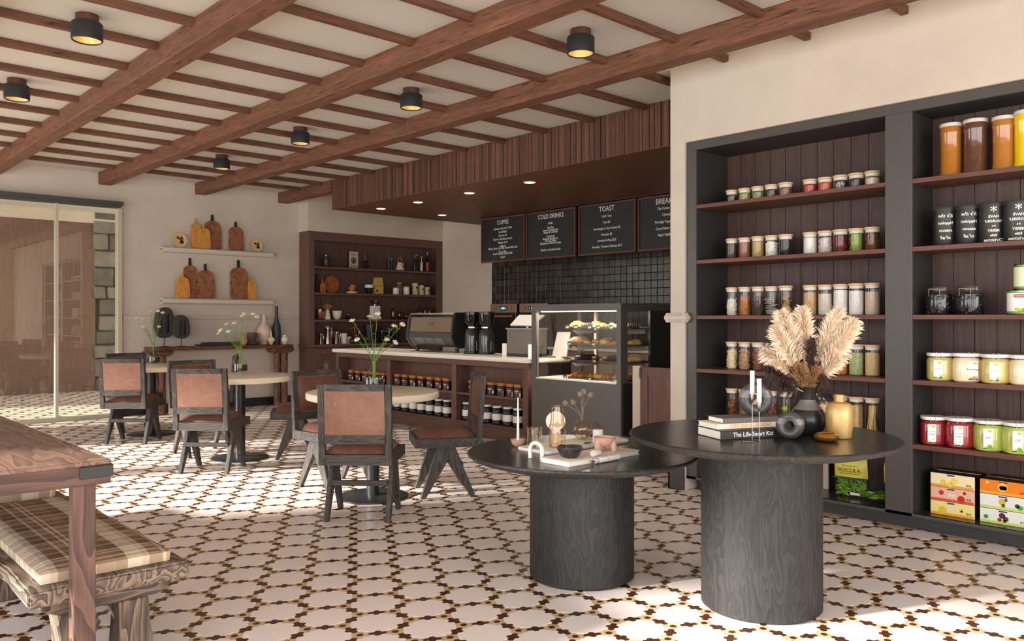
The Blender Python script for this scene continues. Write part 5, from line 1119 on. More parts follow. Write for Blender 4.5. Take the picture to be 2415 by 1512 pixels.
PL = [ # shelf, [(px, kind, rz, scale, description)]
 (0, [(1346, 'croissant', .4, 1.25, 'chocolate-striped croissant'), (1368, 'danish', 0, 1.0, 'orange custard danish'), (1384, 'log', 1.4, .9, 'brown chocolate roll'), (1401, 'bun', 0, .75, 'small yellow bun'), (1421, 'croissant', 1.2, .9, 'striped croissant'), (1438, 'cake', .3, 1.1, 'iced cake slice'), (1452, 'bun', 0, .8, 'glazed bun'), (1489, 'loaf', .3, .55, 'seeded roll'), (1510, 'log', .9, .9, 'dark chocolate log')]),
 (1, [(1344, 'loaf', .6, .95, 'pale bread loaf'), (1368, 'loaf', 1.3, .95, 'golden bread loaf'), (1386, 'bun', 0, .8, 'brown seeded bun'), (1402, 'bun', 0, 1.05, 'glossy yellow bun'), (1427, 'bun', 0, 1.2, 'large round yellow bun'), (1445, 'danish', 0, .9, 'orange danish'), (1490, 'bun', 0, .95, 'yellow bun'), (1506, 'loaf', .4, .7, 'long yellow roll')]),
 (2, [(1340, 'cake', .2, 1.15, 'white-frosted chocolate cake'), (1352, 'cake', 0, 1.15, 'white-frosted cake slice'), (1366, 'cake', -.2, 1.2, 'frosted cake cube'), (1382, 'log', .4, 1.15, 'dark log with white cream'), (1402, 'cake', .4, 1.1, 'small cream cake'), (1416, 'bun', 0, .7, 'cream-topped bun'), (1428, 'cake', .1, 1.15, 'iced cake cube'), (1444, 'log', .9, 1.2, 'dark nut-covered log'), (1484, 'bun', 0, .75, 'small orange bun'), (1508, 'loaf', .3, .9, 'round floury loaf')]),
 (3, [(1337, 'croissant', 1.0, 1.1, 'chocolate-striped croissant'), (1358, 'pink_croissant', 1.0, 1.15, 'pink-iced striped croissant'), (1377, 'croissant', .7, .9, 'small brown croissant'), (1391, 'danish', 0, 1.0, 'orange danish'), (1411, 'bun', 0, 1.15, 'glossy orange bun'), (1427, 'danish', 0, 1.0, 'orange custard danish'), (1439, 'croissant', .9, .9, 'striped croissant'), (1452, 'loaf', .6, .65, 'orange bread roll'), (1486, 'croissant', .8, .9, 'brown croissant')])]
XP = 5.79
used_l = {}
for k, row in PL:
    for i, (px, kind, rz, sc, d) in enumerate(row):
        x = XP + (.0 if px < 1470 else .10); y = max(4.745, min(5.34, onX(px, HY, x).y)); lb = '%s on the %s tray of the pastry case' % (d, TNAME[k])
        if px > 1470: lb = '%s at the side window of the %s tray' % (d, TNAME[k])
        if lb in used_l: lb += ', further right'
        used_l[lb] = 1; pastry(kind, x + (.03 if i % 2 else 0), y, TZ[k] + .0045, rz, sc * 1.02, lb)
    for i in range(4): # a second row behind
        kind = ['bun', 'croissant', 'danish', 'loaf'][(i + k) % 4]
        pastry(kind, 5.955, 4.80 + i * .15, TZ[k] + .0045, .4 * i, .85, 'half-hidden %s, %s in the back row of the %s tray' % ({'bun': 'bun', 'croissant': 'croissant', 'danish': 'danish', 'loaf': 'loaf'}[kind], ['rightmost', 'third from left', 'second from left', 'leftmost'][i], TNAME[k]))
TAGS = [[(1337, '2.39'), (1357, '4.99'), (1390, '0.85'), (1410, '2.45'), (1441, '2.39')], [(1342, '2.45'), (1399, '0.85')], [(1341, '2.89'), (1401, '7.99')], [(1332, '2.45'), (1390, '4.99'), (1450, '2.25')]]
for k, row in enumerate(TAGS):
    for i, (px, s_) in enumerate(row):
        y = onX(px, HY, 5.69).y; t = thing('price_tag', 'small black %s price tag, %s from the left on the %s tray' % (s_, ORD[i], TNAME[k]), 'price tag', (5.692, y, TZ[k] - .004), 0, 'price tags in the pastry case')
        MB().box(0, -.024, 0, .003, .024, .036).build('card', M_MBL, t, smooth=False); lettering(s_, .022, M_WHITE, t, (-.0006, 0, .015), (0, -1, 0), (0, 0, 1), shear=.2, bold=.0008)
# ================================================================== DRESSER CONTENTS
YD = 10.99
def dres(px0, px1, ytop, zs, yd=YD):
    x, mpp = spY((px0 + px1) / 2, yd); return x, (px1 - px0) / 2 * mpp, zat(ytop, mpp) - zs
def vessel(name, cat, px0, px1, ytop, zs, prof, mat, label, yd=YD, group=None, extra=None, rz=0):
    """turned vessel: profile radii relative to half width, heights relative to its height"""
    x, r, h = dres(px0, px1, ytop, zs, yd)
    pr_ = [(a * r, b * h) for a, b in prof]
    if not extra: return item(name, MB().lathe(pr_, 24), mat, label, cat, (x, yd, zs + .0003), rz, group)
    t = thing(name, label, cat, (x, yd, zs + .0003), rz, group); MB().lathe(pr_, 24, cap=extra[0] != 'open').build('body', mat, t)
    for (n_, pf, m_) in extra[1:]: MB().lathe([(a * r, b * h) for a, b in pf], 20).build(n_, m_, t)
    return t
M_CERA = plain('ceramic_cream', (226, 214, 190), .45, var=.04); M_DKB = plain('ceramic_black', (28, 28, 30), .35); M_WOODL = wood('light_wood', (196, 128, 70), (160, 96, 48), 'Z', .5, 3, 8, .05); M_COP = plain('copper', (176, 96, 62), .3, .9); M_SGL = glass('shelf_glass', (226, 220, 214), 1.6)
s1_, s2_, s3_, s4_ = BSZ[0], BSZ[1], BSZ[2], .8715
cyl = [(.96, 0), (1, .02), (1, .97), (.96, 1)]
# top shelf
vessel('glass_pot', 'pot', 758, 781, 611, s1_, [(.9, 0), (1, .1), (1, .9), (1.05, 1)], M_SGL, 'clear glass casserole at the left of the dresser top shelf', extra=('open', ('lid', [(1.02, 1.01), (.6, 1.12), (.1, 1.2)], M_SGL), ('handle_bar', [(1.3, .86), (1.3, .92)], M_SGL)))
x, r, h = dres(761, 778, 599, s1_); vz = s1_ + .105
t = thing('glass_pot', 'smaller clear glass pot stacked on the glass casserole', 'pot', (x, YD, s1_ + .135)); MB().lathe([(r * .9, 0), (r, .01), (r, .05)], 20, cap=False).build('body', M_SGL, t); MB().lathe([(r, .051), (r * .4, .062), (r * .1, .075)], 20).build('lid', M_SGL, t)
x, r, h = dres(820, 849, 592.6, s1_, 11.03)
t = thing('poster_frame', 'small framed coffee poster leaning on the dresser top shelf', 'poster', (x, 11.04, s1_ + .0005), .12)
MB().box(-r, -.002, 0, r, .010, h).build('frame', M_BLACK, t, smooth=False); MB().box(-r + .006, -.0035, .006, r - .006, -.0022, h - .006).build('sheet', plain('poster_paper', (214, 196, 170), .6), t, smooth=False)
lettering('Coffee is', .042, M_INK, t, (0, -.0045, h * .80), (1, 0, 0), (0, 0, 1), shear=.3); lettering('always a good\nidea my friend', .021, M_INK, t, (0, -.0045, h * .14), (1, 0, 0), (0, 0, 1))
MB().lathe([(.05, 0), (.05, .0005)], 24, M=T(0, -.0037, h * .46) @ Matrix.Rotation(PI / 2, 4, 'X')).build('saucer_print', plain('print_grey', (70, 64, 60), .6), t); MB().lathe([(.032, 0), (.032, .0005)], 24, M=T(0, -.0044, h * .47) @ Matrix.Rotation(PI / 2, 4, 'X')).build('cup_print', plain('print_tan', (190, 170, 146), .6), t); MB().lathe([(.022, 0), (.022, .0005)], 20, M=T(0, -.0051, h * .47) @ Matrix.Rotation(PI / 2, 4, 'X')).build('brew_print', M_INK, t)
x, r, h = dres(856, 873, 594, s1_, 11.06); t = thing('spatula', 'slotted black spatula with copper-brown handle leaning in the dresser', 'utensil', (x, 11.07, s1_ + .001), 0)
MB().box(-.045, 0, .0, .045, .006, .13, Matrix.Rotation(-.12, 4, 'Y')).build('blade', M_DKB, t, smooth=False, bevel=.002); MB().tube([(-.012, .003, .131), (-.035, .003, .26)], [.012, .009], 8).build('handle', plain('handle_brown', (130, 70, 46), .4), t)
for k in range(4): MB().box(-.028 + k * .016, -.0015, .03, -.022 + k * .016, -.0005, .10, Matrix.Rotation(-.12, 4, 'Y')).build('slot', M_STEEL, t, smooth=False)
for k, (a, b, yt) in enumerate(((914, 921, 607), (920.5, 926, 610))): vessel('pepper_mill', 'mill', a, b, yt, s1_, [(.95, 0), (1, .05), (1, .84), (.8, .86)], M_DKB, ['taller slim black mill with a brass knob in the dresser', 'shorter slim black mill with a brass knob in the dresser'][k], YD - .01 + .05 * k, extra=('cap', ('knob', [(.3, .862), (.45, .93), (.2, 1)], M_GOLD)))
x, r, h = dres(932, 954, 607, s1_); t = thing('stove_kettle', 'cream conical kettle with a wooden hoop handle in the dresser', 'kettle', (x, YD, s1_ + .0005))
MB().lathe([(r * .9, 0), (r, .012), (r * .72, h * .30), (r * .5, h * .58), (r * .44, h * .62)], 24).build('body', M_CERA, t); MB().lathe([(r * .44, h * .622), (r * .3, h * .68), (r * .08, h * .70), (r * .1, h * .76)], 16).build('lid', M_DKB, t)
MB().tube([(r * .5 * math.cos(a), 0, h * .58 + h * .42 * math.sin(a)) for a in [PI * i / 10 for i in range(11)]], .008, 7).build('handle', M_WOODL, t); MB().tube([(r * .6, 0, h * .4), (r * .95, 0, h * .56)], [.02, .01], 8).build('spout', M_CERA, t)
bot = [(.95, 0), (1, .03), (1, .52), (.9, .62), (.35, .74), (.3, .94), (.34, .95), (.34, 1)]
for k, (a, b, yt, m_, lb_) in enumerate(((974, 981, 604, M_DKB, 'slim black bottle with gold cap, leftmost of the dresser bottles'), (983, 988.5, 602, M_DKB, 'slim black bottle with gold cap, second of the dresser bottles'), (990, 996.5, 607, plain('bottle_pale', (196, 186, 150), .3), 'pale labelled bottle in the dresser bottle group'), (996, 1002, 605, M_DKB, 'small dark bottle behind the pale one in the dresser'), (1002.5, 1012, 597, plain('bottle_brown', (40, 24, 18), .15), 'tall brown bottle with red label in the dresser'))):
    x, r, h = dres(a, b, yt, s1_); t = thing('bottle', lb_, 'bottle', (x, YD + (.03 if k in (1, 3) else -.01), s1_ + .0003), 0, 'dresser bottles')
    MB().lathe([(p * r, q_ * h) for p, q_ in bot], 18).build('body', m_, t); MB().lathe([(r * .38, h * .953), (r * .38, h * 1.03)], 12).build('cap', M_GOLD, t)
    if k in (2, 4): MB().lathe([(r * 1.02, h * .08), (r * 1.02, h * .5)], 18, cap=False).build('label', M_CERA if k == 2 else plain('label_rust', (150, 60, 34), .5), t)
# second shelf
def paddle(w_, hb, hh, hw, th=.018, rb=None):
    """cutting-board outline (x,z): rounded body with a handle"""
    p = []; rr = min(w_ * .75, hb * .3)
    for k in range(7): a = PI / 2 * k / 6; p.append((w_ - rr * .55 + rr * .55 * math.sin(a) * 1.0, rr * .45 - rr * .45 * math.cos(a)))
    for k in range(7): a = PI / 2 * k / 6; p.append((w_ * .94 - rr + rr * math.cos(a), hb - rr + rr * math.sin(a)))
    p += [(hw, hb), (hw * .85, hh), (hw * .5, hh + hw * .5)]
    return p + [(-x, z) for x, z in reversed(p)]
def board(name, label, x, y, z, w_, hb, hh, hw, mat, lean_=.10, rz=0, group=None, hmat=None, th=.020):
    t = thing(name, label, 'cutting board', (x, y, z + .001), rz, group); Mx = Matrix.Rotation(-lean_, 4, 'X')
    o = paddle(w_, hb, hh, hw); n = len(o); body = [p for p in o if p[1] <= hb + 1e-6]; hd = [(hw, hb + .0004), (hw * .85, hh), (hw * .4, hh + hw * .5), (-hw * .4, hh + hw * .5), (-hw * .85, hh), (-hw, hb + .0004)]
    MB().prism(body, 0, th, 'y', Mx).build('blade', mat, t, smooth=True, bevel=.004, segs=1); MB().prism(hd, 0, th, 'y', Mx).build('handle', hmat or mat, t, smooth=True, bevel=.003, segs=1); return t
x, r, h = dres(745, 754, 646, s2_, 11.06); board('paddle_board', 'dark narrow paddle board at the far left of the dresser second shelf', x, 11.06, s2_, r * 1.1, h * .62, h * .98, .012, plain('board_dark', (52, 36, 32), .6), .07)
x, r, h = dres(764, 800, 651, s2_, 11.08); t = thing('round_board', 'large round wooden board standing on the dresser second shelf', 'cutting board', (x, 11.05, s2_ + .001)); MB().lathe([(h * .48, 0), (h * .5, .004), (h * .5, .016), (h * .48, .02)], 40, M=T(0, .04, h * .5) @ Matrix.Rotation(PI / 2 - .08, 4, 'X')).build('disc', wood('round_board_wood', (190, 112, 56), (140, 76, 36), 'X', .5, 2, 8, .05), t); MB().box(-.002, .010, .02, .002, .02, h * .9, Matrix.Rotation(-.5, 4, 'Y')).build('groove', plain('groove_dark', (96, 52, 26), .6), t, smooth=False)
x, r, h = dres(755, 768, 657, s2_, 11.0); board('paddle_board', 'small orange paddle board in front of the round board', x, 10.99, s2_, r * 1.05, h * .70, h * .98, .012, M_WOODL, .10)
x, r, h = dres(817, 843, 686, s2_); item('plate', MB().lathe([(r * .8, 0), (r, .012), (r, .026), (r * .96, .028)], 28), M_WHITE, 'thick white plate under the wooden bowls in the dresser', 'plate', (x, YD, s2_ + .0003))
x2, r2, h2 = dres(822, 841, 675, s2_); item('bowl', MB().lathe([(r2 * .4, 0), (r2 * .85, .03), (r2, .065), (r2 * .94, .066), (r2 * .3, .012)], 24), M_WOODL, 'wooden bowl on the thick white plate', 'bowl', (x, YD, s2_ + .0292))
item('bowl', MB().lathe([(r2 * .35, 0), (r2 * .7, .024), (r2 * .8, .055), (r2 * .75, .056), (r2 * .2, .012)], 24), wood('bowl_wood', (206, 140, 84), (170, 104, 56), 'X', .5, 3, 6, .05), 'smaller wooden bowl nested on top of the other bowl', 'bowl', (x + .015, YD, s2_ + .0962 - .022))
x, r, h = dres(860, 881, 672, s2_); t = thing('rimmed_bowl', 'black bowl with a broad white rim beside the coffee bag', 'bowl', (x, YD, s2_ + .0003)); MB().lathe([(r * .5, 0), (r * .8, h * .4), (r * .95, h * .68)], 24).build('body', M_DKB, t); MB().lathe([(r * .97, h * .682), (r, h * .72), (r, h)], 24).build('rim', M_WHITE, t)
x, r, h = dres(880, 903, 655, s2_); t = thing('coffee_bag', 'golden yellow bag of coffee with red print in the dresser', 'bag', (x, YD, s2_ + .0003))
MB().add([(-r, -.035, 0), (r, -.035, 0), (r, .035, 0), (-r, .035, 0), (-r, -.040, h * .5), (r, -.040, h * .5), (r, .040, h * .5), (-r, .040, h * .5), (-r * .96, -.012, h), (r * .96, -.012, h), (r * .96, .006, h), (-r * .96, .006, h)], [(3, 2, 1, 0), (0, 1, 5, 4), (1, 2, 6, 5), (2, 3, 7, 6), (3, 0, 4, 7), (4, 5, 9, 8), (5, 6, 10, 9), (6, 7, 11, 10), (7, 4, 8, 11), (8, 9, 10, 11)]).build('pouch', plain('bag_gold', (214, 178, 92), .35), t, angle=20)
lettering('INTENSA', .032, plain('print_red', (170, 40, 30), .5), t, (0, -.0402, h * .46), (1, 0, 0), (0, 0, 1)); MB().lathe([(.02, 0), (.02, .0006)], 16, M=T(-r * .5, -.0378, h * .2) @ Matrix.Rotation(PI / 2, 4, 'X')).build('seal', plain('print_dkred', (140, 30, 26), .5), t); lettering('~ coffee ~', .022, plain('print_brown', (96, 70, 30), .5), t, (0, -.032, h * .74), (1, 0, 0), (0, .3, 1))
for (a, b, yt, m_, lb_, dy) in ((926.6, 940.8, 677.5, M_WHITE, 'short jar of white sugar with wooden lid, left of the dresser trio', -.02), (935.5, 950, 666, specks('speckled_fill', [(60, 48, 42), (150, 136, 120), (90, 76, 66)], 40, .5, .4), 'tall speckled jar with wooden lid between the white ones', .05), (951, 965.5, 675, M_WHITE, 'short jar of white flour with wooden lid, right of the dresser trio', -.02)):
    vessel('lidded_jar', 'jar', a, b, yt, s2_, [(.95, 0), (1, .03), (1, .84), (.95, .86)], m_, lb_, YD + dy, 'wooden-lidded jars in the dresser', ('cap', ('lid', [(1, .865), (1.02, .9), (1, .99)], M_WOODL)))
for k, (a, b, yt) in enumerate(((972, 986, 668), (987, 1000, 673), (1001, 1013.5, 677.5))):
    x, r, h = dres(a, b, yt, s2_); t = thing('cream_canister', ['tallest cream canister of the three in the dresser', 'middle-sized cream canister of the three in the dresser', 'smallest cream canister of the three in the dresser'][k], 'canister', (x, YD, s2_ + .0003), 0, 'cream canisters in the dresser')
    MB().lathe([(r * .96, 0), (r, .004), (r, h * .88), (r * 1.02, h * .885), (r * 1.02, h)], 24).build('body', plain('canister_cream', (214, 196, 146), .5), t); MB().lathe([(r * .38, 0), (r * .38, .0006)], 16, M=T(0, -r * 1.003, h * .6) @ Matrix.Rotation(PI / 2, 4, 'X')).build('crest', M_INK, t); lettering(['COFFEE', 'SUGAR', 'TEA'][k], r * .42, M_INK, t, (0, -r * 1.012, h * .34), (1, 0, 0), (0, 0, 1))
# third shelf
x, r, h = dres(745, 766, 729.5, s3_); t = thing('egg_jar', 'glass jar of brown and white eggs on the dresser third shelf', 'jar', (x, YD, s3_ + .0003)); MB().lathe([(r * .8, 0), (r, .03), (r, h)], 24, cap=False).build('glass_body', M_SGL, t)
for k, (ex, ey, ez, w_) in enumerate(((-.02, -.02, .035, 0), (.03, -.015, .035, 0), (0, .03, .035, 0), (-.025, .0, .085, 0), (.028, -.012, .09, 1), (.0, -.03, .08, 0), (-.02, -.01, .125, 1), (.02, .02, .13, 0))): MB().ball((ex, ey, ez), (.026, .026, .032), 12, 8).build('egg', plain('egg_white', (232, 222, 210), .5) if w_ else plain('egg_brown', (190, 112, 70), .5), t)
x, r, h = dres(765, 780, 732, s3_); t = thing('vase', 'cream tapering vase with dried wheat ears in the dresser', 'vase', (x, YD, s3_ + .0003)); MB().lathe([(r * .95, 0), (r, .01), (r * .62, h * .85), (r * .58, h)], 24).build('body', M_CERA, t)
for k, dx in enumerate((-.07, -.035, .0, .03, .065)): MB().tube([(dx * .1, 0, h * .9), (dx * .6, .0, h * 1.3), (dx * 1.2, 0, h * 1.75 - abs(dx) * .5)], [.003, .004, .007], 6).build('wheat_ear', plain('wheat', (204, 150, 60), .6), t)
x, r, h = dres(783, 806.6, 733, s3_); item('bowl', MB().lathe([(r * .4, 0), (r * .8, h * .3), (r, h * .98), (r * .95, h), (r * .7, h * .35), (r * .2, h * .1)], 28, cap=False), M_CERA, 'cream ceramic bowl on the dresser third shelf', 'bowl', (x, YD, s3_ + .0003))
x, r, h = dres(812.5, 829, 737, s3_); t = thing('coffee_flask', 'glass coffee flask with dark brew and wooden collar', 'flask', (x, YD, s3_ + .0003)); MB().lathe([(r * .9, 0), (r, .015), (r * .45, h * .6), (r * .3, h * .7), (r * .5, h)], 24, cap=False).build('glass_body', M_SGL, t); MB().lathe([(r * .85, .003), (r * .9, .015), (r * .68, h * .32)], 20).build('brew', plain('brew_dark', (26, 18, 14), .1), t); MB().lathe([(r * .36, h * .62), (r * .36, h * .82)], 14).build('collar', M_WOODL, t)
x, r, h = dres(873.7, 894.5, 722, s3_); t = thing('kitchen_scale', 'white kitchen scale with round dial and steel pan in the dresser', 'scale', (x, YD, s3_ + .0003)); MB().box(-r, -.05, .05, r, .05, h).build('body', M_WHITE, t, bevel=.006); MB().box(-r * 1.2, -.065, 0, r * 1.2, .065, .0495).build('base', M_WHITE, t, bevel=.01)
MB().lathe([(r * .72, 0), (r * .72, .003)], 28, M=T(0, -.0503, h * .62) @ Matrix.Rotation(PI / 2, 4, 'X')).build('dial_ring', M_INK, t); MB().lathe([(r * .66, 0), (r * .66, .002)], 28, M=T(0, -.0535, h * .62) @ Matrix.Rotation(PI / 2, 4, 'X')).build('dial', M_WHITE, t); MB().box(-.003, -.0575, h * .56, .003, -.0557, h * .68).build('needle', plain('needle_red', (190, 40, 40), .4), t, smooth=False)
MB().lathe([(.02, h + .0003), (.02, h + .03)], 12).build('neck', M_STEEL, t); MB().lathe([(r * .3, h + .0305), (r * .8, h + .05), (r * 1.12, h + .085), (r * 1.08, h + .086), (r * .6, h + .05)], 28, cap=False).build('pan', M_STEEL, t)
M_PGL = glass('pink_glass', (214, 176, 168), 1.6)
for k, (a, b, yt, pf, nm, lb_) in enumerate(((922, 933, 717, bot, 'bottle', 'tall clear rosy glass bottle in the dresser'), (938, 948, 735, cyl, 'tumbler', 'clear rosy tumbler beside the tall glass bottle'), (953, 962, 740, cyl, 'tumbler', 'short clear tumbler nearest the espresso machine'), (968, 976, 723, bot, 'bottle', 'clear glass bottle just left of the espresso machine'), (983, 995, 717, bot, 'decanter', 'clear glass decanter behind the espresso machine'), (997, 1008, 727, cyl, 'tumbler', 'clear tumbler right of the decanter in the dresser'), (1009, 1018, 728, cyl, 'tumbler', 'rightmost clear tumbler on the dresser third shelf'))):
    x, r, h = dres(a, b, yt, s3_); tag(MB().lathe([(p * r, q_ * h) for p, q_ in pf], 18, cap=False).build(nm, M_PGL, None, (x, YD, s3_ + .0003)), lb_, nm, 'clear glassware in the dresser')
# ledge
pot = [(.9, 0), (1, .02), (.98, .06), (.55, .88), (.52, .92), (.62, 1)]
for k, (a, b, yt, lb_) in enumerate(((748, 761, 787, 'small steel milk jug at the left end of the dresser ledge'), (763, 780.5, 770, 'tall steel coffee jug with curved handle on the dresser ledge'), (783.5, 800.6, 782, 'middle-sized steel jug on the dresser ledge'))):
    x, r, h = dres(a, b, yt, s4_); t = thing('steel_jug', lb_, 'jug', (x, YD - .03, s4_ + .0003), 0, 'steel jugs on the dresser ledge'); MB().lathe([(p * r, q_ * h) for p, q_ in pot], 26).build('body', M_CHROME, t)
    MB().tube([(r * .5, 0, h * .94), (r * .95, 0, h * .93), (r * 1.15, 0, h * .7), (r * .95, 0, h * .42), (r * .75, 0, h * .38)], .005, 6).build('handle', M_CHROME, t); MB().add([(-r * .55, -.012, h * .97), (-r * .55, .012, h * .97), (-r * 1.0, 0, h * 1.03), (-r * .55, 0, h * .86)], [(0, 1, 2), (0, 2, 3), (1, 3, 2), (0, 3, 1)]).build('spout', M_CHROME, t)
x, r, h = dres(783, 803, 777, s4_, 11.08); t = thing('copper_pan', 'copper pan standing on edge behind the steel jugs', 'pan', (x, 11.09, s4_ + .0005)); MB().lathe([(h * .45, 0), (h * .5, .03)], 28, M=T(0, .0, h * .5) @ Matrix.Rotation(PI / 2, 4, 'X')).build('pan_body', M_COP, t); MB().box(-.012, -.02, h * .98, .012, -.012, h * 1.06).build('handle', M_COP, t)
vessel('cream_canister', 'canister', 803, 818.5, 785.5, s4_, [(.97, 0), (1, .02), (1, .96), (.97, .98)], M_CERA, 'plain cream canister with black knob on the dresser ledge', YD - .02, None, ('cap', ('knob', [(.16, .985), (.2, 1.08), (.12, 1.12)], M_DKB)))
x, r, h = dres(819, 830, 794, s4_); t = thing('mug', 'cream mug on the dresser ledge behind the black cup', 'mug', (x, YD + .02, s4_ + .0003)); MB().lathe([(r * .92, 0), (r, .01), (r, h)], 22).build('body', M_CERA, t); MB().torus((0, 0, 0), .024, .006, 14, 6, T(r * 1.05, 0, h * .5) @ Matrix.Rotation(PI / 2, 4, 'X')).build('handle', M_CERA, t)
x, r, h = dres(823, 836, 798, s4_, YD - .06); t = thing('cup', 'black cup lying on its side on the dresser ledge', 'cup', (x, YD - .06, s4_ + r + .0005)); MB().lathe([(r * .6, -.04), (r, .0), (r, .045), (r * .88, .044), (r * .85, .0)], 24, M=rotz(-.5) @ Matrix.Rotation(PI / 2, 4, 'X'), cap=False).build('bowl', M_DKB, t); MB().lathe([(r * .6, -.041), (r * .6, -.0395)], 20, M=rotz(-.5) @ Matrix.Rotation(PI / 2, 4, 'X')).build('foot', M_DKB, t)
x, r, h = dres(833, 847, 790, s4_); t = thing('utensil_glass', 'glass holding wooden spoons on the dresser ledge', 'utensil holder', (x, YD, s4_ + .0003)); MB().lathe([(r * .9, 0), (r, .01), (r, h)], 20, cap=False).build('glass_body', M_SGL, t)
for k, (dx, dy, hh, m_) in enumerate(((-.09, .0, .24, plain('spoon_dark', (104, 56, 40), .5)), (-.02, .02, .27, M_WOODL), (.05, -.01, .20, plain('spoon_orange', (216, 140, 70), .5)), (.02, .03, .22, plain('spoon_dark', (104, 56, 40), .5)))): MB().tube([(dx * .15, dy, .006), (dx * .8, dy, hh * .72), (dx, dy, hh * .85), (dx * 1.15, dy, hh)], [.006, .006, .016, .008], 7).build('wooden_spoon', m_, t)
x, r, h = dres(856, 891, 766, s4_); t = thing('wire_basket', 'tall black lidless basket tapering down on the dresser ledge', 'basket', (x, YD, s4_ + .0003)); MB().lathe([(r * .72, 0), (r, h), (r * .96, h), (r * .68, .006)], 24, cap=False).build('shell', M_DKB, t); MB().lathe([(r * .70, .0005), (r * .70, .004)], 24).build('bottom', M_DKB, t)
for k in range(1, 6): MB().torus((0, 0, h * k / 6), r * (.72 + .28 * k / 6) * 1.003, .004, 28, 5).build('hoop', plain('hoop_grey', (62, 60, 58), .3), t)
for k, (a, b, yt, lb_) in enumerate(((894, 908, 780, 'shortest black canister with orange wooden lid on the dresser ledge'), (912, 926.6, 775, 'middle black canister with orange wooden lid on the dresser ledge'), (930, 945, 767, 'tallest black canister with orange wooden lid on the dresser ledge'))):
    vessel('black_canister', 'canister', a, b, yt, s4_, [(.97, 0), (1, .02), (1, .92), (.9, .94)], plain('canister_gloss', (24, 24, 25), .12), lb_, YD - .02, 'black canisters on the dresser ledge', ('cap', ('lid', [(1.02, .942), (1.04, .96), (1.02, 1)], M_WOODL)))
# ================================================================== WALL SHELVES WITH BOARDS
for k, (z0, z1, lb_) in enumerate(((2.140, 2.212, 'upper pale floating shelf on the far wall'), (1.456, 1.529, 'lower pale floating shelf on the far wall'))):
    o = [(11.178, z0), (11.07, z0), (11.045, z0 + .014), (11.045, z1 - .014), (11.07, z1), (11.178, z1), (11.178, z1 - .016), (11.085, z1 - .016), (11.072, z1 - .026), (11.072, z0 + .026), (11.085, z0 + .016), (11.178, z0 + .016)]
    tag(MB().prism(o, 3.95, 5.51, 'x').build('wall_shelf', plain('shelf_plaster', (206, 196, 184), .7), None, smooth=False), lb_, 'shelf', 'floating wall shelves')
def mottled(name, c1, c2, c3):
    m, nt, b = base(name); v = coords(nt); f = noise(nt, v, 7, 5, .65, .5); f2 = noise(nt, coords(nt, (1, 1, 1), (5, 3, 1)), 14, 3, .6)
    col = ramp(nt, f, [(.3, lin(c2)), (.5, lin(c1)), (.7, lin(tuple(min(255, x * 1.12) for x in c1)))]); col = mixc(nt, ramp(nt, f2, [(.62, (0, 0, 0, 1)), (.72, (1, 1, 1, 1))]), col, lin(c3))
    nt.links.new(col, b.inputs['Base Color']); b.inputs['Roughness'].default_value = .55; return m
M_BRD = mottled('board_burnt', (150, 96, 62), (96, 56, 38), (50, 30, 24)); M_BRY = mottled('board_honey', (210, 146, 66), (184, 116, 46), (130, 66, 26)); M_HND = plain('board_handle_dark', (46, 30, 24), .6)
def wboard(px0, px1, yb, yt, yh, z, hw, mat, hm, yd, lb_, dark):
    x, mpp = spY((px0 + px1) / 2, yd); w_ = (px1 - px0) / 2 * mpp * 1.02; hb = zat(yt, mpp) - z; hh = zat(yh, mpp) - z
    board('cutting_board', lb_, x, yd, z, w_, hb, hh, hw, mat, .09, 0, 'rustic boards on the wall shelves', hm)
ZA, ZB = 2.2125, 1.5295
wboard(453, 476, 582, 527, 516, ZA, .016, M_BRY, M_BRY, 11.10, 'tall honey-coloured board behind the small one, upper shelf left', 0)
wboard(483, 525, 585, 521, 507, ZA, .020, M_BRD, M_HND, 11.115, 'largest burnt-brown board with dark handle, upper shelf', 1)
wboard(467, 498, 584, 538, 529, ZA, .014, M_BRY, M_BRY, 11.06, 'small honey-coloured board in front of the large brown one, upper shelf', 0)
wboard(541, 577, 589, 535, 523.5, ZA, .018, M_BRD, M_HND, 11.10, 'burnt-brown board standing alone right of centre, upper shelf', 1)
wboard(435, 468, 702, 626, 609, ZB, .020, M_BRD, M_HND, 11.115, 'tall narrow burnt-brown board at the left of the lower shelf', 1)
wboard(466, 509, 704, 638, 623, ZB, .020, M_BRD, M_HND, 11.085, 'wide burnt-brown board left of centre on the lower shelf', 1)
wboard(416, 449, 703, 654, 644, ZB, .014, M_BRY, M_BRY, 11.055, 'small honey-coloured board at the left end of the lower shelf', 0)
wboard(544, 588.5, 705, 631, 614, ZB, .022, M_BRD, M_HND, 11.10, 'wide burnt-brown board right of centre on the lower shelf', 1)
wboard(586, 606, 705.5, 660, 650, ZB, .011, M_BRY, M_BRY, 11.06, 'narrow honey-coloured board at the right end of the lower shelf', 0)
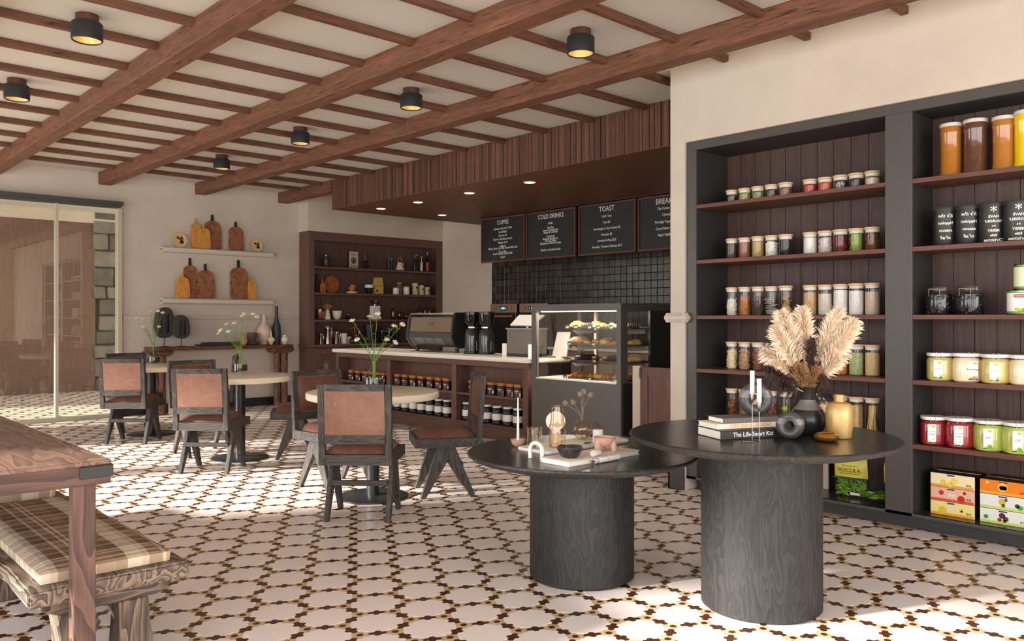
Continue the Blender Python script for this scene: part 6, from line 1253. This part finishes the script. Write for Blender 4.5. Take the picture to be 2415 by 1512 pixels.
for k, (a, b, yc_) in enumerate(((407.7, 442.4, 566), (591, 621, 577.5))):
    x, mpp = spY((a + b) / 2, 11.09); r = (b - a) / 2 * mpp; t = thing('leaf_plate', ['round cream plate with black leaf motif at the left of the upper shelf', 'round cream plate with black leaf motif at the right of the upper shelf'][k], 'plate', (x, 11.075, ZA + .001), 0, 'leaf plates on the upper shelf'); Mx = T(0, .03, r) @ Matrix.Rotation(PI / 2 - .14, 4, 'X')
    MB().lathe([(r * .92, 0), (r, .004), (r, .010), (r * .93, .012), (r * .9, .011)], 36, M=Mx).build('disc', plain('plate_cream', (220, 182, 124), .45), t)
    lf = MB()
    for (ang, l, w_, ox, oz) in ((2.45, .62, .16, .0, .06), (.35, .55, .11, .0, .05), (1.1, .55, .10, .05, .1), (-.15, .5, .13, .0, -.1), (-.75, .62, .15, .05, -.12), (-1.35, .5, .12, .0, -.12)):
        ca, sa = math.cos(ang), math.sin(ang); pl_ = [(ox + ca * l * t_ - sa * w_ * s_, oz + sa * l * t_ + ca * w_ * s_) for t_, s_ in ((0, .25), (.35, .8), (.75, .9), (1, .0), (.75, -.9), (.35, -.8), (0, -.25))]
        lf.prism([(p * r * .95, q_ * r * .95) for p, q_ in pl_], .0122, .0135, 'z', Mx)
    lf.build('leaf_motif', M_INK, t, smooth=False)
# ================================================================== CONSOLE CONTENTS
ZK = .8865; YC = 10.98
def cons(px0, px1, ytop, yd=YC): x, mpp = spY((px0 + px1) / 2, yd); return x, (px1 - px0) / 2 * mpp, zat(ytop, mpp) - ZK
M_LAVA = plain('lava_stone', (62, 58, 55), .8, var=.25, vs=5, bmp=1.0, bs=9)
for k, (a, b, yt, yb_, cxp, yd_, lb_) in enumerate(((364, 411, 724, 798, 391, 11.06, 'taller dark charred wood sculpture on a thin stand, left on the console'), (407.5, 447.5, 742, 800, 426, 10.97, 'shorter dark charred wood sculpture on a thin stand, right of the taller one'))):
    x, r, h = cons(a, b, yt, yd_); _, mpp = spY(a, yd_); z0 = zat(yb_, mpp) - ZK; t = thing('sculpture', lb_, 'sculpture', (x, yd_, ZK), 0, 'charred sculptures on the console')
    q = random.Random(k + 3); pts = []
    for i in range(18):
        a_ = 2 * PI * i / 18; rr = 1 + q.uniform(-.05, .05); sx_ = abs(math.cos(a_)) ** .75 * math.copysign(1, math.cos(a_)); sz_ = abs(math.sin(a_)) ** .8 * math.copysign(1, math.sin(a_)); pts.append((r * .96 * sx_ * rr * (1 - .12 * max(0, sz_)), (z0 + h) / 2 + (h - z0) / 2 * sz_ * rr))
    MB().prism(pts, -.05, .05, 'y').build('stone', M_LAVA, t, smooth=True, bevel=.018, segs=2)
    for j in range(5): xx = q.uniform(-.5, .5) * r; MB().prism([(xx - .006, z0 + (h - z0) * .15), (xx + .008, z0 + (h - z0) * .2), (xx + .004, z0 + (h - z0) * .8), (xx - .003, z0 + (h - z0) * .75)], -.0535, -.0495, 'y').build('crack', M_BLACK, t, smooth=False)
    MB().lathe([(.006, .008), (.006, z0 + .01)], 8).build('rod', M_BLACK, t); MB().box(-.04, -.035, 0, .04, .035, .0078).build('base', M_BLACK, t, smooth=False)
M_CHARD = plain('charred_board', (58, 54, 52), .75, var=.2, vs=6, bmp=.5, bs=20)
for k, (a, b, z, lb_) in enumerate(((465, 578, .0, 'lower charred grey plank lying on the console'), (478, 570, .024, 'upper charred grey plank lying on the console'))):
    x, mpp = spY((a + b) / 2, YC); w_ = (b - a) / 2 * mpp; q = random.Random(k); pl_ = [(-w_ + 2 * w_ * i / 6, -.07 + q.uniform(-.012, .012)) for i in range(7)] + [(w_ - 2 * w_ * i / 6, .08 + q.uniform(-.012, .012)) for i in range(7)]
    item('charred_plank', MB().prism(pl_, .0003, .0235, 'z'), M_CHARD, lb_, 'plank', (x, YC, ZK + z), .03 * (1 - 2 * k), 'charred planks on the console', bevel=.003, segs=1)
x, r, h = cons(575, 610, 801); item('stone_tray', MB().lathe([(r * .8, 0), (r, .012), (r * 1.02, .046), (r * .94, .047), (r * .9, .02)], 28), M_LAVA, 'rough dark stone tray under the brown cup', 'tray', (x, YC, ZK + .0003))
x, r, h = cons(582, 606, 780, YC + .02); item('cup', MB().lathe([(r * .78, 0), (r * .82, .01), (r, h - .048), (r * .93, h - .048), (r * .76, .03)], 24), plain('cup_brown', (96, 66, 58), .6), 'dark brown cup standing in the stone tray', 'cup', (x, YC + .02, ZK + .0205))
x, r, h = cons(565, 581, 793, YC - .05); item('bowl', MB().lathe([(r * .4, 0), (r * .9, h * .3), (r, h * .6), (r * .7, h)], 22), plain('bowl_rose', (186, 130, 110), .6), 'small rose-brown bowl half hidden by the daisies on the console', 'bowl', (x, YC - .085, ZK + .0003))
for (a, b, yt, pf, m_, lb_, yd_, nm) in ((605, 641, 742, [(.45, 0), (.5, .02), (.45, .06), (.75, .2), (1, .42), (.85, .55), (.35, .70), (.25, .78), (.25, 1)], plain('vase_blush', (214, 186, 172), .55, bmp=.1, bs=30), 'tall blush-pink bottle vase on the console', 11.05, 'vase'),
        (642, 662.5, 722, [(.8, 0), (.95, .1), (1, .3), (.9, .48), (.5, .62), (.36, .72), (.36, 1)], plain('vase_charcoal', (56, 56, 54), .5), 'tall slim charcoal bottle vase on the console', 11.05, 'vase'),
        (630, 649, 782, [(.35, 0), (.4, .04), (.5, .12), (1, .34), (.9, .46), (.25, .62), (.1, 1)], plain('vase_ivory', (226, 204, 178), .5), 'small ivory bulb vase with a needle neck', 10.93, 'vase'),
        (662, 680, 790, [(.45, 0), (.5, .06), (.95, .35), (1, .5), (.8, .72), (.45, .84), (.5, 1), (.4, 1)], plain('vase_white', (226, 214, 204), .5), 'small round white vase at the right end of the console', 10.94, 'vase')):
    x, r, h = cons(a, b, yt, yd_); item(nm, MB().lathe([(p * r, q_ * h) for p, q_ in pf], 28), m_, lb_, 'vase', (x, yd_, ZK + .0003), 0, 'vases on the console')
# ================================================================== DAISY VASES ON THE CAFE TABLES
M_STEM = plain('stem_green', (96, 140, 40), .5); M_LEAFG = plain('leaf_green', (88, 116, 52), .6); M_PET = plain('petal_white', (244, 240, 232), .5); M_EYE = plain('daisy_yellow', (222, 176, 30), .6); M_WATER = plain('vase_water', (60, 52, 48), .05, spec=.6)
def daisy(parent, p, d, s=1.0, seed=0):
    q = random.Random(seed); d = Vector(d).normalized(); Mx = T(*p) @ d.to_track_quat('Z', 'Y').to_matrix().to_4x4(); m = MB(); n = 11
    for i in range(n):
        a = 2 * PI * i / n; dr = q.uniform(-.006, .001); M2 = Mx @ rotz(a)
        m.add([(.004 * s, 0, 0), (.013 * s, .0048 * s, dr * .4), (.023 * s, .0028 * s, dr), (.025 * s, 0, dr), (.023 * s, -.0028 * s, dr), (.013 * s, -.0048 * s, dr * .4)], [(0, 5, 4, 3, 2, 1)], M2)
    o = m.build('petals', M_PET, parent, smooth=False); MB().ball((0, 0, .002 * s), (.0075 * s, .0075 * s, .006 * s), 9, 6, Mx).build('eye', M_EYE, o)
def daisy_vase(loc, label, stems, seed, sc=1.0, rv=.072):
    t = thing('daisy_vase', label, 'vase', loc, 0, 'daisy vases on the bistro tables'); k = rv
    MB().lathe([(k * .90, 0), (k, .008), (k, .075), (k * .93, .095), (k * .35, .155), (k * .19, .175), (k * .19, .195), (k * .27, .199)], 32, cap=False).build('glass_body', M_GLASS, t)
    MB().lathe([(k * .86, .003), (k * .96, .010), (k * .96, .066)], 28).build('water', M_WATER, t)
    q = random.Random(seed); lf = MB()
    for i, (dr, dd, hh) in enumerate(stems):
        e = RT * dr + FW * dd; mid = e * .35; tip = Vector((e.x, e.y, hh)); b0 = Vector((q.uniform(-.01, .01), q.uniform(-.01, .01), .01))
        pts = [b0, Vector((mid.x * .12, mid.y * .12, .19)), Vector((mid.x, mid.y, .19 + (hh - .19) * .45)), tip]
        MB().tube(pts, [.0028, .0028, .0020, .0012], 6).build('stem', M_STEM, t)
        daisy(t, tip, (e.x * .8 + q.uniform(-.1, .1) - FW.x * .2, e.y * .8 + q.uniform(-.1, .1) - FW.y * .2, .35), 1.0 * sc, seed * 10 + i)
        for j in range(9):
            s_ = q.uniform(.25, .9); p = pts[1].lerp(pts[2], s_ * 2) if s_ < .5 else pts[2].lerp(pts[3], s_ * 2 - 1); dv = Vector((q.uniform(-1, 1), q.uniform(-1, 1), q.uniform(.1, .9))) * .03
            lf.tube([p, p + dv * .6, p + dv], [.0009, .0011, .0004], 4)
            for jj in range(2): lf.tube([p + dv * .5, p + dv * .5 + Vector((q.uniform(-1, 1), q.uniform(-1, 1), q.uniform(0, 1))) * .014], [.0010, .0004], 3)
    lf.build('fronds', M_LEAFG, t)['kind'] = 'stuff'
def vloc(px, py, ti): p = onZ(px, py, .748); return (p.x, p.y, .7485)
daisy_vase(camp(*( (882 - CX) / F * 6.0, 6.0)).to_tuple()[:2] + (.7485,), 'glass vase of daisies on the nearest bistro table', [(-.16, .0, .50), (-.04, .05, .53), (.03, -.02, .55), (.145, .03, .46), (.21, .0, .47), (.095, .0, .36), (-.12, -.03, .36), (.165, -.05, .34)], 1)
p_ = onZ(565.5, 876, .748); daisy_vase((p_.x, p_.y, .7485), 'glass vase of daisies on the middle bistro table', [(-.19, .0, .40), (-.145, .04, .46), (-.10, -.03, .39), (-.055, .0, .47), (.01, .03, .54), (.05, -.02, .56), (.12, .02, .56), (.165, .0, .53), (-.22, .02, .37)], 2)
p_ = onZ(362.5, 855.5, .748); daisy_vase((p_.x, p_.y, .7485), 'glass vase of daisies on the farthest bistro table', [(-.20, .0, .52), (-.15, .03, .51), (-.11, -.02, .42), (-.05, .03, .60), (.05, .0, .60), (.095, .02, .58), (.07, -.02, .42)], 3)
# ================================================================== DECOR ON THE LOWER BLACK TABLE
def wpt(px, py, d): return Vector((0, 0, H)) + ray(px, py) * d
ZT = Z1 + .0003; M_MATTW = plain('matt_white', (238, 234, 228), .55); M_BLUSH = plain('blush_clay', (206, 164, 146), .65); M_AMB = glass('amber_tint_glass', (240, 226, 206), 2.2)
def rrect(x0, y0, x1, y1, r, n=5):
    p = []
    for (cx_, cy_, a0) in ((x1 - r, y0 + r, -PI / 2), (x1 - r, y1 - r, 0), (x0 + r, y1 - r, PI / 2), (x0 + r, y0 + r, PI)):
        for k in range(n + 1): a = a0 + PI / 2 * k / n; p.append((cx_ + r * math.cos(a), cy_ + r * math.sin(a)))
    return p
tag(MB().prism(rrect(2.765, 2.738, 3.38, 2.97, .03), ZT, ZT + .015, 'z').build('serving_tray', M_MATTW, None, bevel=.004), 'white rounded serving tray on the lower black table', 'tray')
ZR = ZT + .0153
t = thing('tumbler', 'clear glass tumbler at the left end of the white tray', 'glass', (2.815, 2.885, ZR)); MB().lathe([(.034, .0), (.036, .004), (.036, .098)], 28, cap=False).build('wall', M_AMB, t); MB().lathe([(.033, 0), (.033, .006)], 24).build('thick_base', M_AMB, t); MB().torus((0, 0, .098), .036, .0012, 28, 5).build('rim', M_AMB, t)
t = thing('carafe', 'tall clear glass carafe standing on the white tray', 'carafe', (2.915, 2.825, ZR)); MB().lathe([(.040, 0), (.043, .005), (.043, .095), (.040, .108), (.033, .124), (.032, .20)], 32, cap=False).build('wall', M_AMB, t); MB().lathe([(.040, .0), (.040, .007)], 28).build('thick_base', M_AMB, t); MB().torus((0, 0, .20), .032, .0014, 28, 5).build('rim', M_AMB, t)
t = thing('disc_sculpture', 'white disc ornament on a small block behind the carafe', 'ornament', (3.005, 2.925, ZR), -A); MB().lathe([(.022, 0), (.022, .062)], 24).build('block', M_MATTW, t); MB().lathe([(.049, -.008), (.050, -.005), (.050, .005), (.049, .008)], 40, M=T(0, 0, .1095) @ Matrix.Rotation(PI / 2, 4, 'X')).build('disc', M_MATTW, t)
t = thing('candle_bowl', 'blush bowl holding a tall white taper candle', 'candle holder', (2.845, 3.035, ZT)); MB().lathe([(.016, 0), (.030, .012), (.038, .036), (.034, .036), (.024, .014), (0, .010)], 32, cap=False).build('bowl', M_BLUSH, t); MB().lathe([(.008, .0105), (.007, .06), (.003, .245), (.001, .25)], 14).build('taper_candle', M_MATTW, t)
t = thing('arch_ornament', 'small white arch ornament at the tray front', 'ornament', (2.65, 2.705, ZT), 0); MB().tube([(0, .038, 0), (0, .040, .035)] + [(0, .040 * math.cos(a), .040 + .034 * math.sin(a)) for a in [PI * i / 10 for i in range(1, 10)]] + [(0, -.040, .035), (0, -.038, 0)], .0098, 14).build('arch', M_MATTW, t)
t = thing('bubble_vase', 'round glass bubble vase with dried grey seed pods', 'vase', (3.185, 2.905, ZR)); MB().ball((0, 0, .053), .053, 28, 18).build('glass_body', M_AMB, t); M_POD = plain('pod_grey', (128, 118, 108), .7)
o_ = Vector((3.185, 2.905, ZR))
for k, (px, py) in enumerate(((1369, 936), (1376, 931), (1389, 938), (1339, 955), (1355, 955))):
    e = wpt(px, py, depth(o_) + .01 * k - .02) - o_; b0 = Vector((0, 0, .012)); br = Vector((0.0, 0, .16)) if k < 3 else Vector((-.004, .004, .13))
    MB().tube([b0, Vector((0, 0, .10)), br.lerp(e, .3 if k == 0 else .25), e], [.0022, .0022, .0020, .0018], 6).build('stem', M_POD, t)
    dv = (e - br).normalized(); Mx = T(*e) @ dv.to_track_quat('Z', 'Y').to_matrix().to_4x4(); m = MB().lathe([(.003, -.002), (.012, .006), (.0135, .016), (.010, .026), (.006, .030)], 10, M=Mx)
    for i in range(6): a = 2 * PI * i / 6; m.tube([(.012 * math.cos(a), .012 * math.sin(a), .004), (.0142 * math.cos(a), .0142 * math.sin(a), .016), (.0095 * math.cos(a), .0095 * math.sin(a), .031)], .0016, 4, Mx)
    m.build('seed_pod', M_POD, t)
p_ = camp((1400 - CX) / F * 4.42, 4.42); t = thing('lidded_dish', 'dark grey dish with a conical lid behind the bubble vase', 'dish', (p_.x, p_.y, ZT)); MB().lathe([(.028, 0), (.036, .010), (.054, .040), (.057, .046)], 28).build('bowl', plain('dish_grey', (84, 78, 74), .6), t); MB().lathe([(.058, .0465), (.056, .052), (.030, .078), (.012, .088), (.010, .092), (.014, .098), (.012, .102)], 28).build('lid', plain('dish_lid', (92, 86, 82), .6), t)
t = thing('pillar_candle', 'short white pillar candle beside the bubble vase', 'candle', (3.195, 2.805, ZR)); MB().lathe([(.0265, 0), (.0275, .003), (.0275, .058), (.025, .061), (.012, .060)], 28).build('wax', M_MATTW, t); MB().tube([(0, 0, .0595), (0, 0, .069)], .001, 5).build('wick', M_INK, t)
bk_ = thing('book', 'closed cream book lying at the front of the lower black table', 'book', (2.853, 2.545, ZT)); M_PAPER = plain('paper', (240, 232, 220), .8)
MB().box(-.244, -.084, .003, .240, .084, .0195).build('pages', M_PAPER, bk_, smooth=False); MB().box(-.247, -.09, 0, .247, .09, .0028).box(-.247, -.09, .0197, .247, .09, .0225).build('cover', plain('cover_cream', (226, 214, 200), .6), bk_, smooth=False, bevel=.001, segs=1)
ZBk = ZT + .0227
m = MB().lathe([(.028, 0), (.045, .012), (.057, .036), (.0585, .050), (.052, .0505), (.045, .030), (.02, .012), (0, .011)], 36, cap=False).jitter(.0016, 2)
mst, nt, b = base('black_marble'); v = coords(nt); f = noise(nt, v, 30, 5, .7, 1.2); nt.links.new(ramp(nt, f, [(.5, lin((40, 38, 37))), (.62, lin((66, 62, 58))), (.70, lin((190, 180, 168)))]), b.inputs['Base Color']); b.inputs['Roughness'].default_value = .3
item('stone_bowl', m, mst, 'rough black stone bowl with white flecks on the cream book', 'bowl', (2.70, 2.538, ZBk))
t = thing('tripod_bowl', 'blush clay bowl on three thick legs', 'bowl', (2.955, 2.552, ZBk), .4); MB().lathe([(.020, .022), (.034, .028), (.046, .045), (.052, .062), (.053, .066), (.047, .066), (.040, .05), (.0, .034)], 36, cap=False).build('bowl', M_BLUSH, t)
for k in range(3):
    a = 2 * PI * k / 3 + .5; MB().tube([(.044 * math.cos(a), .044 * math.sin(a), .058), (.043 * math.cos(a), .043 * math.sin(a), .03), (.047 * math.cos(a), .047 * math.sin(a), .0)], [.008, .017, .011], 12).build('leg', M_BLUSH, t)
item('clay_roll', MB().lathe([(.0135, -.028), (.0145, -.026), (.0145, .026), (.0135, .028)], 20, M=Matrix.Rotation(PI / 2, 4, 'Y')), plain('clay_pale', (222, 214, 208), .6), 'short pale cylinder lying on the front of the cream book', 'ornament', (2.812, 2.482, ZBk + .0146), .15)
t = thing('marker', 'fat white marker pen lying before the cream book', 'pen', (2.80, 2.435, ZT + .0128), .02); MB().lathe([(.0125, -.02), (.0125, .118), (.011, .12)], 18, M=Matrix.Rotation(PI / 2, 4, 'Y')).build('barrel', M_MATTW, t); MB().lathe([(.0105, -.048), (.0108, -.0205)], 18, M=Matrix.Rotation(PI / 2, 4, 'Y')).build('nib_holder', plain('pen_grey', (206, 202, 198), .5), t); MB().lathe([(.003, -.075), (.005, -.0485)], 10, M=Matrix.Rotation(PI / 2, 4, 'Y')).build('nib', M_STEEL, t); MB().lathe([(.0130, .03), (.0130, .033)], 18, M=Matrix.Rotation(PI / 2, 4, 'Y')).build('ring', plain('pen_ring', (190, 186, 182), .5), t)
m = MB(); q = random.Random(4)
for k in range(12): a = q.uniform(0, 6.3); m.tube([(.022 * math.cos(a), .016 * math.sin(a), .003 + k * .0007), (.012 * math.cos(a + 1), .014 * math.sin(a + 1), .006 + k * .0006), (.024 * math.cos(a + 2), .016 * math.sin(a + 2), .004 + k * .0007)], .0016, 5)
item('twig_knot', m, plain('twig_grey', (104, 94, 84), .7), 'small knot of grey twigs on the white tray', 'twigs', (3.085, 2.775, ZR))
# ================================================================== DECOR ON THE TALLER BLACK TABLE
ZU = Z2 + .0003; RB = math.atan2(-.412, .911)
def book(loc, rz, L, W, th, mat, label, text, tm, tsize, tx, sx=1.0, shear=0.0):
    b = thing('book', label, 'book', loc, rz, 'books stacked on the taller black table')
    MB().box(.003, .003, .0025, L - .004, W - .004, th - .0025).build('pages', M_PAPER, b, smooth=False)
    MB().box(0, 0, 0, L, W, .0023).box(0, 0, th - .0023, L, W, th).box(.0, 0, .0023, L, .0026, th - .0023).build('cover', mat, b, smooth=False, bevel=.0008, segs=1)
    if text: lettering(text, tsize, tm, b, (tx, -.0006, th / 2), (1, 0, 0), (0, 0, 1), sx=sx, shear=shear, bold=.0004)
    return b
book((2.968, 1.927, ZU), RB, .35, .185, .037, plain('cover_black', (40, 40, 41), .5), 'thick black-spined book at the bottom of the stack', 'The Life-Smart Kid', M_WHITE, .026, .16)
book((3.0, 1.965, ZU + .0372), RB + .02, .33, .150, .0222, plain('cover_ivory', (236, 218, 198), .6), 'ivory book with gold capitals in the middle of the stack', 'YVES SAINT LAURENT', plain('gold_ink', (206, 160, 100), .4), .020, .17, 1.1)
book((3.035, 1.958, ZU + .0596), RB - .01, .30, .125, .0222, plain('cover_grey', (104, 98, 92), .6), 'grey book on top of the stack under the ring vase', 'LIGHT', plain('grey_ink', (130, 122, 114), .5), .014, .16)
M_RING = plain('ring_charcoal', (66, 66, 66), .35); M_RING2 = plain('ring_grey', (118, 114, 112), .3)
def ring_vase(loc, rz, R1, r2, label, wide=1.0):
    t = thing('ring_vase', label, 'vase', loc, rz, 'ring vases on the taller black table'); Mx = T(0, 0, R1 + r2) @ Matrix.Rotation(PI / 2, 4, 'X')
    vs = []; fs = []; sg, sb = 48, 16
    for i in range(sg):
        a = 2 * PI * i / sg
        for k in range(sb): p = 2 * PI * k / sb; q_ = R1 + r2 * math.cos(p); vs.append((q_ * math.cos(a), q_ * math.sin(a), r2 * wide * math.sin(p)))
    for i in range(sg):
        for k in range(sb): fs.append((i * sb + k, ((i + 1) % sg) * sb + k, ((i + 1) % sg) * sb + (k + 1) % sb, i * sb + (k + 1) % sb))
    band = lambda f: R1 * .12 < sum(vs[j][1] for j in f) / 4 < R1 * .78
    MB().add(vs, [f for f in fs if not band(f)], Mx).build('ring', M_RING, t, angle=80); MB().add(vs, [f for f in fs if band(f)], Mx).build('glazed_band', M_RING2, t, angle=80)  # lighter band paints the light and shadow across the ring into its colour
    return t
p_ = camp((1782 - CX) / F * 3.60, 3.60); t = ring_vase((p_.x, p_.y, ZU + .0822), -A - .05, .050, .0245, 'large charcoal ring vase standing on the book stack'); MB().lathe([(.009, .146), (.0085, .165), (.010, .168)], 16).build('spout', M_RING, t)
ring_vase((3.215, 1.748, ZU), -A - .5, .0375, .0215, 'small fat charcoal ring vase in front of the bulb vase', 1.35)
t = thing('candle_stand', 'slim steel candle stand with two white candles before the books', 'candle holder', (0, 0, ZU)); pA = camp((1774 - CX) / F * 3.43, 3.43); pB = camp((1790.5 - CX) / F * 3.40, 3.40); c0 = camp((1763 - CX) / F * 3.40, 3.40); t.location = (c0.x, c0.y, ZU)
ra, rb_ = pA - Vector((c0.x, c0.y, 0)), pB - Vector((c0.x, c0.y, 0)); u1 = RT * .026; u2 = FW * .03
sq_ = [(-u1 - u2), (u1 * .6 - u2), (u1 * 1.2 + u2), (-u1 * .4 + u2)]; MB().tube([(p.x, p.y, .002) for p in sq_ + [sq_[0]]], .0018, 6).build('base_loop', M_STEEL, t)
MB().tube([(sq_[2].x, sq_[2].y, .002), (rb_.x, rb_.y, .002)], .0016, 6).build('link_bar', M_STEEL, t)
for (r_, zc_, hc) in ((ra, .188, .103), (rb_, .156, .104)):
    MB().tube([(r_.x, r_.y, .002), (r_.x, r_.y, zc_ - .026)], .0016, 8).build('stem', M_STEEL, t); MB().lathe([(.003, zc_ - .032), (.006, zc_ - .024), (.0095, zc_ - .008), (.0105, zc_ + .006), (.0085, zc_ + .006)], 16, (r_.x, r_.y)).build('cup', M_STEEL, t); MB().lathe([(.0098, zc_ + .0005), (.0094, zc_ + hc)], 14, (r_.x, r_.y)).build('candle', M_MATTW, t)
VB = Vector((3.43, 1.78, ZU))
t = thing('bulb_vase', 'large charcoal bulb vase holding pampas grass', 'vase', VB); MB().lathe([(.045, 0), (.066, .018), (.079, .052), (.078, .080), (.062, .108)], 40).build('body', plain('vase_black', (36, 36, 36), .3), t); MB().lathe([(.0622, .1082), (.044, .128), (.034, .142), (.033, .150)], 40, cap=False).build('shoulder', M_RING2, t); MB().lathe([(.0332, .1502), (.036, .185), (.043, .207), (.039, .207), (.030, .152)], 40, cap=False).build('neck', plain('vase_black', (36, 36, 36), .3), t)
M_PAMP = plain('pampas_cream', (238, 218, 192), .9, var=.08, vs=20); M_PAMPD = plain('pampas_core', (190, 140, 86), .9); M_WISP = plain('wisp_dark', (70, 52, 46), .9); M_STRAW = plain('straw', (206, 180, 140), .8); M_PAMPB = plain('pampas_brown', (176, 132, 86), .9)
d0 = depth(VB)
def plume(name, label, tip, dd, wdt, t0, n, mat, core, seed, group='pampas plumes in the bulb vase', droop=.02):
    q = random.Random(seed); P0 = Vector((VB.x, VB.y, VB.z + .16)) + Vector((q.uniform(-.018, .018), q.uniform(-.018, .018), 0)); P1 = wpt(tip[0], tip[1], d0 + dd); ln = (P1 - P0).length
    ctl = P0.lerp(P1, .45) + Vector((0, 0, ln * .10)); bez = lambda s: P0 * (1 - s) ** 2 + ctl * 2 * s * (1 - s) + P1 * s * s; tan = lambda s: ((ctl - P0) * (1 - s) + (P1 - ctl) * s).normalized()
    o = thing(name, label, 'dried grass', P0, 0, group); pts = [bez(i / 8) - P0 for i in range(9)]
    MB().tube(pts, [.0022] * 4 + [.0018] * 3 + [.001, .0006], 5).build('stem', M_STRAW, o)
    m = MB(); mc = MB()
    for i in range(n):
        s = t0 + (1 - t0) * q.random() ** .9; p = bez(s); tg = tan(s); a = tg.cross(Vector((0, 0, 1))).normalized(); b_ = tg.cross(a); g = q.uniform(0, 2 * PI); rad = a * math.cos(g) + b_ * math.sin(g)
        env = math.sin(PI * min(1, max(0, (s - t0) / (1 - t0) * .78 + .14))) ** .6; L = wdt * env * q.uniform(.7, 1.15); dv = (tg * q.uniform(.75, 1.25) + rad * q.uniform(.55, 1.0)).normalized()
        e1 = p + dv * L * .6; e2 = p + dv * L + rad * L * .1 - Vector((0, 0, droop * q.random())); sd_ = dv.cross(rad).normalized() * .0011
        m.add([p - P0 - sd_, p - P0 + sd_, e1 - P0 + sd_ * 1.1, e2 - P0, e1 - P0 - sd_ * 1.1], [(0, 1, 2, 3, 4)])
        if i % 9 == 0: e3 = p + (tg + rad * .22).normalized() * L * .7; mc.add([p - P0 - sd_, p - P0 + sd_, e3 - P0], [(0, 1, 2)])
    m.build('feathers', mat, o, smooth=False)['kind'] = 'stuff'; mc.build('inner_seeds', core, o, smooth=False)['kind'] = 'stuff'
PLM = [((1842, 738), .02, .075, .38, 900, 'tall cream pampas plume leaning left'), ((1829, 776), -.03, .070, .42, 800, 'cream pampas plume left of the tallest'), ((1891, 727), .04, .070, .36, 900, 'upright cream pampas plume near the middle'), ((1979, 732), .02, .072, .36, 900, 'tall cream pampas plume leaning right'), ((2017, 758), -.01, .075, .40, 900, 'cream pampas plume at the far upper right'), ((1997, 797), -.05, .062, .42, 700, 'cream pampas plume on the right, below the far one'), ((1804, 828), -.03, .068, .48, 700, 'low cream pampas plume pointing left'), ((1976, 846), -.06, .058, .45, 600, 'low cream pampas plume pointing right'), ((1996, 832), .04, .055, .5, 500, 'cream pampas plume behind the low right one')]
for k, (tp, dd, wd, t0, n, l) in enumerate(PLM): plume('pampas_plume', l, tp, dd, wd, t0, n, M_PAMP, M_PAMPD, 20 + k)
plume('pampas_plume', 'short golden-brown plume at the front of the vase mouth', (1884, 862), -.07, .050, .25, 500, M_PAMPB, M_PAMPD, 40); plume('pampas_plume', 'short golden-brown plume right of the vase mouth', (1925, 868), -.05, .045, .3, 400, M_PAMPB, M_PAMPD, 41)
for k, (tp, dd, l) in enumerate((((1815, 795), .03, 'dark feathery grass spray, upper left of the pampas'), ((1808, 868), -.06, 'dark feathery grass spray, lower left of the pampas'), ((1838, 905), -.08, 'dark drooping grass spray at the left of the vase'), ((1940, 890), -.06, 'dark feathery grass spray right of the vase mouth'), ((1915, 800), -.04, 'dark feathery grass spray between the two plume groups'), ((1952, 925), -.02, 'thin dark drooping grass at the right of the vase'))):
    plume('grass_spray', l, tp, dd, .055, .45, 260, M_WISP, M_WISP, 60 + k, 'dark grass sprays in the bulb vase', .05)
t = thing('gold_bottle', 'frosted amber-gold bottle vase at the right of the taller table', 'vase', (3.40, 1.622, ZU)); MB().lathe([(.044, 0), (.048, .004), (.0555, .055), (.0565, .10), (.054, .13), (.044, .148), (.026, .155)], 36).build('body', plain('gold_frost', (196, 158, 100), .35, .35, var=.08, vs=18, bmp=.15, bs=22), t); MB().lathe([(.0225, .1552), (.0222, .184), (.0195, .184), (.0195, .157)], 28, cap=False).build('neck', plain('gold_neck', (176, 136, 80), .3, .4), t)
p_ = camp((1949 - CX) / F * 3.405, 3.405); item('gold_bowl', MB().lathe([(.024, 0), (.040, .004), (.049, .014), (.050, .022), (.042, .031), (.034, .033), (.031, .030), (.034, .018), (.0, .010)], 36, cap=False), plain('burnished_gold', (190, 134, 66), .28, .85), 'small squat burnished gold bowl before the gold bottle', 'bowl', (p_.x, p_.y, ZU))
